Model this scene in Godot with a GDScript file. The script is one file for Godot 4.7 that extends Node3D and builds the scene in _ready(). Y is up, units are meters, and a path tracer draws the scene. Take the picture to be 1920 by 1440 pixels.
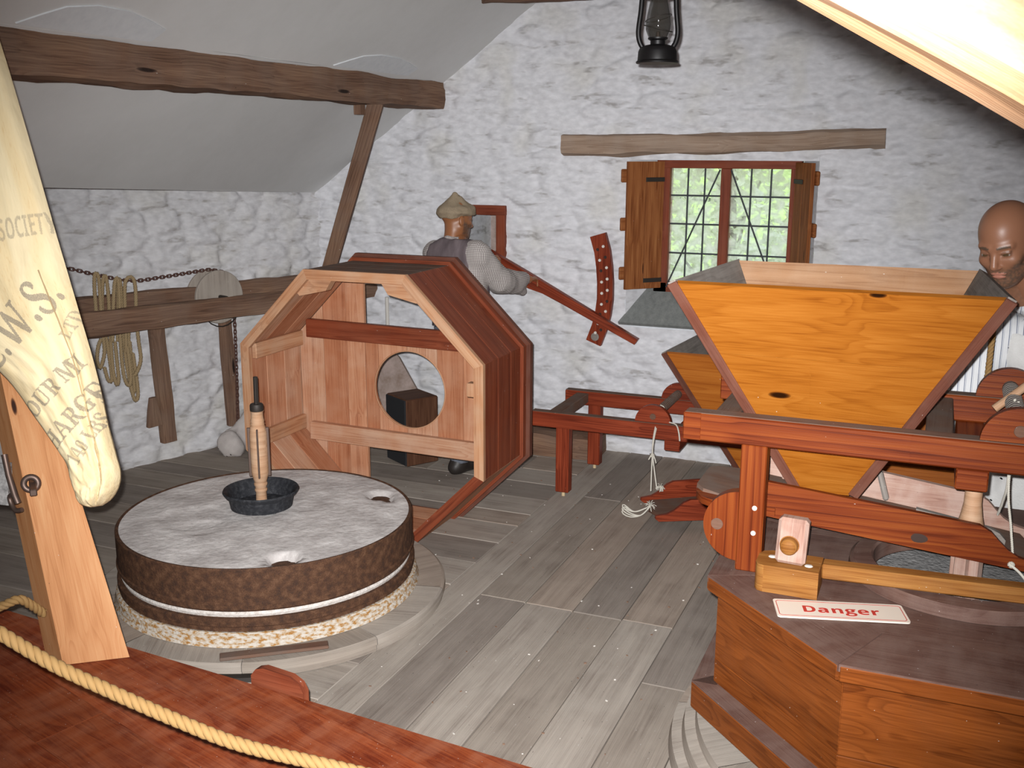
extends Node3D
# A corn mill's stone floor: runner stone in the open, tun casing on edge, two hoppers on their horses.

const H := 2.05
var M := {}
var T := {}
var rg := RandomNumberGenerator.new()
var names := {}


# ---------------------------------------------------------------- geometry
class GB:
	var v := PackedVector3Array()
	var n := PackedVector3Array()
	var t := PackedVector2Array()
	var c := PackedColorArray()
	var ix := PackedInt32Array()
	var off := Vector2.ZERO

	func tri(p0: Vector3, p1: Vector3, p2: Vector3, n0: Vector3, n1: Vector3, n2: Vector3, u0: Vector2, u1: Vector2, u2: Vector2) -> void:
		var b := v.size()
		if (p1 - p0).cross(p2 - p0).dot(n0 + n1 + n2) > 0.0:
			v.append_array([p0, p2, p1]); n.append_array([n0, n2, n1]); t.append_array([u0 + off, u2 + off, u1 + off])
		else:
			v.append_array([p0, p1, p2]); n.append_array([n0, n1, n2]); t.append_array([u0 + off, u1 + off, u2 + off])
		ix.append_array([b, b + 1, b + 2])

	func flat(pts: Array, nr: Vector3, uv: Array) -> void:
		for i in range(1, pts.size() - 1):
			tri(pts[0], pts[i], pts[i + 1], nr, nr, nr, uv[0], uv[i], uv[i + 1])

	# a chamfered box; its local x is the grain direction
	func box(x: Transform3D, s: Vector3, bev := 0.003) -> void:
		var h := s * 0.5
		bev = minf(bev, minf(h.x, minf(h.y, h.z)) * 0.6)
		var dirs := [Vector3.RIGHT, Vector3.UP, Vector3.BACK]
		var pt := func(a: int, q: Vector3) -> Vector3:
			var p := Vector3(q.x * (h.x - bev), q.y * (h.y - bev), q.z * (h.z - bev))
			p[a] = q[a] * h[a]
			return p
		var uvf := func(a: int, p: Vector3) -> Vector2:
			if a == 0:
				return Vector2(p.z * 0.25, p.y)
			if a == 1:
				return Vector2(p.x, p.z)
			return Vector2(p.x, p.y + s.z)
		for a in 3:
			var b := (a + 1) % 3
			var d := (a + 2) % 3
			for sg in [-1.0, 1.0]:
				var pts := []
				var uv := []
				for k in [[-1, -1], [1, -1], [1, 1], [-1, 1]]:
					var q := Vector3.ZERO
					q[a] = sg; q[b] = k[0]; q[d] = k[1]
					var p: Vector3 = pt.call(a, q)
					pts.append(x * p)
					uv.append(uvf.call(a, p))
				flat(pts, (x.basis * (dirs[a] * sg)).normalized(), uv)
				# the chamfers of this face towards the next axis
				for sh in [-1.0, 1.0]:
					var e := []
					var ue := []
					for k in [[a, -1.0], [a, 1.0], [b, 1.0], [b, -1.0]]:
						var q := Vector3.ZERO
						q[a] = sg; q[b] = sh; q[d] = k[1]
						var p: Vector3 = pt.call(k[0], q)
						e.append(x * p)
						ue.append(uvf.call(a, p))
					flat(e, (x.basis * (dirs[a] * sg + dirs[b] * sh)).normalized(), ue)
		for sx in [-1.0, 1.0]:
			for sy in [-1.0, 1.0]:
				for sz in [-1.0, 1.0]:
					var q := Vector3(sx, sy, sz)
					var pp := [x * pt.call(0, q), x * pt.call(1, q), x * pt.call(2, q)]
					flat(pp, (x.basis * q).normalized(), [Vector2.ZERO, Vector2(0.001, 0), Vector2(0, 0.001)])

	# an extruded outline; soft: how many degrees of bend the sides smooth over
	func prism(poly: PackedVector2Array, depth: float, x := Transform3D(), soft := 35.0, hole := PackedVector2Array()) -> void:
		var hz := depth * 0.5
		var pol := poly.duplicate()
		if Geometry2D.is_polygon_clockwise(pol):
			pol.reverse()
		var cap := pol
		if hole.size():
			# bridge the hole into the outline
			var ho := hole.duplicate()
			if not Geometry2D.is_polygon_clockwise(ho):
				ho.reverse()
			var bi := 0
			var bj := 0
			var best := 1e9
			for i in pol.size():
				for j in ho.size():
					var dd := pol[i].distance_squared_to(ho[j])
					if dd < best:
						best = dd; bi = i; bj = j
			cap = PackedVector2Array()
			for i in range(0, bi + 1):
				cap.append(pol[i])
			for j in range(0, ho.size() + 1):
				cap.append(ho[(bj + j) % ho.size()])
			for i in range(bi, pol.size()):
				cap.append(pol[i] + Vector2(1e-5, 1e-5))
			sides(ho, hz, x, soft)
		var tr := Geometry2D.triangulate_polygon(cap)
		for sg in [-1.0, 1.0]:
			var nr := (x.basis * Vector3(0, 0, sg)).normalized()
			for i in range(0, tr.size(), 3):
				var p := [cap[tr[i]], cap[tr[i + 1]], cap[tr[i + 2]]]
				tri(x * Vector3(p[0].x, p[0].y, hz * sg), x * Vector3(p[1].x, p[1].y, hz * sg), x * Vector3(p[2].x, p[2].y, hz * sg), nr, nr, nr, p[0], p[1], p[2])
		sides(pol, hz, x, soft)

	func sides(pol: PackedVector2Array, hz: float, x: Transform3D, soft: float) -> void:
		var k := pol.size()
		var en := []
		for i in k:
			var d := pol[(i + 1) % k] - pol[i]
			en.append(Vector2(d.y, -d.x).normalized())
		var u := 0.0
		var lim := cos(deg_to_rad(soft))
		for i in k:
			var a := pol[i]
			var b := pol[(i + 1) % k]
			var e: Vector2 = en[i]
			var ea: Vector2 = (e + en[(i + k - 1) % k]).normalized() if e.dot(en[(i + k - 1) % k]) > lim else e
			var eb: Vector2 = (e + en[(i + 1) % k]).normalized() if e.dot(en[(i + 1) % k]) > lim else e
			var na := (x.basis * Vector3(ea.x, ea.y, 0)).normalized()
			var nb := (x.basis * Vector3(eb.x, eb.y, 0)).normalized()
			var l := a.distance_to(b)
			var p := [x * Vector3(a.x, a.y, -hz), x * Vector3(b.x, b.y, -hz), x * Vector3(b.x, b.y, hz), x * Vector3(a.x, a.y, hz)]
			tri(p[0], p[1], p[2], na, nb, nb, Vector2(u, 0), Vector2(u + l, 0), Vector2(u + l, hz * 2))
			tri(p[0], p[2], p[3], na, nb, na, Vector2(u, 0), Vector2(u + l, hz * 2), Vector2(u, hz * 2))
			u += l

	# profile: (radius, height) from one end to the other, turned round the local y axis
	func lathe(pr: Array, seg: int, x := Transform3D(), soft := 40.0, arc := TAU, wob := 0.0) -> void:
		var nn := []
		for i in pr.size() - 1:
			var d: Vector2 = pr[i + 1] - pr[i]
			nn.append(Vector2(d.y, -d.x).normalized())
		var lim := cos(deg_to_rad(soft))
		var len := 0.0
		for i in pr.size() - 1:
			var e: Vector2 = nn[i]
			var e0: Vector2 = e
			var e1: Vector2 = e
			if i > 0 and e.dot(nn[i - 1]) > lim:
				e0 = (e + nn[i - 1]).normalized()
			if i < nn.size() - 1 and e.dot(nn[i + 1]) > lim:
				e1 = (e + nn[i + 1]).normalized()
			var l1: float = len + pr[i].distance_to(pr[i + 1])
			var rr: float = maxf(pr[i].x, pr[i + 1].x)
			for j in seg:
				var a0 := arc * j / seg
				var a1 := arc * (j + 1) / seg
				var c0 := Vector3(cos(a0), 0, sin(a0))
				var c1 := Vector3(cos(a1), 0, sin(a1))
				var w0 := 1.0 + wob * sin(a0 * 3.0 + 1.0) + wob * 0.6 * sin(a0 * 7.0)
				var w1 := 1.0 + wob * sin(a1 * 3.0 + 1.0) + wob * 0.6 * sin(a1 * 7.0)
				var p := [x * (c0 * pr[i].x * w0 + Vector3(0, pr[i].y, 0)), x * (c1 * pr[i].x * w1 + Vector3(0, pr[i].y, 0)), x * (c1 * pr[i + 1].x * w1 + Vector3(0, pr[i + 1].y, 0)), x * (c0 * pr[i + 1].x * w0 + Vector3(0, pr[i + 1].y, 0))]
				var f := func(cc: Vector3, ee: Vector2) -> Vector3: return (x.basis * (cc * ee.x + Vector3(0, ee.y, 0))).normalized()
				var u0 := a0 * rr
				var u1 := a1 * rr
				if pr[i].x * pr[i + 1].x == 0.0 or absf(e.y) > 0.9:  # a disc: lay the picture flat on it
					var q := func(cc: Vector3, r: float) -> Vector2: return Vector2(cc.x, cc.z) * r
					tri(p[0], p[1], p[2], f.call(c0, e0), f.call(c1, e0), f.call(c1, e1), q.call(c0, pr[i].x), q.call(c1, pr[i].x), q.call(c1, pr[i + 1].x))
					tri(p[0], p[2], p[3], f.call(c0, e0), f.call(c1, e1), f.call(c0, e1), q.call(c0, pr[i].x), q.call(c1, pr[i + 1].x), q.call(c0, pr[i + 1].x))
				else:
					tri(p[0], p[1], p[2], f.call(c0, e0), f.call(c1, e0), f.call(c1, e1), Vector2(u0, len), Vector2(u1, len), Vector2(u1, l1))
					tri(p[0], p[2], p[3], f.call(c0, e0), f.call(c1, e1), f.call(c0, e1), Vector2(u0, len), Vector2(u1, l1), Vector2(u0, l1))
			len = l1

	# a swept tube; r: one radius or one for each point
	func tube(path: Array, r: Variant, seg := 8, closed := false) -> void:
		var k := path.size()
		var rings := []
		var nr := []
		var up := Vector3.UP
		var d0: Vector3 = (path[1] - path[0]).normalized()
		if absf(d0.dot(up)) > 0.9:
			up = Vector3.RIGHT
		var side := d0.cross(up).normalized()
		for i in k:
			var a: Vector3 = path[(i + k - 1) % k] if closed or i > 0 else path[i]
			var b: Vector3 = path[(i + 1) % k] if closed or i < k - 1 else path[i]
			var d := (b - a).normalized()
			side = (side - d * side.dot(d)).normalized()
			var w := d.cross(side)
			var ring := []
			var rn := []
			var ri: float = r[i] if r is Array else r
			for j in seg:
				var an := TAU * j / seg
				var e := side * cos(an) + w * sin(an)
				ring.append(path[i] + e * ri)
				rn.append(e)
			rings.append(ring); nr.append(rn)
		var len := 0.0
		for i in (k if closed else k - 1):
			var i1 := (i + 1) % k
			var l1: float = len + path[i].distance_to(path[i1])
			for j in seg:
				var j1 := (j + 1) % seg
				var v0 := 0.02 * j
				var v1 := 0.02 * (j + 1)
				tri(rings[i][j], rings[i][j1], rings[i1][j1], nr[i][j], nr[i][j1], nr[i1][j1], Vector2(len, v0), Vector2(len, v1), Vector2(l1, v1))
				tri(rings[i][j], rings[i1][j1], rings[i1][j], nr[i][j], nr[i1][j1], nr[i1][j], Vector2(len, v0), Vector2(l1, v1), Vector2(l1, v0))
			len = l1
		if not closed:
			for e in [0, k - 1]:
				var dd: Vector3 = (path[0] - path[1]).normalized() if e == 0 else (path[k - 1] - path[k - 2]).normalized()
				var uv := []
				for j in seg:
					uv.append(Vector2(0.002 * j, 0))
				flat(rings[e], dd, uv)

	# three strands laid round each other
	func rope(path: Array, r: float, pitch: float, seg := 6, step := 0.0) -> void:
		var st := step if step > 0.0 else pitch / 9.0
		var pts := GB.resample(path, st)
		var side := Vector3.ZERO
		var fr := []
		for i in pts.size():
			var d: Vector3 = (pts[mini(i + 1, pts.size() - 1)] - pts[maxi(i - 1, 0)]).normalized()
			if side == Vector3.ZERO:
				side = d.cross(Vector3.UP if absf(d.y) < 0.9 else Vector3.RIGHT).normalized()
			side = (side - d * side.dot(d)).normalized()
			fr.append([side, d.cross(side)])
		for s in 3:
			var q := []
			for i in pts.size():
				var an := TAU * (i * st / pitch + s / 3.0)
				q.append(pts[i] + (fr[i][0] * cos(an) + fr[i][1] * sin(an)) * r * 0.48)
			tube(q, r * 0.56, seg)

	static func resample(path: Array, st: float) -> Array:
		# Catmull-Rom through the points, then even steps
		var fine := []
		var k := path.size()
		for i in k - 1:
			var p0: Vector3 = path[maxi(i - 1, 0)]
			var p1: Vector3 = path[i]
			var p2: Vector3 = path[i + 1]
			var p3: Vector3 = path[mini(i + 2, k - 1)]
			for j in 16:
				fine.append(p1.cubic_interpolate(p2, p0, p3, j / 16.0))
		fine.append(path[k - 1])
		var out := [fine[0]]
		var left := st
		for i in fine.size() - 1:
			var a: Vector3 = fine[i]
			var b: Vector3 = fine[i + 1]
			var l := a.distance_to(b)
			var at := 0.0
			while l - at >= left:
				at += left
				out.append(a.lerp(b, at / l))
				left = st
			left -= l - at
		return out

	func add(o: GB, x := Transform3D()) -> void:
		var b := v.size()
		for i in o.v.size():
			v.append(x * o.v[i]); n.append((x.basis * o.n[i]).normalized()); t.append(o.t[i])
		if o.c.size():
			c.append_array(o.c)
		for i in o.ix:
			ix.append(b + i)

	func mesh() -> ArrayMesh:
		var a := []
		a.resize(Mesh.ARRAY_MAX)
		a[Mesh.ARRAY_VERTEX] = v
		a[Mesh.ARRAY_NORMAL] = n
		a[Mesh.ARRAY_TEX_UV] = t
		if c.size() == v.size():
			a[Mesh.ARRAY_COLOR] = c
		a[Mesh.ARRAY_INDEX] = ix
		var m := ArrayMesh.new()
		m.add_surface_from_arrays(Mesh.PRIMITIVE_TRIANGLES, a)
		return m


# a transform whose x runs from a to b and whose y leans towards up
static func along(a: Vector3, b: Vector3, up := Vector3.UP) -> Transform3D:
	var x := (b - a).normalized()
	if absf(x.dot(up.normalized())) > 0.98:
		up = Vector3.BACK if absf(x.z) < 0.9 else Vector3.RIGHT
	var z := x.cross(up).normalized()
	return Transform3D(Basis(x, z.cross(x), z), (a + b) * 0.5)


func numbered(s: String, where: Node) -> String:
	var key := str(where.get_instance_id()) + s
	var k: int = names.get(key, 0)
	names[key] = k + 1
	return s if k == 0 else "%s_%03d" % [s, k]


func thing(called: String, label: String, category: String, at := Vector3.ZERO, group := "") -> Node3D:
	var o := Node3D.new()
	o.name = numbered(called, self)
	add_child(o, true)
	o.position = at
	tag(o, label, category, group)
	return o


func tag(o: Node3D, label: String, category: String, group := "") -> void:
	o.set_meta("label", label)
	o.set_meta("category", category)
	if group:
		o.set_meta("group", group)


# one named mesh; shapes are given in the room's metres unless local is set
func part(par: Node3D, called: String, g: Variant, m: Material, label := "", local := false) -> MeshInstance3D:
	var o := MeshInstance3D.new()
	o.name = numbered(called, par)
	o.mesh = g.mesh() if g is GB else g
	o.material_override = m
	par.add_child(o, true)
	if not local and par.get_parent() == self:
		o.position = -par.position
	if label:
		o.set_meta("label", label)
	return o


func solo(called: String, g: GB, m: Material, label: String, category: String, group := "") -> MeshInstance3D:
	var o := part(self, called, g, m, "", true)
	tag(o, label, category, group)
	return o


func struct(called: String, g: Variant, m: Material, label := "", category := "") -> Node3D:
	var o: Node3D = part(self, called, g, m, "", true) if g != null else Node3D.new()
	if g == null:
		o.name = called
		add_child(o, true)
	o.set_meta("kind", "structure")
	if label:
		tag(o, label, category)
	return o


func rnd_off() -> Vector2:
	return Vector2(rg.randf() * 4.0, rg.randf() * 3.0)


# a squared timber from a to b: w across, h along up
func bar(a: Vector3, b: Vector3, w: float, h: float, up := Vector3.UP, bev := 0.003) -> GB:
	var g := GB.new()
	g.off = rnd_off()
	g.box(along(a, b, up), Vector3(a.distance_to(b), h, w), bev)
	return g


# an upright box whose grain follows its longest side
func blk(c: Vector3, s: Vector3, bev := 0.003) -> GB:
	var g := GB.new()
	g.off = rnd_off()
	var x := Transform3D(Basis(), c)
	var q := s
	if s.y >= s.x and s.y >= s.z:
		x.basis = Basis(Vector3.UP, Vector3.LEFT, Vector3.BACK)
		q = Vector3(s.y, s.x, s.z)
	elif s.z >= s.x:
		x.basis = Basis(Vector3.BACK, Vector3.UP, Vector3.LEFT)
		q = Vector3(s.z, s.y, s.x)
	g.box(x, q, bev)
	return g


# a board with an outline (in the plane of xa and ya) and a thickness
func board(poly: Array, thick: float, o: Vector3, xa: Vector3, ya: Vector3, hole := PackedVector2Array(), soft := 35.0) -> GB:
	var g := GB.new()
	g.off = rnd_off()
	g.prism(PackedVector2Array(poly), thick, Transform3D(Basis(xa, ya, xa.cross(ya)), o), soft, hole)
	return g


func ring2(c: Vector2, r: float, k: int, ph := 0.0, arc := TAU) -> PackedVector2Array:
	var p := PackedVector2Array()
	for i in (k if arc == TAU else k + 1):
		p.append(c + Vector2.from_angle(ph + arc * i / k) * r)
	return p


# six irregular faces: a hewn timber, bent and worn
func hewn(a: Vector3, b: Vector3, w: float, h: float, sd: int, rough := 0.012, up := Vector3.UP, taper := 1.0, bow := 0.0) -> GB:
	var g := GB.new()
	var nz := FastNoiseLite.new()
	nz.seed = sd
	nz.frequency = 1.0
	nz.fractal_octaves = 3
	var x := along(a, b, up)
	var l := a.distance_to(b)
	var ns := maxi(4, int(l / 0.05))
	var ch := minf(w, h) * 0.1
	var sec := [Vector2(-0.5, -0.5), Vector2(-0.17, -0.5), Vector2(0.17, -0.5), Vector2(0.5, -0.5), Vector2(0.5, -0.17), Vector2(0.5, 0.17), Vector2(0.5, 0.5), Vector2(0.17, 0.5), Vector2(-0.17, 0.5), Vector2(-0.5, 0.5), Vector2(-0.5, 0.17), Vector2(-0.5, -0.17)]
	var k := sec.size()
	var ring := []
	for i in ns + 1:
		var f := float(i) / ns
		var sc := lerpf(1.0, taper, f)
		var rr := []
		for j in k:
			var s: Vector2 = sec[j]
			var p := Vector3((f - 0.5) * l, s.y * h * sc, s.x * w * sc)
			if absf(s.x) > 0.4 and absf(s.y) > 0.4:
				p.y -= signf(s.y) * ch * 0.6
				p.z -= signf(s.x) * ch * 0.6
			var q := p * Vector3(1.6, 4.0, 4.0) + Vector3(0, 0, sd)
			p.y += nz.get_noise_3d(q.x, q.y * 3.0, q.z * 3.0) * rough * 2.0 + bow * sin(f * PI)
			p.z += nz.get_noise_3d(q.x, q.z * 3.0, q.y * 3.0 + 9.0) * rough * 2.0
			rr.append(x * p)
		ring.append(rr)
	g.off = rnd_off()
	var fnr := []
	for i in ns:
		var row := []
		for j in k:
			var j1 := (j + 1) % k
			var nr: Vector3 = (ring[i + 1][j1] - ring[i][j]).cross(ring[i + 1][j] - ring[i][j1]).normalized()
			var mid: Vector3 = (ring[i][j] + ring[i + 1][j1]) * 0.5
			var ax: Vector3 = x * Vector3((float(i) / ns - 0.5) * l, 0, 0)
			row.append(-nr if nr.dot(mid - ax) < 0.0 else nr)
		fnr.append(row)
	for i in ns:
		for j in k:
			var j1 := (j + 1) % k
			var p := [ring[i][j], ring[i][j1], ring[i + 1][j1], ring[i + 1][j]]
			var na: Vector3 = (fnr[i][j] + fnr[maxi(i - 1, 0)][j]).normalized()
			var nb: Vector3 = (fnr[i][j] + fnr[mini(i + 1, ns - 1)][j]).normalized()
			var u0 := l * i / ns
			var u1 := l * (i + 1) / ns
			var v0 := (w + h) * 2.0 * j / k
			var v1 := (w + h) * 2.0 * (j + 1) / k
			g.tri(p[0], p[1], p[2], na, na, nb, Vector2(u0, v0), Vector2(u0, v1), Vector2(u1, v1))
			g.tri(p[0], p[2], p[3], na, nb, nb, Vector2(u0, v0), Vector2(u1, v1), Vector2(u1, v0))
	for e in [0, ns]:
		var uv := []
		for j in k:
			uv.append(Vector2(sec[j].x * 0.1, sec[j].y * h))
		g.flat(ring[e], x.basis.x * (-1.0 if e == 0 else 1.0), uv)
	return g


func _ready() -> void:
	rg.seed = 20
	# ---- camera
	var cam := Camera3D.new()
	cam.name = "Camera"
	cam.position = Vector3(0, H, 0)
	cam.rotation = Vector3(-0.226014, 0.395125, 0.002667)
	cam.fov = rad_to_deg(2.0 * atan(720.0 / 1934.4))
	cam.near = 0.05
	cam.far = 200.0
	add_child(cam)
	cam.current = true
	# ---- overcast sky
	var env := Environment.new()
	env.background_mode = Environment.BG_SKY
	var sky := Sky.new()
	var sm := ProceduralSkyMaterial.new()
	sm.sky_top_color = Color(0.80, 0.86, 0.92)
	sm.sky_horizon_color = Color(0.93, 0.95, 0.95)
	sm.ground_bottom_color = Color(0.30, 0.34, 0.22)
	sm.ground_horizon_color = Color(0.62, 0.66, 0.55)
	sm.sky_energy_multiplier = 1.9
	sm.ground_energy_multiplier = 1.3
	sky.sky_material = sm
	env.sky = sky
	env.tonemap_mode = Environment.TONE_MAPPER_LINEAR
	env.tonemap_exposure = 1.0
	env.sdfgi_enabled = true
	env.ssao_enabled = true
	env.ssil_enabled = true
	var we := WorldEnvironment.new()
	we.name = "World"
	we.environment = env
	add_child(we)
	# ---- the flash on the camera that took the photograph: above the lens and a little to its left
	var fl := SpotLight3D.new()
	fl.name = "camera_flash"
	fl.light_color = Color(0.985, 0.985, 0.985)
	fl.light_energy = 36.0
	fl.light_size = 0.012
	fl.spot_angle = 37.0
	fl.spot_angle_attenuation = 1.0
	fl.spot_range = 30.0
	fl.spot_attenuation = 2.0
	fl.shadow_enabled = true
	fl.transform = cam.transform * Transform3D(Basis(Vector3.RIGHT, deg_to_rad(-2.5)), Vector3(-0.029, 0.041, -0.005))
	add_child(fl)
	materials()
	setting()
	outdoors()
	millstones()
	casing()
	for k in 2:
		horse(k)
	third_tun()
	hoist()
	foreground()
	wall_things()
	miller_at_lever()
	miller_at_hopper()
	small_things()


# ---------------------------------------------------------------- pictures of materials
func nz(sd: int, freq: float, w: int, h: int, sx := 1, sy := 1, oct := 3, type := FastNoiseLite.TYPE_SIMPLEX_SMOOTH) -> PackedByteArray:
	var f := FastNoiseLite.new()
	f.seed = sd
	f.noise_type = type
	f.frequency = freq
	f.fractal_octaves = oct
	var im := f.get_seamless_image(w / sx, h / sy)
	if sx > 1 or sy > 1:
		im.resize(w, h, Image.INTERPOLATE_CUBIC)
	im.convert(Image.FORMAT_L8)
	return im.get_data()


func lut(cols: Array) -> PackedByteArray:
	var g := Gradient.new()
	g.offsets = PackedFloat32Array()
	g.colors = PackedColorArray()
	for i in cols.size():
		g.add_point(float(i) / (cols.size() - 1), cols[i])
	var b := PackedByteArray()
	for i in 256:
		var c := g.sample(i / 255.0)
		b.append(int(c.r * 255)); b.append(int(c.g * 255)); b.append(int(c.b * 255))
	return b


func hx(s: String) -> Color:
	return Color(s)


# one picture covers tu x tv metres; grain runs along u
func tex_wood(sd: int, cols: Array, rings: int, warp: float, contrast: float, streak: float, dust := Color(0, 0, 0, 0), knots := 0, specks := 0, w := 512, h := 512) -> ImageTexture:
	var lt := lut(cols)
	var r := RandomNumberGenerator.new()
	r.seed = sd
	var wa := nz(sd, 0.012, w, h, 8, 1, 2)
	var st := nz(sd + 1, 0.16, w, h, 16, 1, 2)
	var bl := nz(sd + 2, 0.01, w, h, 4, 1, 3)
	var du := nz(sd + 3, 0.012, w, h, 1, 4, 4)
	var prof := PackedFloat32Array()
	for i in 256:
		var x := i / 255.0
		prof.append(pow(x, 2.2) if x < 0.9 else pow(0.9, 2.2) * (1.0 - (x - 0.9) * 9.0))
	var kn := []
	for i in knots:
		kn.append([r.randi_range(20, w - 20), r.randi_range(30, h - 30), r.randf_range(7, 13)])
	var out := PackedByteArray()
	out.resize(w * h * 3)
	var da := dust.a
	var dr := dust.r * 255.0
	var dg := dust.g * 255.0
	var db := dust.b * 255.0
	var sh := 31
	for y in h:
		var fy := float(y) / h * rings
		for x in w:
			var i := y * w + x
			var q := fy + (wa[i] / 255.0 - 0.5) * warp * 2.0
			var dk := 0.0
			for k in kn:
				var dx: float = (x - k[0]) * 0.45
				if absf(dx) < 40.0:
					var dy: float = y - k[1]
					var d2: float = (dx * dx + dy * dy) / (k[2] * k[2])
					if d2 < 12.0:
						q += exp(-d2 * 0.35) * 1.6 * signf(dy + 0.01)
						dk = maxf(dk, clampf(1.35 - d2, 0.0, 1.0))
			var pv := prof[int(fposmod(q, 1.0) * 255.0)]
			var v := 0.5 + (pv - 0.42) * contrast + (st[i] / 255.0 - 0.5) * streak + (bl[i] / 255.0 - 0.5) * 0.5 + dk * 0.8
			var li := clampi(int(v * 255.0), 0, 255) * 3
			var cr := float(lt[li])
			var cg := float(lt[li + 1])
			var cb := float(lt[li + 2])
			if dk > 0.0:
				cr *= 1.0 - 0.7 * dk; cg *= 1.0 - 0.75 * dk; cb *= 1.0 - 0.75 * dk
			if da > 0.0:
				sh = (sh * 1103515245 + 12345) & 0x7fffffff
				var m := clampf((du[i] / 255.0 - 0.5) * 1.6 + 0.5 + ((sh >> 16) & 255) / 255.0 * 0.5 - 0.25, 0.0, 1.0) * da
				cr = lerpf(cr, dr, m); cg = lerpf(cg, dg, m); cb = lerpf(cb, db, m)
			out[i * 3] = int(cr); out[i * 3 + 1] = int(cg); out[i * 3 + 2] = int(cb)
	for s in specks:
		var x0 := r.randi_range(0, w - 4)
		var y0 := r.randi_range(0, h - 4)
		var pale := r.randf() < 0.65
		for k in r.randi_range(1, 4):
			var i := (mini(y0 + (k & 1), h - 1) * w + x0 + k / 2) * 3
			for c in 3:
				out[i + c] = 205 if pale else 40
	return ImageTexture.create_from_image(Image.create_from_data(w, h, false, Image.FORMAT_RGB8, out))


# mottled stuff without grain: three tones, patches, grains, strokes
func tex_mottle(sd: int, cols: Array, f1: float, f2: float, a1: float, a2: float, grain: float, w := 512, h := 512, sx := 1, sy := 1) -> ImageTexture:
	var lt := lut(cols)
	var n1 := nz(sd, f1, w, h, sx, sy, 4)
	var n2 := nz(sd + 5, f2, w, h, sx, sy, 3)
	var out := PackedByteArray()
	out.resize(w * h * 3)
	var sh := sd + 77
	for i in w * h:
		sh = (sh * 1103515245 + 12345) & 0x7fffffff
		var v := 0.5 + (n1[i] / 255.0 - 0.5) * a1 + (n2[i] / 255.0 - 0.5) * a2 + (((sh >> 16) & 255) / 255.0 - 0.5) * grain
		var li := clampi(int(v * 255.0), 0, 255) * 3
		out[i * 3] = lt[li]; out[i * 3 + 1] = lt[li + 1]; out[i * 3 + 2] = lt[li + 2]
	return ImageTexture.create_from_image(Image.create_from_data(w, h, false, Image.FORMAT_RGB8, out))


# limewash over rubble: near white, with grey soiling in short level strokes
func tex_lime(sd: int, base: Color, soil: Color, stain: Color, amount: float) -> ImageTexture:
	var w := 1024
	var h := 1024
	var n1 := nz(sd, 0.02, w, h, 4, 1, 4)
	var n2 := nz(sd + 1, 0.006, w, h, 2, 2, 3)
	var n3 := nz(sd + 2, 0.05, w, h, 2, 1, 3)
	var out := PackedByteArray()
	out.resize(w * h * 3)
	for i in w * h:
		var s := clampf((n1[i] - 160) / 55.0, 0.0, 1.0) * amount * clampf((n3[i] - 70) / 110.0, 0.0, 1.0)
		var t := clampf((n2[i] - 140) / 90.0, 0.0, 1.0) * 0.35
		var k := 0.94 + n3[i] / 255.0 * 0.12
		out[i * 3] = clampi(int(lerpf(lerpf(base.r, stain.r, t), soil.r, s) * k * 255.0), 0, 255)
		out[i * 3 + 1] = clampi(int(lerpf(lerpf(base.g, stain.g, t), soil.g, s) * k * 255.0), 0, 255)
		out[i * 3 + 2] = clampi(int(lerpf(lerpf(base.b, stain.b, t), soil.b, s) * k * 255.0), 0, 255)
	return ImageTexture.create_from_image(Image.create_from_data(w, h, false, Image.FORMAT_RGB8, out))


func normal_tex(sd: int, freq: float, w: int, h: int, sx: int, sy: int, strength: float, oct := 4) -> ImageTexture:
	var f := FastNoiseLite.new()
	f.seed = sd
	f.frequency = freq
	f.fractal_octaves = oct
	var im := f.get_seamless_image(w / sx, h / sy)
	if sx > 1 or sy > 1:
		im.resize(w, h, Image.INTERPOLATE_CUBIC)
	im.convert(Image.FORMAT_L8)
	im.convert(Image.FORMAT_RGBA8)
	im.bump_map_to_normal_map(strength)
	return ImageTexture.create_from_image(im)


# a woven check or stripe: every thread row given by two colours
func tex_weave(kind: String, base: Color, line: Color) -> ImageTexture:
	var w := 128
	var im := Image.create(w, w, false, Image.FORMAT_RGB8)
	for y in w:
		for x in w:
			var c := base
			if kind == "check":
				var a := (x / 16) % 2
				var b := (y / 16) % 2
				c = base if a + b == 0 else (base.lerp(line, 0.55) if a + b == 1 else line)
			elif kind == "stripe":
				var m := x % 32
				c = line if m < 3 else (base.lerp(line, 0.45) if m >= 7 and m < 9 else base)
			im.set_pixel(x, y, c * (0.95 + 0.05 * ((x + y) % 2)))
	return ImageTexture.create_from_image(im)


func mat(called: String, tex: Texture2D, rough: float, tu: float, tv: float, normal: Texture2D = null, ns := 0.4) -> StandardMaterial3D:
	var m := StandardMaterial3D.new()
	m.resource_name = called
	m.albedo_texture = tex
	m.roughness = rough
	m.metallic_specular = 0.27
	m.uv1_scale = Vector3(1.0 / tu, 1.0 / tv, 1.0)
	if normal:
		m.normal_enabled = true
		m.normal_texture = normal
		m.normal_scale = ns
	M[called] = m
	return m


func tri_mat(called: String, tex: Texture2D, rough: float, size: float, normal: Texture2D = null, ns := 0.4, sharp := 4.0) -> StandardMaterial3D:
	var m := mat(called, tex, rough, size, size, normal, ns)
	m.uv1_triplanar = true
	m.uv1_world_triplanar = false
	m.uv1_scale = Vector3.ONE / size
	m.uv1_triplanar_sharpness = sharp
	return m


func plain(called: String, c: Color, rough: float, metal := 0.0) -> StandardMaterial3D:
	var m := StandardMaterial3D.new()
	m.resource_name = called
	m.albedo_color = c
	m.roughness = rough
	m.metallic = metal
	M[called] = m
	return m


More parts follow.
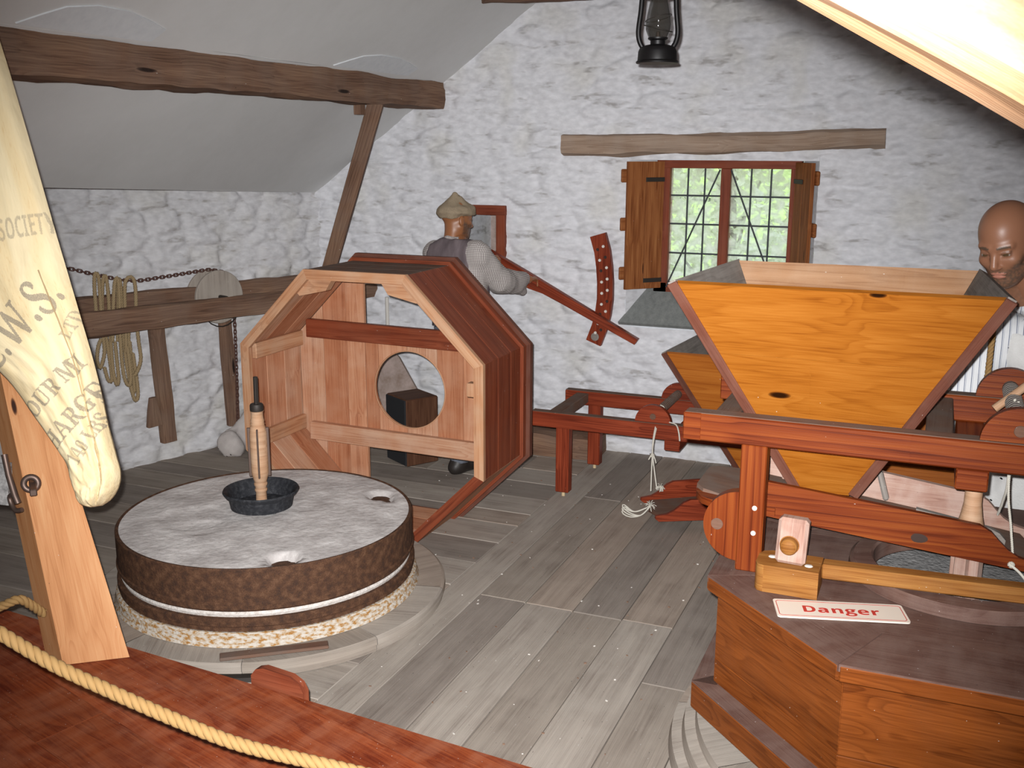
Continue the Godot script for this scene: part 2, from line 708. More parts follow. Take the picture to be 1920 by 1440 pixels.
func tinted(called: String, from: String, c: Color) -> StandardMaterial3D:
	var m: StandardMaterial3D = M[from].duplicate()
	m.resource_name = called
	m.albedo_color = c
	M[called] = m
	return m


func materials() -> void:
	var grain := normal_tex(71, 0.16, 512, 512, 16, 1, 2.0)
	var pits := normal_tex(72, 0.06, 512, 512, 1, 1, 3.0)
	var lumps := normal_tex(73, 0.012, 512, 512, 1, 1, 6.0)
	var cloth := normal_tex(74, 0.25, 256, 256, 1, 1, 1.5)
	# boards of the mill floor, worn and trodden full of meal
	var fl := tex_wood(11, [hx("b0a59a"), hx("9d9389"), hx("867b72")], 5, 0.9, 0.35, 0.5, Color(0.70, 0.665, 0.625, 0.45), 0, 60)
	for i in 4:
		var k: float = [1.0, 0.92, 0.97, 0.86][i]
		mat("floor%d" % i, fl, 0.8, 1.5, 0.42, grain, 0.3).albedo_color = Color(k, k * [1.0, 0.99, 0.97, 0.99][i], k * [1.0, 0.98, 0.95, 0.99][i])
	# the visitors' platform, stained red
	var pf := tex_wood(12, [hx("964a28"), hx("79351c"), hx("581e10")], 6, 1.2, 0.45, 0.45, Color(0.66, 0.45, 0.36, 0.42), 0, 160, 1024, 512)
	for i in 3:
		mat("platform%d" % i, pf, 0.5, 1.2, 0.40, grain, 0.25).albedo_color = Color(1, 1, 1) * [1.0, 0.9, 0.95][i]
	# stained pine of the horses
	var rp := tex_wood(13, [hx("94432a"), hx("7a331f"), hx("541e12")], 9, 1.0, 0.6, 0.35, Color(0, 0, 0, 0), 0, 8)
	mat("red_pine", rp, 0.42, 1.2, 0.30, grain, 0.2)
	mat("red_pine_bright", tex_wood(31, [hx("84431c"), hx("6c2e12"), hx("471807")], 12, 0.5, 0.6, 0.35, Color(0, 0, 0, 0), 0, 8), 0.42, 1.2, 0.30, grain, 0.2)
	mat("red_pine_dusty", tex_wood(14, [hx("7d6050"), hx("6d5143"), hx("583c31")], 7, 1.0, 0.3, 0.3, Color(0.43, 0.38, 0.35, 0.7), 0, 60), 0.9, 1.2, 0.30, grain, 0.2)
	# varnished deal of the hoppers
	var op := tex_wood(15, [hx("a06426"), hx("91551a"), hx("743d0e")], 5, 1.6, 0.35, 0.4, Color(0, 0, 0, 0), 2, 6, 1024, 512)
	mat("orange_pine", op, 0.38, 1.4, 0.55, grain, 0.15)
	mat("orange_pine_deep", tex_wood(115, [hx("bc7430"), hx("a86024"), hx("874516")], 5, 1.6, 0.35, 0.4, Color(0, 0, 0, 0), 0, 6), 0.38, 1.4, 0.55, grain, 0.15)
	mat("bare_pine", tex_wood(16, [hx("a27c5d"), hx("916b4d"), hx("755038")], 4, 1.6, 0.5, 0.3, Color(0.7, 0.62, 0.55, 0.25), 1, 20), 0.7, 1.2, 0.4, grain, 0.2)
	mat("grey_pine", tex_wood(17, [hx("8f8781"), hx("7e7670"), hx("655e59")], 8, 0.8, 0.4, 0.5, Color(0.62, 0.6, 0.57, 0.4), 0, 20), 0.85, 0.9, 0.3, grain, 0.3)
	mat("batten_brown", tex_wood(116, [hx("75493a"), hx("62392c"), hx("48251b")], 8, 0.8, 0.3, 0.4, Color(0.5, 0.42, 0.39, 0.2), 0, 20), 0.6, 1.0, 0.3, grain, 0.2)
	# the tun casing standing on edge, floured inside
	var tn := tex_wood(18, [hx("c79d80"), hx("b58365"), hx("94634a")], 6, 1.4, 0.5, 0.35, Color(0.80, 0.69, 0.61, 0.42), 0, 40)
	for i in 3:
		mat("tun%d" % i, tn, 0.7, 1.3, 0.36, grain, 0.25).albedo_color = [Color(1, 1, 1), Color(0.92, 0.82, 0.76), Color(1.0, 0.94, 0.9)][i]
	mat("tun_red", tex_wood(19, [hx("8e4a31"), hx("773924"), hx("562417")], 7, 1.2, 0.45, 0.35, Color(0.5, 0.4, 0.36, 0.12), 1, 30), 0.5, 1.3, 0.36, grain, 0.2)
	mat("tun_edge", tex_wood(20, [hx("c99e7c"), hx("b5825f"), hx("8f5f43")], 5, 1.0, 0.4, 0.35, Color(0.75, 0.66, 0.58, 0.3), 0, 20), 0.65, 1.2, 0.3, grain, 0.2)
	# the tun on the third pair of stones
	mat("box_red", tex_wood(21, [hx("8a4a1e"), hx("723a15"), hx("52260b")], 5, 1.8, 0.45, 0.4, Color(0.45, 0.3, 0.22, 0.12), 1, 50, 1024, 512), 0.42, 1.5, 0.5, grain, 0.2)
	mat("box_orange", tex_wood(22, [hx("a3612a"), hx("8d4d1d"), hx("6e3610")], 5, 1.8, 0.35, 0.4, Color(0.55, 0.38, 0.25, 0.10), 1, 50, 1024, 512), 0.42, 1.5, 0.5, grain, 0.2)
	mat("box_top", tex_wood(23, [hx("6f564c"), hx("5f463e"), hx("4b322b")], 5, 1.4, 0.3, 0.4, Color(0.49, 0.42, 0.39, 0.45), 0, 90, 1024, 512), 0.6, 1.5, 0.5, grain, 0.2)
	mat("oak", tex_wood(24, [hx("9b6c36"), hx("885728"), hx("693d15")], 16, 1.0, 0.45, 0.5, Color(0.6, 0.5, 0.4, 0.1), 0, 20), 0.6, 0.8, 0.24, grain, 0.25)
	mat("peach", tex_wood(25, [hx("c5956a"), hx("b88156"), hx("9d673f")], 3, 1.6, 0.3, 0.3, Color(0, 0, 0, 0), 1, 14, 1024, 512), 0.55, 1.4, 0.4, grain, 0.15)
	mat("peach_side", tex_wood(26, [hx("a58f80"), hx("937c6d"), hx("786155")], 4, 1.0, 0.3, 0.4, Color(0.66, 0.6, 0.56, 0.4), 0, 30), 0.8, 1.4, 0.4, grain, 0.2)
	var bm := tex_wood(27, [hx("94765f"), hx("785b4a"), hx("543e32")], 7, 1.8, 0.35, 0.55, Color(0.52, 0.46, 0.42, 0.3), 1, 30)
	mat("beam", bm, 0.85, 1.6, 0.6, grain, 0.6)
	mat("beam_grey", tex_wood(28, [hx("8c7d70"), hx("77675b"), hx("5b4c42")], 7, 1.8, 0.35, 0.55, Color(0.58, 0.53, 0.48, 0.35), 1, 30), 0.9, 1.4, 0.5, grain, 0.6)
	mat("lintel", tex_wood(29, [hx("b09b89"), hx("98816f"), hx("745d4e")], 6, 1.8, 0.35, 0.5, Color(0.66, 0.6, 0.55, 0.4), 1, 40), 0.9, 1.4, 0.5, grain, 0.7)
	mat("shutter", tex_wood(30, [hx("a0693f"), hx("87502c"), hx("64351a")], 6, 1.2, 0.5, 0.5, Color(0, 0, 0, 0), 1, 20), 0.65, 0.9, 0.25, grain, 0.3)
	mat("frame_red", tex_wood(32, [hx("914d35"), hx("7b3b27"), hx("5c281a")], 6, 1.0, 0.3, 0.35, Color(0.55, 0.45, 0.42, 0.12), 0, 10), 0.55, 1.2, 0.3, grain, 0.2)
	mat("turned", tex_wood(33, [hx("c8a183"), hx("b38a6a"), hx("92694b")], 5, 1.0, 0.3, 0.3, Color(0.8, 0.74, 0.66, 0.3), 0, 10), 0.6, 0.6, 0.2, grain, 0.2)
	mat("pink_block", tex_wood(34, [hx("b39687"), hx("a17e70"), hx("866357")], 7, 0.8, 0.4, 0.4, Color(0.74, 0.66, 0.62, 0.5), 0, 20), 0.8, 0.6, 0.2, grain, 0.3)
	# stones and metal
	mat("stone_top", tex_mottle(41, [hx("b5aeab"), hx("ccc6c3"), hx("dfdad7")], 0.012, 0.09, 1.1, 0.4, 0.25, 1024, 1024, 2, 2), 0.9, 1.4, 1.4, pits, 0.3)
	mat("stone_grey", tex_mottle(42, [hx("6e6d6c"), hx("878584"), hx("a7a5a3")], 0.03, 0.12, 0.8, 0.5, 0.3), 0.9, 0.7, 0.7, pits, 0.8)
	mat("rust", tex_mottle(43, [hx("392b26"), hx("523829"), hx("6d503d")], 0.02, 0.15, 0.8, 0.5, 0.5), 0.75, 0.5, 0.5, pits, 0.5)
	mat("plaster_white", tex_mottle(44, [hx("a89d94"), hx("d2cbc5"), hx("e4dfda")], 0.03, 0.12, 0.7, 0.4, 0.2), 0.95, 0.5, 0.3, pits, 0.6)
	mat("flecked", tex_mottle(45, [hx("9c6c36"), hx("bdb0a0"), hx("cbc4bb")], 0.03, 0.10, 1.5, 0.4, 0.2), 0.9, 0.6, 0.3, pits, 0.7)
	tri_mat("slate", tex_mottle(46, [hx("6a6d6c"), hx("7f8280"), hx("959794")], 0.02, 0.1, 0.7, 0.4, 0.25), 0.85, 0.5, pits, 0.6)
	tri_mat("black_bowl", tex_mottle(47, [hx("1c1d20"), hx("2a2b2f"), hx("5c5c5e")], 0.02, 0.2, 0.6, 0.5, 0.4), 0.6, 0.3, pits, 0.5)
	plain("iron", hx("6b5a52"), 0.5, 0.75)
	plain("iron_dark", hx("3b3531"), 0.6, 0.5)
	plain("chain_rust", hx("5f4138"), 0.8, 0.3)
	plain("lantern_black", hx("161415"), 0.45, 0.3)
	plain("lead", hx("3f4347"), 0.6, 0.3)
	plain("peg", hx("cbb48e"), 0.7)
	plain("white_paint", hx("d5d0c8"), 0.7)
	plain("dark_hole", hx("3a2a24"), 0.95)
	plain("black_box", hx("1f2023"), 0.85)
	mat("speaker_wood", tex_wood(35, [hx("6a4a38"), hx("56392a"), hx("3f281d")], 6, 1.0, 0.4, 0.4), 0.5, 0.8, 0.3)
	plain("sign_plate", hx("ddd3c6"), 0.35)
	plain("sign_red", hx("b5322f"), 0.4)
	# walls and ceiling
	tri_mat("lime", tex_lime(51, hx("dadade"), hx("86827f"), hx("cac6ba"), 0.60), 0.95, 1.9, lumps, 0.35)
	tri_mat("lime_left", tex_lime(52, hx("d6d5d7"), hx("88827c"), hx("c3beb0"), 0.55), 0.95, 1.7, lumps, 0.4)
	tri_mat("ceiling", tex_mottle(53, [hx("d6d6d4"), hx("dddddc"), hx("e3e3e2")], 0.006, 0.05, 0.6, 0.3, 0.12), 0.95, 2.5, lumps, 0.12)
	tri_mat("plaster_patch", tex_mottle(54, [hx("d2d5d9"), hx("dcdfe2"), hx("e4e6e8")], 0.02, 0.05, 0.6, 0.3, 0.12), 0.95, 0.6, lumps, 0.2)
	tri_mat("rubble", tex_mottle(55, [hx("5f544c"), hx("857669"), hx("a99a8c")], 0.02, 0.1, 1.0, 0.6, 0.3), 0.95, 0.5, lumps, 0.8)
	tri_mat("mossy", tex_mottle(56, [hx("3a4030"), hx("5f6048"), hx("93886c")], 0.02, 0.1, 1.2, 0.5, 0.3), 0.95, 0.3, lumps, 0.8)
	tri_mat("chute_board", tex_mottle(57, [hx("8d7a6e"), hx("a3928a"), hx("b5a29b")], 0.01, 0.06, 1.0, 0.4, 0.2), 0.95, 0.8, lumps, 0.3)
	# ropes and cloth
	plain("hemp", hx("a08a68"), 0.95)
	plain("hemp_gold", hx("8f6f42"), 0.85)
	plain("cord", hx("c9c4b8"), 0.9)
	tri_mat("cap_wool", tex_mottle(61, [hx("7f7060"), hx("95856f"), hx("a89a84")], 0.08, 0.3, 0.5, 0.5, 0.4, 256, 256), 0.95, 0.2, cloth, 0.5)
	tri_mat("vest", tex_mottle(62, [hx("4f4649"), hx("6a5f62"), hx("85797b")], 0.012, 0.03, 1.0, 0.4, 0.12, 256, 256, 1, 4), 0.6, 0.5, cloth, 0.2)
	tri_mat("trouser", tex_mottle(63, [hx("5a5d66"), hx("6b6f78"), hx("7d818a")], 0.03, 0.3, 0.5, 0.3, 0.2, 256, 256), 0.95, 0.4, cloth, 0.4)
	tri_mat("check_shirt", tex_weave("check", hx("d6d0cb"), hx("857c7a")), 0.95, 0.042, null, 0.4, 8.0)
	tri_mat("stripe_shirt", tex_weave("stripe", hx("dfe0e2"), hx("56607a")), 0.95, 0.09, null, 0.4, 8.0)
	tri_mat("apron", tex_mottle(64, [hx("cfcecb"), hx("dcdbd9"), hx("e6e6e4")], 0.02, 0.3, 0.5, 0.2, 0.1, 256, 256), 0.95, 0.5, cloth, 0.4)
	tri_mat("bag_grey", tex_mottle(65, [hx("aca4a0"), hx("bdb5b1"), hx("cbc4bf")], 0.02, 0.3, 0.6, 0.3, 0.15, 256, 256), 0.95, 0.4, cloth, 0.5)
	plain("boot", hx("2a2522"), 0.5)
	var sk := plain("skin", Color.WHITE, 0.42)
	sk.vertex_color_use_as_albedo = true
	# window glass under years of meal dust: a film with a grain of its own
	var gd := tex_mottle(66, [Color(0.86, 0.88, 0.82), Color(0.92, 0.93, 0.88), Color(0.95, 0.95, 0.92)], 0.03, 0.1, 0.6, 0.3, 0.1, 256, 256)
	var gi := gd.get_image()
	gi.convert(Image.FORMAT_RGBA8)
	var bd := nz(67, 0.02, 256, 256, 1, 1, 5)
	for i in 256 * 256:
		var al := clampf(0.52 + (bd[i] / 255.0 - 0.5) * 0.9, 0.12, 0.9)
		gi.set_pixel(i % 256, i / 256, Color(gi.get_pixel(i % 256, i / 256), al))
	var gl := mat("dusty_glass", ImageTexture.create_from_image(gi), 0.5, 0.5, 0.5)
	gl.transparency = BaseMaterial3D.TRANSPARENCY_ALPHA
	gl.backlight_enabled = true
	gl.backlight = Color(1.0, 1.0, 1.0)
	var lg := plain("lamp_glass", Color(0.20, 0.19, 0.17, 0.55), 0.05)
	lg.transparency = BaseMaterial3D.TRANSPARENCY_ALPHA
	tri_mat("bark", tex_mottle(68, [hx("4a4238"), hx("6a5f50"), hx("80745f")], 0.03, 0.1, 0.8, 0.5, 0.3, 256, 256), 0.95, 0.4)
	for i in 3:
		var lf := plain("leaf%d" % i, [hx("b6b9a4"), hx("c6c8b2"), hx("acb09e")][i], 0.6)
		lf.backlight_enabled = true
		lf.backlight = Color(0.74, 0.76, 0.62)
	tri_mat("grass", tex_mottle(69, [hx("7c9448"), hx("9bb062"), hx("b5c57e")], 0.03, 0.2, 0.8, 0.5, 0.4, 256, 256), 0.95, 1.0)


# ---------------------------------------------------------------- bodies
# a body is a list of [kind, a, b, ra, rb, k]: 0 tapered limb, 1 ellipsoid (b: its radii), 2 the same cut away, 3 keep the side of plane a, normal b, that b points away from
func sd(p: Vector3, pr: Array) -> float:
	var d := 1e3
	for q in pr:
		var e := 0.0
		var kind: int = q[0]
		if kind == 0:
			var a: Vector3 = q[1]
			var ba: Vector3 = q[2] - a
			var h := clampf((p - a).dot(ba) / ba.length_squared(), 0.0, 1.0)
			e = (p - a - ba * h).length() - lerpf(q[3], q[4], h)
		elif kind == 3:
			e = (p - q[1]).dot(q[2])
			d = maxf(d, e)
			continue
		else:
			var l: Vector3 = p - q[1]
			if q.size() > 6:
				l = q[6] * l
			var rr: Vector3 = q[2]
			var s: Vector3 = l / rr
			var k0 := s.length()
			var k1 := (s / rr).length()
			e = k0 * (k0 - 1.0) / maxf(k1, 1e-6)
			if kind == 2:
				var hk: float = q[5]
				var h2 := clampf(0.5 - 0.5 * (d + e) / hk, 0.0, 1.0)
				d = lerpf(d, -e, h2) + hk * h2 * (1.0 - h2)
				continue
		var k: float = q[5]
		var hh := clampf(0.5 + 0.5 * (d - e) / k, 0.0, 1.0)
		d = lerpf(d, e, hh) - k * hh * (1.0 - hh)
	return d


# surface nets: one vertex in each cell that the surface crosses
func nets(pr: Array, lo: Vector3, hi: Vector3, cell: float, wrinkle := 0.0, sdn := 1) -> GB:
	var g := GB.new()
	var nx := int(ceil((hi.x - lo.x) / cell)) + 2
	var ny := int(ceil((hi.y - lo.y) / cell)) + 2
	var nzz := int(ceil((hi.z - lo.z) / cell)) + 2
	var val := PackedFloat32Array()
	val.resize(nx * ny * nzz)
	var B := 5
	var half := cell * B * 0.5 * 1.75
	var act := []
	var wn := FastNoiseLite.new()
	wn.seed = sdn
	wn.frequency = 9.0
	for bx in range(0, nx, B):
		for by in range(0, ny, B):
			for bz in range(0, nzz, B):
				var cc := lo + Vector3(bx + B * 0.5, by + B * 0.5, bz + B * 0.5) * cell
				var dc := sd(cc, pr)
				var on := absf(dc) < half + cell * 1.8 + wrinkle
				if on:
					act.append([bx, by, bz])
				for x in range(bx, mini(bx + B, nx)):
					for y in range(by, mini(by + B, ny)):
						for z in range(bz, mini(bz + B, nzz)):
							var v := dc
							if on:
								var p := lo + Vector3(x, y, z) * cell
								v = sd(p, pr)
								if wrinkle > 0.0 and absf(v) < 0.05:
									v += wn.get_noise_3d(p.x, p.y * 0.5, p.z) * wrinkle
							val[(x * ny + y) * nzz + z] = v
	var id := {}
	var sx := ny * nzz
	var offs := [0, sx, nzz, sx + nzz, 1, sx + 1, nzz + 1, sx + nzz + 1]
	var cor := [Vector3(0, 0, 0), Vector3(1, 0, 0), Vector3(0, 1, 0), Vector3(1, 1, 0), Vector3(0, 0, 1), Vector3(1, 0, 1), Vector3(0, 1, 1), Vector3(1, 1, 1)]
	var edges := [[0, 1], [2, 3], [4, 5], [6, 7], [0, 2], [1, 3], [4, 6], [5, 7], [0, 4], [1, 5], [2, 6], [3, 7]]
	for ab in act:
		for x in range(ab[0], mini(ab[0] + B, nx - 1)):
			for y in range(ab[1], mini(ab[1] + B, ny - 1)):
				for z in range(ab[2], mini(ab[2] + B, nzz - 1)):
					var i0: int = (x * ny + y) * nzz + z
					var inside := 0
					for k in 8:
						if val[i0 + offs[k]] < 0.0:
							inside += 1
					if inside == 0 or inside == 8:
						continue
					var s := Vector3.ZERO
					var m := 0
					for e in edges:
						var a := val[i0 + offs[e[0]]]
						var b := val[i0 + offs[e[1]]]
						if (a < 0.0) != (b < 0.0):
							s += (cor[e[0]] as Vector3).lerp(cor[e[1]], a / (a - b))
							m += 1
					id[i0] = g.v.size()
					var pv := lo + (Vector3(x, y, z) + s / m) * cell
					g.v.append(pv)
					g.n.append(Vector3.ZERO)
					g.t.append(Vector2(pv.x, pv.y))
	for i0 in id:
		var z: int = i0 % nzz
		var y: int = (i0 / nzz) % ny
		var x: int = i0 / sx
		for ax in 3:
			var st: int = [sx, nzz, 1][ax]
			var s1: int = [nzz, 1, sx][ax]
			var s2: int = [1, sx, nzz][ax]
			var a := val[i0]
			var b := val[i0 + st]
			if (a < 0.0) == (b < 0.0) or x == 0 or y == 0 or z == 0:
				continue
			var q := [i0, i0 - s1, i0 - s1 - s2, i0 - s2]
			if not (id.has(q[1]) and id.has(q[2]) and id.has(q[3])):
				continue
			var w := [id[q[0]], id[q[1]], id[q[2]], id[q[3]]]
			if a < 0.0:
				w = [w[0], w[3], w[2], w[1]]
			# w runs counter-clockwise seen from outside when reversed; normals from the face, order clockwise
			var nr := (g.v[w[2]] - g.v[w[0]]).cross(g.v[w[3]] - g.v[w[1]])
			var dir: Vector3 = [Vector3.RIGHT, Vector3.UP, Vector3.BACK][ax] * (1.0 if a < 0.0 else -1.0)
			if nr.dot(dir) < 0.0:
				nr = -nr
			var fo := (g.v[w[1]] - g.v[w[0]]).cross(g.v[w[2]] - g.v[w[0]])
			if fo.dot(dir) > 0.0:
				w = [w[0], w[3], w[2], w[1]]
			for k in w:
				g.n[k] += nr
			g.ix.append_array([w[0], w[1], w[2], w[0], w[2], w[3]])
	for i in g.n.size():
		g.n[i] = g.n[i].normalized() if g.n[i].length_squared() > 0.0 else Vector3.UP
	return g


# a head that looks along +z, its eyes at the height of its middle
func head_prims() -> Array:
	var p := [
		[1, Vector3(0, 0.04, -0.014), Vector3(0.078, 0.086, 0.100), 0, 0, 0.01],
		[1, Vector3(0, -0.035, 0.018), Vector3(0.063, 0.082, 0.074), 0, 0, 0.04],
		[0, Vector3(0, -0.104, 0.060), Vector3(0, -0.098, 0.052), 0.021, 0.021, 0.03],
		[0, Vector3(0, -0.06, -0.025), Vector3(0, -0.20, -0.035), 0.055, 0.060, 0.03]]
	for s in [-1.0, 1.0]:
		p.append([0, Vector3(0.050 * s, -0.045, -0.005), Vector3(0.020 * s, -0.096, 0.046), 0.022, 0.018, 0.03])
		p.append([0, Vector3(0.044 * s, 0.022, 0.070), Vector3(0.012 * s, 0.019, 0.086), 0.008, 0.008, 0.015])
		p.append([1, Vector3(0.040 * s, -0.028, 0.060), Vector3(0.022, 0.018, 0.020), 0, 0, 0.02])
		p.append([2, Vector3(0.031 * s, 0.0, 0.102), Vector3(0.018, 0.013, 0.020), 0, 0, 0.012])
		p.append([1, Vector3(0.031 * s, 0.0, 0.074), Vector3(0.0135, 0.0125, 0.0125), 0, 0, 0.002])
		p.append([0, Vector3(0.019 * s, 0.0050, 0.0855), Vector3(0.042 * s, 0.0045, 0.079), 0.0050, 0.0045, 0.005])
		p.append([0, Vector3(0.021 * s, -0.0085, 0.0835), Vector3(0.041 * s, -0.008, 0.077), 0.003, 0.003, 0.005])
		p.append([1, Vector3(0.080 * s, -0.012, -0.014), Vector3(0.009, 0.031, 0.019), 0, 0, 0.008])
	p.append([0, Vector3(0, 0.012, 0.084), Vector3(0, -0.034, 0.104), 0.008, 0.0115, 0.012])
	p.append([1, Vector3(0, -0.040, 0.092), Vector3(0.019, 0.008, 0.013), 0, 0, 0.006])
	p.append([1, Vector3(0, -0.0645, 0.0805), Vector3(0.025, 0.0055, 0.011), 0, 0, 0.006])
	p.append([1, Vector3(0, -0.0745, 0.0785), Vector3(0.021, 0.0065, 0.011), 0, 0, 0.006])
	p.append([2, Vector3(0, -0.0695, 0.0915), Vector3(0.026, 0.0014, 0.006), 0, 0, 0.003])
	return p


func head_gb(skin: Color, beard: Color, x: Transform3D, gaze: Vector3, cell := 0.0035) -> GB:
	var g := nets(head_prims(), Vector3(-0.11, -0.21, -0.13), Vector3(0.11, 0.14, 0.13), cell)
	var fn := FastNoiseLite.new()
	fn.frequency = 90.0
	for i in g.v.size():
		var p := g.v[i]
		var c := skin
		if p.z > 0.0:
			var b := smoothstep(-0.040, -0.062, p.y + absf(p.x) * 0.0 - maxf(0.0, absf(p.x) - 0.035) * 0.9)
			if absf(p.x) < 0.016 and p.y > -0.052:
				b = 0.0
			if p.y < -0.118 or p.z < 0.005:
				b *= 0.5
			b *= clampf(0.75 + fn.get_noise_3dv(p) * 0.8, 0.0, 1.0)
			c = c.lerp(beard, b * 0.85)
			for q in [[-0.0645, 0.024, 0.0065], [-0.0745, 0.020, 0.0075]]:
				if absf(p.x) < q[1] and absf(p.y - q[0]) < q[2] * (1.0 - absf(p.x) / q[1] * 0.7) and p.z > 0.07:
					c = skin.lerp(Color(0.55, 0.22, 0.17), 0.55)
			for s in [-1.0, 1.0]:
				var e := Vector3(0.031 * s, 0.0, 0.074)
				var ax: float = absf(p.x) - 0.012
				if absf(p.y - (0.021 + ax * 0.12 - ax * ax * 4.0)) < 0.0040 and ax > 0.0 and ax < 0.036 and p.z > 0.05:
					c = c.lerp(beard, 0.62)
				var dl := p - e
				if dl.length() < 0.0142 and absf(dl.y + 0.001) < 0.0048 and absf(dl.x) < 0.0125:
					var an := dl.normalized().dot(gaze.normalized())
					c = Color(0.42, 0.38, 0.33)
					if an > 0.74:
						c = Color(0.10, 0.06, 0.03)
				elif dl.length() < 0.018 and absf(dl.y) < 0.010:
					c = c.lerp(beard, 0.35)
		g.c.append(c)
	var o := GB.new()
	o.add(g, x)
	return o


# a hand: palm from the wrist towards the knuckles, fingers bent by curl (radians a joint), thumb from the side
func hand_gb(wrist: Vector3, fwd: Vector3, palm: Vector3, right: bool, curl: float, skin: Color) -> GB:
	var f := fwd.normalized()
	var dn := (palm - f * palm.dot(f)).normalized()     # the way the palm faces
	var sd_ := f.cross(dn) * (1.0 if right else -1.0)  # towards the thumb
	var p := [[0, wrist, wrist + f * 0.03, 0.026, 0.030, 0.01]]
	for i in 4:
		var o: float = [0.030, 0.010, -0.010, -0.028][i]
		p.append([0, wrist + f * 0.03 + sd_ * o * 0.7, wrist + f * 0.088 + sd_ * o, 0.015, 0.0115, 0.014])
	for i in 4:
		var o: float = [0.030, 0.010, -0.010, -0.028][i]
		var l: float = [0.040, 0.045, 0.041, 0.032][i]
		var at := wrist + f * 0.088 + sd_ * o
		var an := curl * 0.7
		for j in 3:
			var d := f * cos(an) + dn * sin(an)
			var to: Vector3 = at + d * l * [1.0, 0.66, 0.5][j]
			p.append([0, at, to, 0.0095 - j * 0.0008, 0.0088 - j * 0.0008, 0.003])
			at = to
			an += curl
	var t0 := wrist + f * 0.028 + sd_ * 0.028
	var t1 := t0 + (f * 0.6 + sd_ * 0.7 + dn * 0.35).normalized() * 0.042
	var t2 := t1 + (f * 0.8 + dn * 0.7 - sd_ * 0.15).normalized() * 0.032
	var t3 := t2 + (f * 0.5 + dn * 0.8 - sd_ * 0.5).normalized() * 0.025
	p.append([0, t0, t1, 0.015, 0.0115, 0.012])
	p.append([0, t1, t2, 0.0115, 0.0100, 0.004])
	p.append([0, t2, t3, 0.0100, 0.0085, 0.004])
	var c := wrist + f * 0.07 + dn * 0.03
	var g := nets(p, c - Vector3.ONE * 0.14, c + Vector3.ONE * 0.14, 0.0035)
	for i in g.v.size():
		g.c.append(skin)
	return g


func body_gb(pr: Array, lo: Vector3, hi: Vector3, cell: float, skin: Color) -> GB:
	var g := nets(pr, lo, hi, cell)
	for i in g.v.size():
		g.c.append(skin)
	return g


# ---------------------------------------------------------------- the setting
func hash01(a: int, b: int, c: int) -> float:
	var h := (a * 374761393 + b * 668265263 + c * 2147483647 * 3 + 12345) & 0x7fffffff
	h = ((h ^ (h >> 13)) * 1274126177) & 0x7fffffff
	return float((h ^ (h >> 16)) & 0xffff) / 65535.0


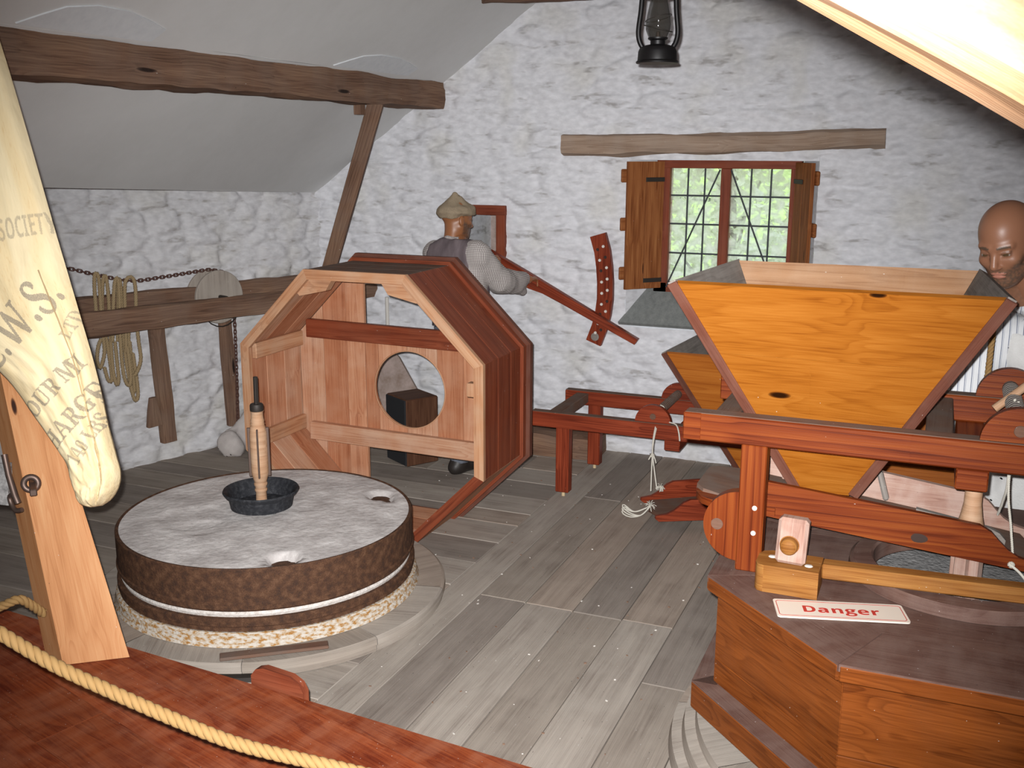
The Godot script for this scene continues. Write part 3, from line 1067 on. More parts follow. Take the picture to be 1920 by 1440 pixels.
# limewashed rubble: one skin, cut along its joints so that every stone is a piece of its own
func rubble(called: String, o: Vector3, ud: Vector3, nd: Vector3, wid: float, hei: float, step: float, sw: float, sh: float, amp: float, holes: Array, sdn: int, m: Material, top: Callable, show: Rect2) -> Node3D:
	var wn := FastNoiseLite.new()
	wn.seed = sdn
	wn.frequency = 2.4
	var fn := FastNoiseLite.new()
	fn.seed = sdn + 1
	fn.frequency = 9.0
	fn.fractal_octaves = 4
	var nu := int(wid / step)
	var nv := int(hei / step)
	var us := PackedFloat32Array()
	var vs := PackedFloat32Array()
	for i in nu + 1:
		us.append(wid * i / nu)
	for j in nv + 1:
		vs.append(hei * j / nv)
	for r: Rect2 in holes:
		for e in [r.position.x, r.end.x]:
			us[clampi(roundi(e / wid * nu), 0, nu)] = e
		for e in [r.position.y, r.end.y]:
			vs[clampi(roundi(e / hei * nv), 0, nv)] = e
	var hgt := PackedFloat32Array()
	var ids := PackedInt32Array()
	hgt.resize((nu + 1) * (nv + 1))
	ids.resize((nu + 1) * (nv + 1))
	for i in nu + 1:
		for j in nv + 1:
			var u := us[i] + wn.get_noise_2d(us[i], vs[j]) * 0.10
			var v := vs[j] + wn.get_noise_2d(us[i] * 0.5 + 40.0, vs[j]) * 0.06
			var rv := v / sh
			var b1 := 1e9
			var b2 := 1e9
			var id := 0
			var lu := 0.0
			var lv := 0.0
			var r0 := floori(rv)
			for r in range(r0 - 1, r0 + 2):
				var shf := hash01(r, 3, sdn)
				var ru := u / sw + shf
				var c0 := floori(ru)
				for c in range(c0 - 1, c0 + 2):
					var du := ru - (c + 0.15 + 0.7 * hash01(r, c, sdn))
					var dv := rv - (r + 0.2 + 0.6 * hash01(c, r, sdn + 7))
					var d := du * du + dv * dv
					if d < b1:
						b2 = b1; b1 = d; id = (r + 64) * 512 + c + 128; lu = du; lv = dv
					elif d < b2:
						b2 = d
			var e := sqrt(b2) - sqrt(b1)
			var h1 := hash01(id, 1, sdn)
			var keep := smoothstep(0.0, 0.52, e)
			var q := keep * (0.25 + h1 * 0.75) * amp
			q += keep * amp * (lv * (hash01(id, 2, sdn) - 0.35) * 1.5 + lu * (hash01(id, 3, sdn) - 0.5) * 0.8)
			q += fn.get_noise_2d(us[i], vs[j] * 1.8) * amp * 0.30 + wn.get_noise_2d(us[i] * 0.4, vs[j] * 0.4 + 9.0) * 0.02
			hgt[i * (nv + 1) + j] = q
			ids[i * (nv + 1) + j] = id if e > 0.09 else -1
	var pos := func(i: int, j: int) -> Vector3: return o + ud * us[i] + Vector3.UP * vs[j] + nd * hgt[i * (nv + 1) + j]
	var nor := func(i: int, j: int) -> Vector3:
		var i0 := maxi(i - 1, 0)
		var i1 := mini(i + 1, nu)
		var j0 := maxi(j - 1, 0)
		var j1 := mini(j + 1, nv)
		var gu := (hgt[i1 * (nv + 1) + j] - hgt[i0 * (nv + 1) + j]) / (us[i1] - us[i0])
		var gv := (hgt[i * (nv + 1) + j1] - hgt[i * (nv + 1) + j0]) / (vs[j1] - vs[j0])
		return (nd - ud * gu - Vector3.UP * gv).normalized()
	var gs := {}
	var cen := {}
	for i in nu:
		for j in nv:
			var mu := (us[i] + us[i + 1]) * 0.5
			var mv := (vs[j] + vs[j + 1]) * 0.5
			if mv > top.call(mu):
				continue
			var out := false
			for r: Rect2 in holes:
				out = out or r.has_point(Vector2(mu, mv))
			if out:
				continue
			var a := ids[i * (nv + 1) + j]
			if not (a == ids[(i + 1) * (nv + 1) + j] and a == ids[i * (nv + 1) + j + 1] and a == ids[(i + 1) * (nv + 1) + j + 1]):
				a = -1
			if a >= 0 and not show.has_point(Vector2(mu, mv)):
				a = -2
			if not gs.has(a):
				gs[a] = GB.new()
				gs[a].t = PackedVector2Array()
			var g: GB = gs[a]
			var p := [pos.call(i, j), pos.call(i + 1, j), pos.call(i + 1, j + 1), pos.call(i, j + 1)]
			var n := [nor.call(i, j), nor.call(i + 1, j), nor.call(i + 1, j + 1), nor.call(i, j + 1)]
			g.tri(p[0], p[1], p[2], n[0], n[1], n[2], Vector2.ZERO, Vector2.ZERO, Vector2.ZERO)
			g.tri(p[0], p[2], p[3], n[0], n[2], n[3], Vector2.ZERO, Vector2.ZERO, Vector2.ZERO)
	var wall := struct(called, gs[-1], m)
	var keys := []
	for k in gs:
		if k >= 0:
			keys.append(k)
	keys.sort_custom(func(a, b): return gs[a].v.size() > gs[b].v.size())
	var rest: GB = gs.get(-2, GB.new())
	for i in keys.size():
		if i < 296 and gs[keys[i]].v.size() >= 36:
			part(wall, "stone", gs[keys[i]], m)
		else:
			rest.add(gs[keys[i]])
	if rest.v.size():
		part(wall, "rubble_stones", rest, m).set_meta("kind", "stuff")
	return wall


func slab(g: GB, a: Vector3, b: Vector3, c: Vector3, d: Vector3, up: Vector3, thick: float, k: int, sdn: int, wav: float) -> void:
	# a..d round the underside; the underside undulates a little, the top is plain
	var fn := FastNoiseLite.new()
	fn.seed = sdn
	fn.frequency = 0.8
	var P := func(i: int, j: int) -> Vector3:
		var s := float(i) / k
		var t := float(j) / k
		var p := a.lerp(b, s).lerp(d.lerp(c, s), t)
		return p + up * fn.get_noise_3dv(p) * wav
	var Nn := func(i: int, j: int) -> Vector3:
		var x: Vector3 = P.call(mini(i + 1, k), j) - P.call(maxi(i - 1, 0), j)
		var y: Vector3 = P.call(i, mini(j + 1, k)) - P.call(i, maxi(j - 1, 0))
		var n := x.cross(y).normalized()
		return -n if n.dot(up) > 0.0 else n
	for i in k:
		for j in k:
			var p := [P.call(i, j), P.call(i + 1, j), P.call(i + 1, j + 1), P.call(i, j + 1)]
			var n := [Nn.call(i, j), Nn.call(i + 1, j), Nn.call(i + 1, j + 1), Nn.call(i, j + 1)]
			g.tri(p[0], p[1], p[2], n[0], n[1], n[2], Vector2.ZERO, Vector2.ZERO, Vector2.ZERO)
			g.tri(p[0], p[2], p[3], n[0], n[2], n[3], Vector2.ZERO, Vector2.ZERO, Vector2.ZERO)
	var u := up * thick
	var z := [Vector2.ZERO, Vector2.ZERO, Vector2.ZERO, Vector2.ZERO]
	g.flat([a + u, b + u, c + u, d + u], up, z)
	for e in [[a, b], [b, c], [c, d], [d, a]]:
		var q: Vector3 = e[1] - e[0]
		g.flat([e[0], e[1], e[1] + u, e[0] + u], q.cross(up).normalized(), z)


const ZB := -6.6
const SKEW := 0.29


func wall_x(z: float) -> float:
	return -4.31 - SKEW * (z - ZB)


func setting() -> void:
	# ---- back wall with the window and the hatch
	var x0 := -4.5
	var wx0 := -1.93
	var wx1 := -0.74
	var holes := [Rect2(wx0 - x0, 0.90, wx1 - wx0, 1.99 - 0.90), Rect2(-3.10 - x0, 1.32, 0.265, 0.295)]
	var wb := rubble("wall_back", Vector3(x0, -0.02, ZB), Vector3.RIGHT, Vector3.BACK, 6.8, 3.95, 0.0165, 0.27, 0.105, 0.027, holes, 5, M.lime,
		func(u: float) -> float: return minf(1.72 + 0.72 * (u + x0 + 4.31), 3.96 - 0.72 * (u + x0 + 1.2)) + 0.12, Rect2(0.15, 0.0, 4.95, 3.2))
	var g := GB.new()
	var zt := ZB - 0.05
	var zf := ZB - 0.50
	var fills := [[x0, -3.10, -0.2, 4.1], [-3.10, -2.835, -0.2, 1.30], [-3.10, -2.835, 1.615, 4.1], [-2.835, wx0, -0.2, 4.1], [wx0, wx1, -0.2, 0.90], [wx0, wx1, 1.99, 4.1], [wx1, 2.5, -0.2, 4.1]]
	for f in fills:
		g.add(blk(Vector3((f[0] + f[1]) / 2, (f[2] + f[3]) / 2, (zt + zf) / 2), Vector3(f[1] - f[0], f[3] - f[2], zt - zf), 0.0))
	part(wb, "masonry", g, M.lime)
	# splayed reveals of the window, limewashed
	g = GB.new()
	var fz := ZB - 0.16
	var r0 := Vector3(wx0, 0, ZB + 0.004)
	var z4 := [Vector2.ZERO, Vector2.ZERO, Vector2.ZERO, Vector2.ZERO]
	var L := func(x: float, y: float, z: float) -> Vector3: return Vector3(x, y, z)
	g.flat([Vector3(wx0, 0.9, ZB + 0.01), Vector3(wx0, 1.99, ZB + 0.01), Vector3(-1.79, 1.99, fz - 0.06), Vector3(-1.79, 1.10, fz - 0.06)], Vector3(1, 0, 0.6).normalized(), z4)
	g.flat([Vector3(wx1, 0.9, ZB + 0.01), Vector3(wx1, 1.99, ZB + 0.01), Vector3(-0.86, 1.99, fz - 0.06), Vector3(-0.86, 1.10, fz - 0.06)], Vector3(-1, 0, 0.6).normalized(), z4)
	part(wb, "window_reveal", g, M.lime)
	# ---- left wall, out of square
	var ld := Vector3(-SKEW, 0, 1).normalized()
	var ln := Vector3(1, 0, SKEW).normalized()
	var wl := rubble("wall_left", Vector3(-4.31, -0.02, ZB) - ld * 0.1, ld, ln, 3.3, 2.02, 0.0165, 0.25, 0.14, 0.027, [], 23, M.lime_left, func(_u: float) -> float: return 9.0, Rect2(0, 0, 2.9, 2.0))
	g = GB.new()
	var ca := Vector3(-4.31, 0, ZB) - ld * 0.5 - ln * 0.25
	var cb := ca + ld * 9.4
	g.add(bar(ca + Vector3.UP * 1.25, cb + Vector3.UP * 1.25, 0.4, 3.0))
	part(wl, "masonry", g, M.lime_left)
	# ---- the other two walls, behind the photographer and beyond the frame
	struct("wall_right", blk(Vector3(2.3, 1.2, -2.5), Vector3(0.4, 3.0, 9.4), 0.0), M.lime_left)
	struct("wall_front", blk(Vector3(-1.9, 2.0, 1.85), Vector3(9.4, 4.4, 0.4), 0.0), M.lime_left)
	# ---- the plastered slopes under the roof
	g = GB.new()
	var zf1 := 1.9
	var zb1 := ZB - 0.15
	var e0 := Vector3(-4.335, 1.708, zb1)
	var e1 := Vector3(-3.745, 2.130, zf1)
	var pu0 := Vector3(-3.25, 2.483, zb1)
	var pu1 := Vector3(-3.25, 2.483, zf1)
	var ri0 := Vector3(-1.2, 3.96, zb1)
	var ri1 := Vector3(-1.2, 3.96, zf1)
	slab(g, e0, e1, pu1, pu0, Vector3(-0.4, 1, 0).normalized(), 0.2, 40, 3, 0.006)
	slab(g, e0 + Vector3(0.02, 0.03, 0), e1 + Vector3(0.02, 0.03, 0), Vector3(wall_x(zf1) - 0.5, 2.75, zf1), Vector3(-4.9, 2.2, zb1), Vector3(0.4, 1, 0).normalized(), 0.15, 4, 6, 0.0)
	slab(g, pu0, pu1, ri1, ri0, Vector3(-0.58, 0.81, 0), 0.2, 40, 4, 0.006)
	slab(g, ri0, ri1, Vector3(2.5, 1.30, zf1), Vector3(2.5, 1.30, zb1), Vector3(0.58, 0.81, 0), 0.2, 24, 5, 0.015)
	var ce := struct("ceiling", g, M.ceiling)
	# paler patches where the plaster was made good over the purlin
	for q in [[-3.28, -3.37, 0.36, 0.085], [-3.28, -5.62, 0.44, 0.075]]:
		var poly := []
		for k in 14:
			var an := TAU * k / 14
			poly.append(Vector2(cos(an) * q[2] * (0.9 + 0.2 * hash01(k, 1, 5)), maxf(-0.02, sin(an)) * q[3] * 2.0 * (0.85 + 0.3 * hash01(k, 2, 5))))
		part(ce, "plaster_patch", board(poly, 0.006, Vector3(-3.235, 2.490, q[1]), Vector3(0, 0, -1), Vector3(0.81, 0.585, 0)), M.plaster_patch, "paler plaster patch above the purlin")
	# ---- floor: a bed, then boards
	var fn := struct("floor", blk(Vector3(-1.6, -0.12, -2.4), Vector3(8.6, 0.2, 9.2), 0.0), M.dark_hole)
	var xs := [-2.047, -1.87, -1.64, -1.41, -1.18, -0.95, -0.72, -0.49, -0.26, 0.0, 0.24, 0.48, 0.72, 0.96, 1.2, 1.45, 1.7, 1.95, 2.15]
	var cuts := [[-6.62, 1.6], [-6.62, -5.61, -4.10, -1.9, 1.6], [-6.62, -4.10, -2.2, 1.6], [-6.62, -5.61, -4.10, -0.5, 1.6], [-6.62, -5.61, -4.11, 1.6], [-6.62, -3.6, 1.6], [-6.62, -5.2, -2.6, 1.6]]
	for i in xs.size() - 1:
		var cu: Array = cuts[i % 7]
		for k in cu.size() - 1:
			var w: float = xs[i + 1] - xs[i] - 0.004
			var y := -0.016 + (hash01(i, k, 3) - 0.5) * 0.004
			part(fn, "plank", bar(Vector3((xs[i] + xs[i + 1]) / 2, y, cu[k] + 0.002), Vector3((xs[i] + xs[i + 1]) / 2, y, cu[k + 1] - 0.002), w, 0.03, Vector3.UP, 0.0025), M["floor%d" % ((i * 3 + k * 2) % 4)])
	var zs := [-6.62, -6.28, -6.0, -5.74, -5.46, -5.19, -5.0, -4.73, -4.44, -4.15, -3.87, -3.6, -3.3, -3.0, -2.7, -2.35, -2.0]
	for i in zs.size() - 1:
		var y := -0.016 + (hash01(i, 9, 3) - 0.5) * 0.004
		var zc: float = (zs[i] + zs[i + 1]) / 2
		var xa: float = wall_x(zs[i + 1]) - 0.03
		var mid: float = [-3.4, -2.43, -3.0, -3.7][i % 4]
		for s in [[xa, mid], [mid + 0.003, -2.050]]:
			part(fn, "plank", bar(Vector3(s[0], y, zc), Vector3(s[1], y, zc), zs[i + 1] - zs[i] - 0.004, 0.03, Vector3.UP, 0.0025), M["floor%d" % ((i * 2 + int(s[0] < -3.5)) % 4)])
	# ---- window: frame, leaded panes, stay bars
	var wz := -6.78
	var win := struct("window_1", null, null, "leaded casement window of twenty-four dusty panes in a red-brown frame", "window")
	var fx0 := -1.783
	var fx1 := -0.862
	var gx := [-1.694, -1.363, -1.301, -0.925]
	var fr: Material = M.frame_red
	part(win, "window_frame", bar(Vector3(fx0, 1.965, wz), Vector3(fx1, 1.965, wz), 0.09, 0.095), fr)
	part(win, "window_frame", bar(Vector3(fx0, 1.135, wz), Vector3(fx1, 1.135, wz), 0.09, 0.07), fr)
	part(win, "window_frame", bar(Vector3((fx0 + gx[0]) / 2, 1.10, wz), Vector3((fx0 + gx[0]) / 2, 1.92, wz), gx[0] - fx0, 0.09, Vector3.BACK), fr)
	part(win, "window_frame", bar(Vector3((fx1 + gx[3]) / 2, 1.10, wz), Vector3((fx1 + gx[3]) / 2, 1.92, wz), fx1 - gx[3], 0.09, Vector3.BACK), fr)
	part(win, "mullion", bar(Vector3((gx[1] + gx[2]) / 2, 1.17, wz), Vector3((gx[1] + gx[2]) / 2, 1.917, wz), gx[2] - gx[1], 0.085, Vector3.BACK), fr)
	var ys := [1.917, 1.742, 1.557, 1.365, 1.172]
	for s in [[gx[0], gx[1]], [gx[2], gx[3]]]:
		for c in 3:
			for r in 4:
				var ax: float = lerpf(s[0], s[1], c / 3.0)
				var bx_: float = lerpf(s[0], s[1], (c + 1) / 3.0)
				var gp := GB.new()
				gp.off = rnd_off()
				gp.flat([Vector3(ax, ys[r + 1], wz), Vector3(bx_, ys[r + 1], wz), Vector3(bx_, ys[r], wz), Vector3(ax, ys[r], wz)], Vector3.BACK, [Vector2(0, 0), Vector2(bx_ - ax, 0), Vector2(bx_ - ax, ys[r] - ys[r + 1]), Vector2(0, ys[r] - ys[r + 1])])
				part(win, "pane", gp, M.dusty_glass)
		for c in [1, 2]:
			var cx: float = lerpf(s[0], s[1], c / 3.0)
			part(win, "lead_bar", bar(Vector3(cx, 1.172, wz), Vector3(cx, 1.917, wz), 0.011, 0.011, Vector3.BACK), M.lead)
		for r in [1, 2, 3]:
			part(win, "lead_bar", bar(Vector3(s[0], ys[r], wz), Vector3(s[1], ys[r], wz), 0.011, 0.011), M.lead)
	for s in [[Vector3(-1.368, 1.91, wz + 0.05), Vector3(-1.695, 1.14, wz + 0.05)], [Vector3(-1.297, 1.91, wz + 0.05), Vector3(-0.98, 1.14, wz + 0.05)]]:
		var gs := GB.new()
		gs.tube([s[0], s[0].lerp(s[1], 0.5), s[1]], 0.0055, 8)
		part(win, "stay_bar", gs, M.lead, "thin diagonal iron stay")
	# sloping slate sill in the splay
	g = GB.new()
	g.prism(PackedVector2Array([Vector2(-1.965, 0), Vector2(-0.70, 0), Vector2(-0.80, 0.36), Vector2(-1.80, 0.36)]), 0.028, Transform3D(Basis(Vector3.RIGHT, Vector3(0, 0.70, -0.71), Vector3(0, 0.71, 0.70)), Vector3(0, 0.905, ZB + 0.05)))
	part(win, "window_sill", g, M.slate, "sloping grey slate sill")
	# the lintel over it
	g = hewn(Vector3(-2.38, 2.062, ZB + 0.0), Vector3(-0.375, 2.105, ZB + 0.0), 0.16, 0.135, 31, 0.012, Vector3.UP, 0.80, -0.012)
	solo("lintel", g, M.lintel, "weathered grey-brown oak lintel set in the wall above the leaded window", "lintel")
	# shutters
	for s in [[Vector3(-1.735, 0, wz + 0.055), Vector3(-1.938, 0, ZB + 0.09), 0.275, "open left-hand plank shutter with two iron hinges against the white wall"], [Vector3(-0.888, 0, wz + 0.055), Vector3(-0.775, 0, ZB + 0.08), 0.26, "right-hand plank shutter swung out edge on beside the window"]]:
		var hp: Vector3 = s[0]
		var dv: Vector3 = (s[1] - s[0]).normalized()
		var sh := thing("window_shutter", s[3], "shutter", hp + Vector3(0, 1.12, 0), "window shutters")
		var inn := dv.cross(Vector3.UP)
		if inn.z < 0.0:
			inn = -inn
		for k in 2:
			var wv: float = s[2] / 2
			var c := hp + dv * (wv * (k + 0.5))
			part(sh, "plank", bar(c + Vector3.UP * 1.135, c + Vector3.UP * 1.96, wv - 0.002, 0.024, inn, 0.002), M.shutter)
		for y in [1.87, 1.56, 1.24]:
			var c0: Vector3 = hp + dv * 0.03 - inn * 0.024 + Vector3.UP * y
			part(sh, "ledge", bar(c0, hp + dv * (s[2] + 0.028) - inn * 0.024 + Vector3.UP * y, 0.022, 0.085, Vector3.UP, 0.012), M.shutter)
		for y in [1.845, 1.19]:
			part(sh, "hinge", bar(hp + dv * 0.0 + inn * 0.015 + Vector3.UP * y, hp + dv * 0.14 + inn * 0.015 + Vector3.UP * y, 0.006, 0.028), M.iron_dark)
	# ---- hatch
	var ha := struct("window_2", null, null, "small red-brown framed hatch in the white wall beside the capped miller", "hatch")
	var hz := ZB - 0.005
	part(ha, "hatch_frame", bar(Vector3(-3.17, 1.625, hz), Vector3(-2.79, 1.625, hz), 0.10, 0.066), M.frame_red)
	part(ha, "hatch_frame", bar(Vector3(-3.17, 1.27, hz), Vector3(-2.79, 1.27, hz), 0.10, 0.066), M.frame_red)
	part(ha, "hatch_frame", bar(Vector3(-2.825, 1.30, hz), Vector3(-2.825, 1.595, hz), 0.066, 0.10, Vector3.BACK), M.frame_red)
	part(ha, "hatch_frame", bar(Vector3(-3.137, 1.30, hz), Vector3(-3.137, 1.595, hz), 0.066, 0.10, Vector3.BACK), M.frame_red)
	part(ha, "sluice_board", blk(Vector3(-3.03, 1.45, ZB - 0.44), Vector3(0.28, 0.40, 0.03)), M.chute_board, "pale grey board inside the hatch")
	for k in 5:
		var ge := GB.new()
		ge.lathe([Vector2(0, -0.065), Vector2(0.07, -0.05), Vector2(0.10, 0), Vector2(0.075, 0.05), Vector2(0, 0.065)], 10, Transform3D(Basis.from_scale(Vector3(0.9, 0.95, 0.8)).rotated(Vector3.FORWARD, k * 0.8), Vector3(-2.80 + 0.012 * (k % 2), 1.26 + k * 0.095, ZB - 0.42)), 60.0, TAU, 0.06)
		part(ha, "stone", ge, M.mossy, "green mossy stone beyond the hatch")
	# ---- skirting timber and board at the foot of the back wall
	solo("wall_timber", hewn(Vector3(-3.0, 0.075, -6.40), Vector3(-2.03, 0.055, -6.45), 0.26, 0.17, 61, 0.014), M.beam, "rough dusty brown sill timber lying along the foot of the white wall", "timber")
	solo("batten", bar(Vector3(-2.85, 0.125, -6.535), Vector3(-2.06, 0.195, -6.545), 0.03, 0.055), M.beam_grey, "thin grey-brown batten leaning at the wall foot behind the low horse", "batten")
	# ---- purlins
	solo("roof_purlin", hewn(Vector3(-3.345, 2.392, ZB - 0.05), Vector3(-3.345, 2.392, 1.7), 0.19, 0.185, 41, 0.010), M.beam, "long old brown roof purlin running along the white sloping ceiling", "beam")
	solo("collar_beam", hewn(Vector3(-2.625, 2.955, -5.84), Vector3(-1.50, 3.035, -6.64), 0.14, 0.15, 43, 0.010), M.beam, "hewn brown collar beam end showing at the very top above the gable wall", "beam")
	# brace from the purlin down to the hoist rail
	solo("brace_post", bar(Vector3(-3.31, 2.33, -5.76), Vector3(-3.985, 1.10, -6.14), 0.095, 0.085, Vector3(0.6, 0.3, 1).normalized()), M.beam, "dark brown sawn brace slanting from the purlin down to the hoist rail", "brace")
	solo("brace_cleat", blk(Vector3(-3.40, 2.285, -5.70), Vector3(0.05, 0.09, 0.06)), M.beam, "small wooden cleat nailed beside the head of the slanting brace", "cleat")
	# white conduit on the wall, seen through the upright casing
	g = GB.new()
	g.tube([Vector3(-3.72, 0.05, ZB + 0.055), Vector3(-3.72, 0.5, ZB + 0.055), Vector3(-3.72, 0.98, ZB + 0.055)], 0.014, 10)
	solo("conduit", g, M.white_paint, "white vertical conduit on the wall seen through the upright casing", "pipe")
	# tie beam close overhead at the right, rafter of the truss by the photographer
	var cam: Camera3D = get_node("Camera")
	var cb_ := cam.global_transform
	var pix := func(px: float, py: float, t: float) -> Vector3: return cb_ * Vector3((px - 960.0) / 1934.4 * t, -(py - 720.0) / 1934.4 * t, -t)
	var ra: Vector3 = pix.call(1500, -95, 0.64)
	var rb: Vector3 = pix.call(2000, 185, 0.66)
	var rd := (rb - ra).normalized()
	var back := (cb_.basis.z * -1.0)
	var upv := (Vector3.UP - rd * rd.y).normalized()
	var ctr := upv * 0.085 + back * 0.05
	solo("truss_rafter", hewn(ra + ctr - rd * 0.4, rb + ctr + rd * 1.0, 0.10, 0.17, 47, 0.006, upv), M.bare_pine, "pale sawn roof timber close overhead in the top right corner", "beam")


# ---------------------------------------------------------------- outside the window
func outdoors() -> void:
	var g := GB.new()
	slab(g, Vector3(-14, -1.6, -7.2), Vector3(10, -1.6, -7.2), Vector3(10, 1.2, -16), Vector3(-14, 1.2, -16), Vector3(0, -1, 0), 0.3, 16, 8, 0.15)
	struct("ground_outside", g, M.grass)
	g = GB.new()
	slab(g, Vector3(-16, 1.2, -16), Vector3(12, 1.2, -16), Vector3(14, 8.0, -30), Vector3(-18, 8.0, -30), Vector3(0, -1, 0), 0.3, 16, 9, 0.3)
	struct("hill_outside", g, M.grass)
	var leaf := GB.new()
	leaf.flat([Vector3(-0.05, 0, 0), Vector3(0, 0.028, 0.008), Vector3(0.055, 0, 0), Vector3(0, -0.028, 0.008)], Vector3.BACK, [Vector2.ZERO, Vector2.RIGHT, Vector2.ONE, Vector2.DOWN])
	var lm := leaf.mesh()
	var spots := [[-3.3, -9.8, 2.6, "bushy green tree seen through the hatch side of the window"], [-2.0, -10.5, 3.0, "pale green bush behind the left window panes"], [-1.2, -9.6, 1.9, "low green shrub at the foot of the window view"], [-0.3, -10.2, 2.9, "bushy green tree behind the right window panes"], [1.2, -11.2, 3.4, "tall green tree at the edge of the window view"], [-4.2, -12.0, 3.6, "tall tree far behind the hatch and window"]]
	for i in spots.size():
		var s: Array = spots[i]
		var base := Vector3(s[0], -1.4, s[1])
		var t := thing("tree", s[3], "tree", base, "trees outside the window")
		var tr := GB.new()
		tr.tube([base, base + Vector3(0.05, s[2] * 0.5, 0), base + Vector3(0, s[2] * 1.0, 0.05), base + Vector3(0.1, s[2] * 1.35, 0)], [0.09, 0.07, 0.05, 0.02], 8)
		for k in 5:
			var an := k * 2.4
			var b0: Vector3 = base + Vector3(0, s[2] * (0.5 + 0.12 * k), 0)
			tr.tube([b0, b0 + Vector3(cos(an) * 0.3, 0.25, sin(an) * 0.3), b0 + Vector3(cos(an) * 0.6, 0.6, sin(an) * 0.6)], [0.03, 0.02, 0.008], 6)
		part(t, "trunk", tr, M.bark)
		var mm := MultiMesh.new()
		mm.transform_format = MultiMesh.TRANSFORM_3D
		mm.mesh = lm
		mm.instance_count = 2600
		for k in 2600:
			var cl: int = k % 9
			var cc := Vector3(sin(cl * 2.4 + i) * 0.55, s[2] * (0.55 + 0.10 * cl), cos(cl * 2.4 + i) * 0.55)
			var d := Vector3(rg.randfn(), rg.randfn(), rg.randfn()) * 0.26
			mm.set_instance_transform(k, Transform3D(Basis.from_euler(Vector3(rg.randf() * TAU, rg.randf() * TAU, rg.randf() * TAU)).scaled(Vector3.ONE * rg.randf_range(0.8, 1.7)), base + cc + d))
		var fo := MultiMeshInstance3D.new()
		fo.name = "foliage"
		fo.multimesh = mm
		fo.material_override = M["leaf%d" % (i % 3)]
		t.add_child(fo, true)
		fo.position = -base
		fo.set_meta("kind", "stuff")


# ---------------------------------------------------------------- the open pair of stones
func stone_face(c: Vector3, r0: float, r1: float, y: float, pits: Array, sdn: int, rough: float) -> GB:
	var g := GB.new()
	var fn := FastNoiseLite.new()
	fn.seed = sdn
	fn.frequency = 6.0
	fn.fractal_octaves = 4
	var nr := 44
	var na := 150
	var P := func(i: int, j: int) -> Vector3:
		var r := lerpf(r0, r1, float(i) / nr)
		var a := TAU * j / na
		var p := Vector3(c.x + cos(a) * r, y, c.z + sin(a) * r)
		if i < nr:
			p.y += fn.get_noise_2d(p.x, p.z) * rough
			for q in pits:
				var d := Vector2(p.x - q[0], p.z - q[1]).length()
				p.y -= q[3] * smoothstep(q[2] * 1.1, q[2] * 0.8, d)
		return p
	for i in nr:
		for j in na:
			var p := [P.call(i, j), P.call(i + 1, j), P.call(i + 1, j + 1), P.call(i, j + 1)]
			var n: Vector3 = (p[2] - p[0]).cross(p[3] - p[1]).normalized()
			if n.y < 0.0:
				n = -n
			g.flat(p, n, [Vector2(p[0].x, p[0].z), Vector2(p[1].x, p[1].z), Vector2(p[2].x, p[2].z), Vector2(p[3].x, p[3].z)])
	# smooth the facets
	var acc := {}
	for i in g.v.size():
		var k := Vector3i(g.v[i] * 5000.0)
		acc[k] = acc.get(k, Vector3.ZERO) + g.n[i]
	for i in g.v.size():
		g.n[i] = (acc[Vector3i(g.v[i] * 5000.0)] as Vector3).normalized()
	return g


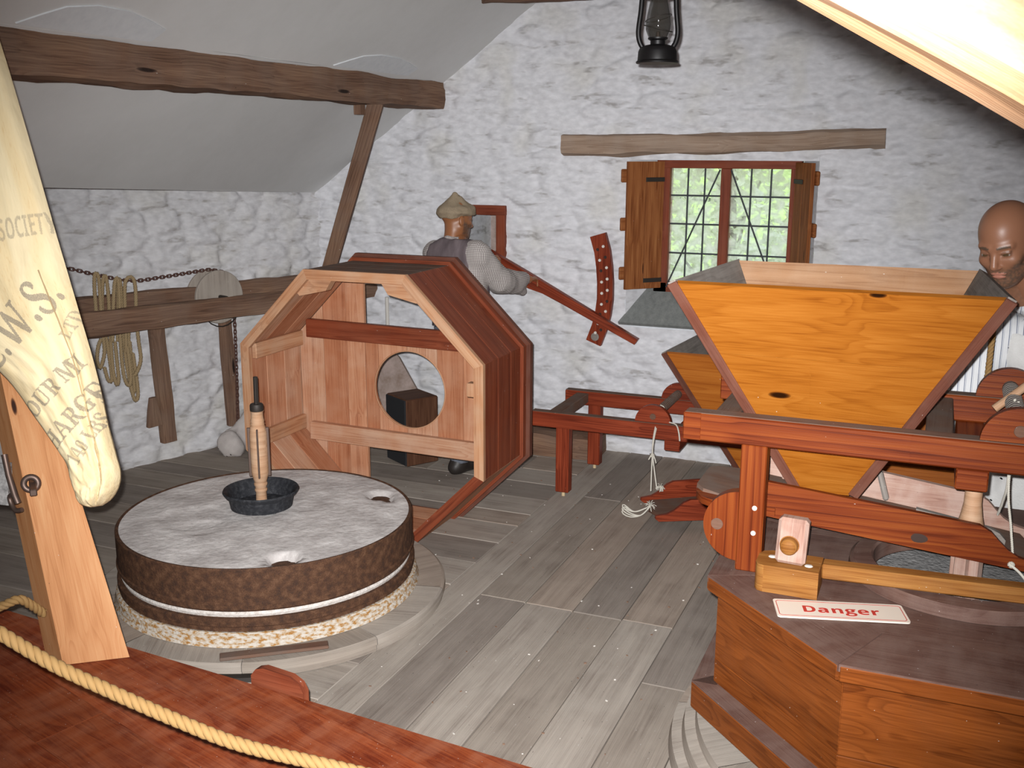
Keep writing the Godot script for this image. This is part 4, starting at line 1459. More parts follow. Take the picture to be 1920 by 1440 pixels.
func millstones() -> void:
	var c := Vector3(-2.777, 0, -3.731)
	var x := Transform3D(Basis(), c)
	# wooden curb round the bedstone
	var cu := thing("stone_curb", "low round wooden curb of pale dusty segments round the open millstones", "curb", c)
	for k in 9:
		var g := GB.new()
		g.off = rnd_off()
		var cx := Transform3D(Basis(Vector3.UP, TAU * k / 9.0 + 0.3), c)
		var sink := 0.0 if k != 3 else 0.0
		g.lathe([Vector2(0.66, 0.002), Vector2(0.66, 0.070 - sink), Vector2(0.80, 0.066 - sink), Vector2(0.812, 0.058), Vector2(0.814, 0.032), Vector2(0.806, 0.028), Vector2(0.806, 0.002), Vector2(0.66, 0.002)], 14, cx, 30.0, TAU / 9.0 - 0.004)
		part(cu, "curb_segment", g, M["floor%d" % [0, 2, 0, 3, 1, 0, 2, 0, 1][k]])
	var ol := GB.new()
	ol.lathe([Vector2(0.806, 0.002), Vector2(0.806, 0.022), Vector2(0.838, 0.020), Vector2(0.842, 0.002)], 60, Transform3D(Basis(Vector3.UP, -0.9), c), 30.0, 2.4)
	part(cu, "lower_rim", ol, M.iron_dark, "dark outer rim of the curb")
	# bedstone
	var bd := thing("bed_millstone", "fixed lower millstone, a rusty hooped band under a white plastered joint", "millstone", c)
	var g1 := GB.new()
	g1.lathe([Vector2(0.60, 0.072), Vector2(0.690, 0.072), Vector2(0.684, 0.084), Vector2(0.678, 0.118), Vector2(0.668, 0.128), Vector2(0.60, 0.128)], 120, x, 30.0, TAU, 0.0015)
	part(bd, "bed_plaster", g1, M.flecked, "flaking ochre and white plaster bed")
	g1 = GB.new()
	g1.lathe([Vector2(0.60, 0.126), Vector2(0.655, 0.126), Vector2(0.664, 0.132), Vector2(0.664, 0.150), Vector2(0.670, 0.155), Vector2(0.670, 0.182), Vector2(0.663, 0.188), Vector2(0.60, 0.188)], 120, x, 30.0)
	part(bd, "hoop", g1, M.rust)
	g1 = GB.new()
	g1.lathe([Vector2(0.55, 0.186), Vector2(0.648, 0.187), Vector2(0.652, 0.2), Vector2(0.645, 0.214), Vector2(0.55, 0.214)], 120, x, 30.0, TAU, 0.001)
	part(bd, "plaster_joint", g1, M.plaster_white)
	# runner
	var ru := thing("runner_millstone", "big round floury upper millstone bound with a broad rusty iron hoop", "millstone", c)
	var pits := [[-2.395, -3.301, 0.066, 0.035], [-2.425, -4.150, 0.062, 0.026], [-2.36, -4.120, 0.03, 0.02], [-3.05, -3.55, 0.16, 0.006], [-2.94, -3.47, 0.10, 0.005], [-3.33, -3.55, 0.09, 0.004]]
	part(ru, "stone_face", stone_face(c, 0.04, 0.650, 0.398, pits, 91, 0.0035), M.stone_top)
	g1 = GB.new()
	g1.lathe([Vector2(0.040, 0.395), Vector2(0.040, 0.22), Vector2(0.64, 0.216), Vector2(0.648, 0.235)], 100, x, 30.0)
	part(ru, "stone_body", g1, M.stone_grey)
	g1 = GB.new()
	g1.lathe([Vector2(0.648, 0.399), Vector2(0.660, 0.402), Vector2(0.664, 0.397), Vector2(0.664, 0.258), Vector2(0.669, 0.253), Vector2(0.669, 0.246), Vector2(0.658, 0.242), Vector2(0.658, 0.222), Vector2(0.652, 0.213), Vector2(0.640, 0.213)], 120, x, 30.0)
	part(ru, "hoop", g1, M.rust)
	for q in [pits[0], pits[1]]:
		g1 = GB.new()
		g1.lathe([Vector2(0.0, 0), Vector2(q[2] * 0.55, 0.001), Vector2(q[2] * 0.92, -0.002), Vector2(q[2] * 0.95, -0.01)], 18, Transform3D(Basis(), Vector3(q[0], 0.3985 - q[3] + 0.004, q[1])), 30.0, TAU, 0.06)
		part(ru, "lewis_hole", g1, M.rust, "reddish bottom of a lifting hole in the stone")
	# bowl in the eye and the turned damsel in it
	var bc := Vector3(-2.852, 0.400, -3.790)
	var bx := Transform3D(Basis(), bc)
	g1 = GB.new()
	g1.lathe([Vector2(0.0, 0.006), Vector2(0.142, 0.006), Vector2(0.152, 0.060), Vector2(0.166, 0.066), Vector2(0.176, 0.082), Vector2(0.172, 0.090), Vector2(0.160, 0.082), Vector2(0.148, 0.068), Vector2(0.134, 0.016), Vector2(0.0, 0.014)], 60, bx, 30.0, TAU, 0.004)
	solo("hopper_bowl", g1, M.black_bowl, "black round shallow bowl sitting in the eye of the open millstone", "bowl")
	var sp := thing("damsel", "pale turned wooden damsel with iron ribs standing in the black bowl", "damsel", bc + Vector3(0, 0.015, 0))
	g1 = GB.new()
	g1.lathe([Vector2(0, 0.015), Vector2(0.026, 0.015), Vector2(0.025, 0.075), Vector2(0.029, 0.080), Vector2(0.029, 0.088), Vector2(0.026, 0.092), Vector2(0.028, 0.104), Vector2(0.031, 0.108), Vector2(0.031, 0.116), Vector2(0.028, 0.122), Vector2(0.036, 0.150), Vector2(0.040, 0.17), Vector2(0.040, 0.36), Vector2(0.034, 0.39), Vector2(0.031, 0.395), Vector2(0.033, 0.402), Vector2(0.030, 0.41), Vector2(0.032, 0.418), Vector2(0.028, 0.43), Vector2(0.028, 0.458), Vector2(0.032, 0.464), Vector2(0.0, 0.466)], 20, bx, 40.0)
	part(sp, "turned_post", g1, M.turned)
	g1 = GB.new()
	g1.lathe([Vector2(0, 0.462), Vector2(0.029, 0.462), Vector2(0.031, 0.468), Vector2(0.031, 0.49), Vector2(0.028, 0.497), Vector2(0, 0.497)], 20, bx, 30.0)
	part(sp, "ferrule", g1, M.iron_dark, "dark iron ferrule")
	for k in 4:
		var an := PI / 4 + k * PI / 2 + 0.25
		var d := Vector3(cos(an), 0, sin(an))
		part(sp, "rib", bar(bc + d * 0.042 + Vector3(0, 0.15, 0), bc + d * 0.042 + Vector3(0, 0.385, 0), 0.008, 0.016, d), M.iron)
	part(sp, "spindle", bar(bc + Vector3(0, 0.49, 0), bc + Vector3(0.002, 0.625, 0), 0.018, 0.018, Vector3(1, 0, 0.4)), M.iron_dark)
	# loose strip on the curb
	var s0 := Vector3(-2.33, 0.078, -3.115)
	solo("loose_strip", bar(Vector3(-2.502, 0.079, -3.002), Vector3(-2.165, 0.079, -3.262), 0.052, 0.014), M.red_pine_dusty, "short red-brown wooden strip lying loose on the front of the curb", "strip")


# ---------------------------------------------------------------- the tun casing stood on its edge
func casing() -> void:
	var cx := -2.736
	var W := 1.43
	var cy := W / 2 + 0.002
	var zf := -4.50
	var zb := -5.00
	var R := W / 2 / cos(PI / 8)
	var at := Vector3(cx, 0, (zf + zb) / 2)
	var t := thing("tun_casing", "eight-sided wooden millstone casing stood up on edge, its open side to the room", "casing", at)
	var V := []
	for k in 9:
		V.append(Vector2(cx, cy) + Vector2.from_angle(-PI / 8 + k * PI / 4) * R)
	for k in 8:
		var a: Vector2 = V[k]
		var b: Vector2 = V[k + 1]
		var mid := (a + b) * 0.5 - Vector2(cx, cy)
		var nv := Vector3(mid.x, mid.y, 0).normalized()
		var ins := nv * -0.013
		for j in 3:
			var z := lerpf(zf, zb, (j + 0.5) / 3.0)
			var mt: Material = M["tun%d" % ((k + j) % 3)]
			if k == 0 or k == 1:
				mt = M.tun_red
			elif k == 2:
				mt = M.red_pine_dusty
			part(t, "plank", bar(Vector3(a.x, a.y, z) + ins, Vector3(b.x, b.y, z) + ins, (zf - zb) / 3.0 - 0.0015, 0.024, nv, 0.002), mt)
		# facing strip round the open edge, mouldings round the lid
		var o3 := Vector3(cx, cy, 0)
		part(t, "edge_strip", mitre(o3 + Vector3(0, 0, zf + 0.012), nv, W / 2 + 0.002, W / 2 - 0.050, 0.026), M.tun_edge if k != 7 else M.tun_red)
		for md in [[0.024, 0.018, 0.030], [-0.004, 0.012, 0.022], [-0.030, 0.036, 0.034]]:
			part(t, "moulding", mitre(o3 + Vector3(0, 0, zb + md[0]), nv, W / 2 + md[1], W / 2 - 0.01, md[2]), M.tun_red if md[0] > -0.01 else M.batten_brown)
	# gussets in the upper corners of the open side
	for s in [[2, Vector2(1, 0), Vector2(0.7, -0.7)], [3, Vector2(-1, 0), Vector2(-0.7, -0.7)]]:
		var v: Vector2 = V[s[0]] if s[0] == 2 else V[3]
		v = v * 0.955 + Vector2(cx, cy) * 0.045
		var sx := -1.0 if s[0] == 2 else 1.0
		var p := [v, v + Vector2(0.15 * sx, 0), v + Vector2(0.10 * sx, -0.075), v + Vector2(-0.06 * sx, -0.11), v + Vector2(-0.085 * sx, -0.085)]
		part(t, "gusset", board(p, 0.05, Vector3(0, 0, zf - 0.028), Vector3.RIGHT, Vector3.UP), M.tun_edge)
	# lid: boards, with the round eye cut through them
	var hole := ring2(Vector2(-2.705, 0.715), 0.222, 48)
	var xl := cx - W / 2 + 0.03
	var cut := [xl, -3.26, -3.105, -2.985]
	for i in 3:
		var x0: float = cut[i] + 0.001
		var x1: float = cut[i + 1] - 0.001
		var f := func(x: float) -> float:  # half height of the octagon at x
			return minf(W / 2 - 0.03, (W / 2 - 0.03) * 1.4142 - absf(x - cx))
		var p := [Vector2(x0, cy - f.call(x0)), Vector2(x1, cy - f.call(x1)), Vector2(x1, cy + f.call(x1)), Vector2(x0, cy + f.call(x0))]
		var gg := vboard(p, 0.02, zb)
		part(t, "lid_board", gg, M["tun%d" % (i % 3)])
	# the boards between the rails, cut by the eye
	var cols := [-2.983, -2.90, -2.72, -2.53, -2.37, -2.20, -2.045]
	for i in 6:
		var x0: float = cols[i] + 0.001
		var x1: float = cols[i + 1] - 0.001
		var rect := PackedVector2Array([Vector2(x0, 0.40), Vector2(x1, 0.40), Vector2(x1, 1.03), Vector2(x0, 1.03)])
		for piece in Geometry2D.clip_polygons(rect, hole):
			part(t, "lid_board", vboard(Array(piece), 0.02, zb), M["tun%d" % ((i + 1) % 3)])
	var rim := GB.new()
	rim.tube(Array(ring2(Vector2(-2.705, 0.715), 0.2225, 64)).map(func(q): return Vector3(q.x, q.y, zb + 0.009)), 0.004, 6, true)
	part(t, "eye_rim", rim, M.tun_edge)
	for y in [1.025, 0.415]:
		part(t, "rail", bar(Vector3(cx - W / 2 + 0.10, y + 0.006, zb + 0.032), Vector3(cx + W / 2 - 0.10, y - 0.008, zb + 0.032), 0.042, 0.105, Vector3.UP, 0.004), M.tun_red if y > 0.7 else M.tun0)
	# corner battens inside the left cheek, and one on the right
	for y in [cy + 0.25, cy - 0.25]:
		part(t, "batten", bar(Vector3(cx - W / 2 + 0.045, y, zf - 0.03), Vector3(cx - W / 2 + 0.045, y, zb + 0.02), 0.03, 0.085, Vector3.UP, 0.004), M.tun_edge)
	part(t, "batten", bar(Vector3(cx + W / 2 - 0.06, cy - 0.30, zb + 0.03), Vector3(cx + W / 2 - 0.06, cy + 0.30, zb + 0.03), 0.03, 0.09, Vector3.BACK, 0.004), M.tun1)
	for s in [[-0.02, 0.16], [0.02, -0.27]]:
		part(t, "block", blk(Vector3(cx + W / 2 - 0.055 + s[0], cy + s[1], zf - 0.02), Vector3(0.045, 0.07, 0.05)), M.tun_edge)


func mitre(o: Vector3, nv: Vector3, ro: float, ri: float, thick: float) -> GB:
	# one eighth of an eight-sided frame, cut on the mitre
	var g := GB.new()
	g.off = rnd_off()
	var k := tan(PI / 8)
	var fw := Vector3.BACK if absf(nv.y) > 0.01 or absf(nv.z) < 0.01 else Vector3.UP
	var xa := nv.cross(fw)
	g.prism(PackedVector2Array([Vector2(-ri * k, ri), Vector2(ri * k, ri), Vector2(ro * k, ro), Vector2(-ro * k, ro)]), thick, Transform3D(Basis(xa, nv, xa.cross(nv)), o))
	return g


func vboard(p: Array, thick: float, z: float) -> GB:
	# an upright board whose grain is vertical
	var g := GB.new()
	g.off = rnd_off()
	var q := PackedVector2Array()
	for v in p:
		q.append(Vector2(v.y, -v.x))
	g.prism(q, thick, Transform3D(Basis(Vector3.UP, Vector3.LEFT, Vector3.BACK), Vector3(0, 0, z)))
	return g


# ---------------------------------------------------------------- horse, hopper and shoe
func horse(k: int) -> void:
	var third := k == 0
	var at := Vector3(-0.30, 0.70, -3.5325) if third else Vector3(-0.90, 0.0, -5.88)
	var turn := 0.0 if third else PI
	var red: Material = M.red_pine_bright if third else M.red_pine
	var t := thing("hopper_horse", "red-brown wooden horse standing on the boxed millstones, holding the big hopper" if third else "low red-brown wooden horse on the floor by the white wall, holding the smaller hopper", "stand", at, "hopper horses")
	t.rotation.y = turn
	var P := func(called: String, g: GB, m: Material) -> MeshInstance3D: return part(t, called, g, m, "", true)
	for s in [-1.0, 1.0]:
		var z: float = 0.30 * s
		P.call("rail", bar(Vector3(-0.43, 0.470, z), Vector3(1.29, 0.470, z), 0.065, 0.09, Vector3.UP, 0.005), red)
		P.call("rail_end", bar(Vector3(-0.433, 0.470, z), Vector3(-0.372, 0.470, z), 0.0675, 0.0915, Vector3.UP, 0.004), red)
		P.call("rail_dust", bar(Vector3(-0.428, 0.5155, z), Vector3(1.288, 0.5155, z), 0.057, 0.003, Vector3.UP, 0.001), M.red_pine_dusty)
		for lx in [-0.201, 1.09]:
			P.call("leg", bar(Vector3(lx, 0.0 if third else 0.03, z), Vector3(lx, 0.428, z), 0.065, 0.082, Vector3.RIGHT, 0.004), red)
			var g := GB.new()
			g.lathe([Vector2(0, -0.002 if not third else 0.03), Vector2(0.011, -0.002 if not third else 0.03), Vector2(0.011, 0.06), Vector2(0, 0.06)], 12, Transform3D(Basis(), Vector3(lx, 0, z)))
			P.call("floor_peg", g, M.peg)
			for y in ([0.135, 0.22] if third else []):
				var pg := GB.new()
				pg.lathe([Vector2(0, 0), Vector2(0.0085, 0), Vector2(0.0075, 0.003), Vector2(0, 0.004)], 12, Transform3D(Basis(Vector3.RIGHT, PI / 2 * s), Vector3(lx + 0.012, y, z + 0.0325 * s)))
				P.call("dowel", pg, M.white_paint)
		# half-round bearing cheeks of the windlass
		var q := ring2(Vector2(0.55, 0), 0.105, 20, 0.0, PI)
		P.call("windlass_cheek", board(Array(q), 0.034, Vector3(0, 0.514, z), Vector3.RIGHT, Vector3.UP, PackedVector2Array(), 30.0), red)
		var pl := GB.new()
		pl.lathe([Vector2(0, 0), Vector2(0.018, 0), Vector2(0.017, 0.003), Vector2(0, 0.003)], 16, Transform3D(Basis(Vector3.RIGHT, PI / 2 * s), Vector3(0.55, 0.552, z + 0.017 * s)))
		P.call("bearing_end", pl, M.red_pine_dusty)
	for lx in [-0.31, 0.335, 1.17]:
		P.call("cross_bar", bar(Vector3(lx, 0.475, -0.268), Vector3(lx, 0.475, 0.268), 0.08, 0.06, Vector3.UP, 0.004), M.red_pine_dusty)
	P.call("under_bar", bar(Vector3(0.435, 0.392, -0.31), Vector3(0.435, 0.392, 0.325), 0.09, 0.066, Vector3.UP, 0.004), red)
	# half-round cheek beside the near leg with its plugged roller hole
	var hc := ring2(Vector2(-0.235, 0), 0.118, 20, PI / 2, PI)
	P.call("leg_cheek", board(Array(hc).map(func(q): return Vector2(q.y, -q.x)), 0.045, Vector3(0, 0.148, 0.305), Vector3.UP, Vector3.LEFT, PackedVector2Array(), 30.0), red)
	var hp := GB.new()
	hp.lathe([Vector2(0, 0), Vector2(0.020, 0), Vector2(0.019, 0.002), Vector2(0.0, 0.0015)], 20, Transform3D(Basis(Vector3.RIGHT, PI / 2), Vector3(-0.308, 0.148, 0.327)))
	P.call("roller_plug", hp, M.red_pine_dusty)
	# windlass roller with grooves
	var rl := GB.new()
	var pr := [Vector2(0, -0.283), Vector2(0.026, -0.283)]
	for i in 20:
		var y := -0.26 + i * 0.0265
		pr.append(Vector2(0.027, y)); pr.append(Vector2(0.027, y + 0.016)); pr.append(Vector2(0.0225, y + 0.020)); pr.append(Vector2(0.0225, y + 0.0225))
	pr.append(Vector2(0.026, 0.283)); pr.append(Vector2(0, 0.283))
	rl.lathe(pr, 16, Transform3D(Basis(Vector3.RIGHT, PI / 2), Vector3(0.55, 0.552, 0)), 30.0)
	P.call("windlass_roller", rl, M.grey_pine if third else M.red_pine_dusty)
	if third:
		var hd := GB.new()
		hd.tube([Vector3(0.495, 0.525, -0.065), Vector3(0.55, 0.575, -0.080), Vector3(0.635, 0.652, -0.105)], 0.0135, 10)
		P.call("windlass_handle", hd, M.turned)
	# hopper
	var ho := thing("hopper", "big orange varnished pine grain hopper, wide open at the top" if third else "smaller-looking orange-brown hopper half hidden behind the big hopper", "hopper", at, "grain hoppers")
	ho.rotation.y = turn
	var hm: Material = M.orange_pine if third else M.orange_pine_deep
	var yb := 0.22
	var yt := 0.935
	var fz := 1.0 if third else -1.0   # its broad face looks to the room
	var top := [Vector3(-0.492, yt, 0.365 * fz), Vector3(0.500, yt, 0.365 * fz), Vector3(0.440, yt, -0.345 * fz), Vector3(-0.425, yt, -0.345 * fz)]
	var low := [Vector3(-0.105, yb, 0.085 * fz), Vector3(0.105, yb, 0.085 * fz), Vector3(0.095, yb, -0.085 * fz), Vector3(-0.095, yb, -0.085 * fz)]
	for s in 4:
		var a: Vector3 = low[s]
		var b: Vector3 = low[(s + 1) % 4]
		var c: Vector3 = top[(s + 1) % 4]
		var d: Vector3 = top[s]
		var inn := (b - a).cross(d - a).normalized()
		if inn.dot(Vector3(0, yb + 0.3, 0) - (a + c) * 0.5) < 0.0:
			inn = -inn
		var cutv: Array = [0.0, 0.36, 0.68, 1.0] if s % 2 == 0 else [0.0, 0.5, 1.0]
		var e := 0.026 if s % 2 == 0 else 0.0
		for m in cutv.size() - 1:
			var v0: float = cutv[m] + (0.0006 if m > 0 else 0.0)
			var v1: float = cutv[m + 1] - (0.0006 if m < cutv.size() - 2 else 0.0)
			var q := []
			for uv in [[0, v0], [1, v0], [1, v1], [0, v1]]:
				var l := a.lerp(d, uv[1])
				var r := b.lerp(c, uv[1])
				var w := (r - l).normalized() * e
				q.append(l + w if uv[0] == 0 else r - w)
			var hm2: Material = hm if s == 0 else (M.bare_pine if s == 2 else M.grey_pine)
			part(ho, ["front_board", "end_board", "back_board", "end_board"][s], hexa(q, inn * (0.020 if s % 2 == 0 else 0.026), b - a), hm2, "", true)
		if s == 0:
			for ed in [[a, d, 1.0], [b, c, -1.0]]:
				var off := Vector3(ed[2] * 0.013, 0, 0)
				part(ho, "edge_batten", bar(ed[0] + off, ed[1] + off, 0.034, 0.010, -inn, 0.002), M.batten_brown, "", true)
	# shoe
	var sh := thing("feed_shoe", "long red-brown feed shoe slung under the big hopper, dark knot in its side" if third else "feed shoe resting on the floor under the low horse, white cord at its tip", "shoe", at, "feed shoes")
	if third:
		sh.rotation.y = 0.0
	else:
		var bs := Basis(Vector3(-0.86, 0, 0.51), Vector3.UP, Vector3(-0.51, 0, -0.86)) * Basis(Vector3.BACK, 0.10)
		sh.transform = Transform3D(bs, Vector3(-1.385, 0.105, -5.36) - bs * Vector3(0.64, 0.115, 0))
	var side := [Vector2(-0.26, 0.165), Vector2(0.275, 0.107), Vector2(0.64, 0.068), Vector2(0.662, 0.082), Vector2(0.66, 0.098), Vector2(0.60, 0.112), Vector2(0.565, 0.134), Vector2(0.54, 0.158), Vector2(0.515, 0.185), Vector2(0.48, 0.204), Vector2(-0.19, 0.276), Vector2(-0.26, 0.284)]
	for s in [-1.0, 1.0]:
		var zc: float = 0.19 * s
		var xa := Vector3(1, 0, -0.06 * s).normalized()
		part(sh, "side_board", board(side, 0.022, Vector3(0, 0, zc), xa, Vector3.UP), (M.red_pine_bright if third else M.red_pine) if s > 0 or not third else M.pink_block, "", true)
	var bot := [Vector2(-0.43, -0.10), Vector2(-0.40, -0.14), Vector2(-0.30, -0.17), Vector2(0.30, -0.155), Vector2(0.62, -0.13), Vector2(0.66, 0.0), Vector2(0.62, 0.13), Vector2(0.30, 0.155), Vector2(-0.30, 0.17), Vector2(-0.40, 0.14), Vector2(-0.43, 0.10)]
	var sl := Vector3(1, -0.108, 0).normalized()
	part(sh, "bottom_board", board(bot, 0.02, Vector3(0, 0.148, 0), sl, Vector3(0, 0, 1)), M.red_pine_dusty, "", true)
	part(sh, "tail_board", board([Vector2(-0.43, 0.06), Vector2(-0.42, 0.12), Vector2(-0.39, 0.17), Vector2(-0.34, 0.20), Vector2(-0.14, 0.20), Vector2(-0.14, -0.02), Vector2(-0.38, 0.0), Vector2(-0.41, 0.02)], 0.026, Vector3(0, 0.175, 0.02), Vector3.RIGHT, Vector3(0, 0, 1)), red, "", true)
	for q in [[0.05, 0.028], [0.16, 0.02]]:
		part(sh, "cleat", bar(Vector3(q[0] + 0.03, 0.145, -0.150), Vector3(q[0], 0.262 - q[0] * 0.1, -0.150), 0.03, q[1], Vector3.RIGHT, 0.006), M.grey_pine, "", true)
	part(sh, "back_stop", bar(Vector3(-0.17, 0.20, -0.16), Vector3(-0.05, 0.19, -0.16), 0.02, 0.16, Vector3.UP, 0.004), M.pink_block, "", true)
	if third:
		part(sh, "guard_board", board([Vector2(0.29, 0.100), Vector2(0.56, 0.080), Vector2(0.565, 0.120), Vector2(0.545, 0.142), Vector2(0.515, 0.155), Vector2(0.29, 0.190)], 0.022, Vector3(0, 0, 0.032), Vector3.RIGHT, Vector3.UP), M.grey_pine, "", true)
		var kn := GB.new()
		kn.lathe([Vector2(0, 0.0), Vector2(0.012, 0.001), Vector2(0.019, 0.0)], 16, Transform3D(Basis(Vector3.RIGHT, PI / 2) * Basis.from_scale(Vector3(1.5, 1, 0.8)), Vector3(0.305, 0.140, 0.1835)))
		part(sh, "knot", kn, M.dark_hole, "dark knot in the board", true)


# ---------------------------------------------------------------- the boxed third pair of stones
func octo(ap: float, c: Vector2) -> PackedVector2Array:
	return ring2(c, ap / cos(PI / 8), 8, PI / 8)


func third_tun() -> void:
	var c := Vector3(0.155, 0, -3.44)
	var t := thing("tun_box", "large eight-sided red-brown wooden box over the third pair of stones", "casing", c)
	var base := thing("floor_ring", "pale dusty stepped ring on the floor round the eight-sided box", "curb", c)
	for k in 10:
		var g := GB.new()
		g.off = rnd_off()
		g.lathe([Vector2(0.70, 0.001), Vector2(0.70, 0.135), Vector2(0.83, 0.13), Vector2(0.835, 0.095), Vector2(0.872, 0.09), Vector2(0.88, 0.05), Vector2(0.915, 0.045), Vector2(0.925, 0.001)], 12, Transform3D(Basis(Vector3.UP, TAU * k / 10.0), c), 30.0, TAU / 10.0 - 0.003)
		part(base, "ring_segment", g, M["floor%d" % (k % 3)])
	for k in 8:
		var a0 := PI / 8 + k * PI / 4
		var nv := Vector3(cos(a0 + PI / 8), 0, sin(a0 + PI / 8))
		var ed := func(ap: float, y: float) -> Array:
			var r := ap / cos(PI / 8)
			var tv := Vector3(-nv.z, 0, nv.x) * 0.0056
			return [c + Vector3(cos(a0) * r, y, sin(a0) * r) - tv, c + Vector3(cos(a0 + PI / 4) * r, y, sin(a0 + PI / 4) * r) + tv]
		var wm: Material = M.box_red
		var e: Array = ed.call(0.722, 0.535)
		part(t, "plank", bar(e[0], e[1], 0.026, 0.248, Vector3.UP, 0.002), wm)
		e = ed.call(0.722, 0.30)
		part(t, "plank", bar(e[0], e[1], 0.026, 0.218, Vector3.UP, 0.002), wm)
		e = ed.call(0.79, 0.275)
		part(t, "skirt", bar(e[0], e[1], 0.026, 0.09, Vector3.UP, 0.003), M.box_red)
		part(t, "skirt_ledge", bar(e[0] - nv * 0.03 + Vector3.UP * 0.048, e[1] - nv * 0.03 + Vector3.UP * 0.048, 0.085, 0.006, Vector3.UP, 0.001), M.box_top)
		e = ed.call(0.752, 0.672)
		part(t, "lip", bar(e[0], e[1], 0.036, 0.052, Vector3.UP, 0.006), M.box_red)
		# mitred top boards
		var i0 := 0.53 / cos(PI / 8)
		var i1 := 0.768 / cos(PI / 8)
		var g := GB.new()
		g.off = rnd_off()
		var mid := a0 + PI / 8
		var xa := Vector3(-sin(mid), 0, cos(mid))
		var hw0 := 0.53 * tan(PI / 8) - 0.001
		var hw1 := 0.768 * tan(PI / 8) - 0.001
		g.prism(PackedVector2Array([Vector2(-hw0, 0.531), Vector2(hw0, 0.531), Vector2(hw1, 0.768), Vector2(-hw1, 0.768)]), 0.022, Transform3D(Basis(xa, nv, xa.cross(nv)), c + Vector3.UP * 0.689))
		part(t, "top_board", g, M.box_top)
	# inner top: three boards with the eye cut out
	var inner := octo(0.5295, Vector2.ZERO)
	var eye := ring2(Vector2.ZERO, 0.285, 48)
	for s in [[-0.53, -0.20], [-0.199, 0.16], [0.161, 0.53]]:
		var strip := PackedVector2Array([Vector2(-0.6, s[0]), Vector2(0.6, s[0]), Vector2(0.6, s[1]), Vector2(-0.6, s[1])])
		for q in Geometry2D.intersect_polygons(inner, strip):
			for q2 in Geometry2D.clip_polygons(q, eye):
				part(t, "top_board", board(Array(q2), 0.02, c + Vector3.UP * 0.688, Vector3.RIGHT, Vector3.BACK), M.box_top)
	var rg_ := GB.new()
	rg_.off = rnd_off()
	rg_.lathe([Vector2(0.283, 0.68), Vector2(0.283, 0.738), Vector2(0.290, 0.744), Vector2(0.345, 0.738), Vector2(0.358, 0.725), Vector2(0.360, 0.70), Vector2(0.283, 0.68)], 64, Transform3D(Basis(), c), 30.0)
	part(t, "eye_ring", rg_, M.box_top)
	# the stone under it and its damsel
	var g2 := GB.new()
	g2.add(stone_face(c, 0.05, 0.645, 0.625, [], 95, 0.003))
	g2.lathe([Vector2(0.645, 0.625), Vector2(0.65, 0.61), Vector2(0.65, 0.30), Vector2(0.0, 0.30)], 80, Transform3D(Basis(), c), 30.0)
	solo("boxed_millstone", g2, M.stone_grey, "grey millstone glimpsed through the round eye of the eight-sided box", "millstone")
	var d := thing("boxed_damsel", "pale turned damsel post rising through the eye under the big hopper", "damsel", c + Vector3(0, 0.62, 0))
	for k in 4:
		var an := k * PI / 2 + 0.5
		part(d, "rib", bar(c + Vector3(cos(an) * 0.030, 0.60, sin(an) * 0.030), c + Vector3(cos(an) * 0.030, 0.83, sin(an) * 0.030), 0.038, 0.034, Vector3(cos(an), 0, sin(an)), 0.004), M.pink_block)
	var g3 := GB.new()
	g3.lathe([Vector2(0, 0.80), Vector2(0.040, 0.80), Vector2(0.043, 0.83), Vector2(0.040, 0.85), Vector2(0.043, 0.858), Vector2(0.038, 0.872), Vector2(0.040, 0.880), Vector2(0.033, 0.91), Vector2(0.027, 0.95), Vector2(0.026, 1.03), Vector2(0.024, 1.08), Vector2(0.0, 1.08)], 24, Transform3D(Basis(), c), 40.0)
	part(d, "turned_post", g3, M.turned)
	# oak bar with its thick end block, the knobbed block on it
	var b := thing("oak_bar", "long pale oak bar with a thick end block lying across the eight-sided box", "bar", Vector3(-0.36, 0.70, -3.1))
	part(b, "end_block", board(Array(PackedVector2Array([Vector2(-0.265, -3.060), Vector2(-0.265, -3.195), Vector2(-0.42, -3.195), Vector2(-0.447, -3.182), Vector2(-0.458, -3.155), Vector2(-0.458, -3.085), Vector2(-0.447, -3.066), Vector2(-0.43, -3.060)])).map(func(q): return Vector2(q.x, q.y)), 0.088, Vector3(0, 0.745, 0), Vector3.RIGHT, Vector3.BACK, PackedVector2Array(), 50.0), M.oak)
	part(b, "bar", bar(Vector3(-0.264, 0.763, -3.168), Vector3(0.95, 0.800, -3.168), 0.055, 0.048, Vector3.UP, 0.004), M.oak)
	for q in [Vector3(-0.415, 0.7895, -3.14), Vector3(-0.30, 0.7895, -3.105)]:
		var w := GB.new()
		w.lathe([Vector2(0, 0.003), Vector2(0.010, 0.0025), Vector2(0.013, 0)], 14, Transform3D(Basis(), q))
		part(b, "dowel", w, M.white_paint)
	var kb := thing("knob_block", "small pinkish floury wooden block with a round knob standing on the oak bar", "block", Vector3(-0.357, 0.79, -3.12))
	part(kb, "body", bar(Vector3(-0.357, 0.7895, -3.115), Vector3(-0.352, 0.935, -3.125), 0.055, 0.092, Vector3.RIGHT, 0.010), M.pink_block)
	var k1 := GB.new()
	k1.lathe([Vector2(0, 0.03), Vector2(0.012, 0.0295), Vector2(0.022, 0.026), Vector2(0.0265, 0.018), Vector2(0.0265, 0.0), Vector2(0.030, -0.002)], 24, Transform3D(Basis(Vector3.RIGHT, PI / 2), Vector3(-0.360, 0.855, -3.088)), 60.0)
	part(kb, "knob", k1, M.oak)
	# sign
	var q0 := Vector3(-0.391, 0.703, -3.012)
	var q1 := Vector3(-0.027, 0.703, -3.117)
	var xs := (q1 - q0).normalized()
	var zs := Vector3(-xs.z, 0, xs.x)
	var sg := thing("danger_sign", "flat cream Danger sign with red lettering lying on the eight-sided box", "sign", q0)
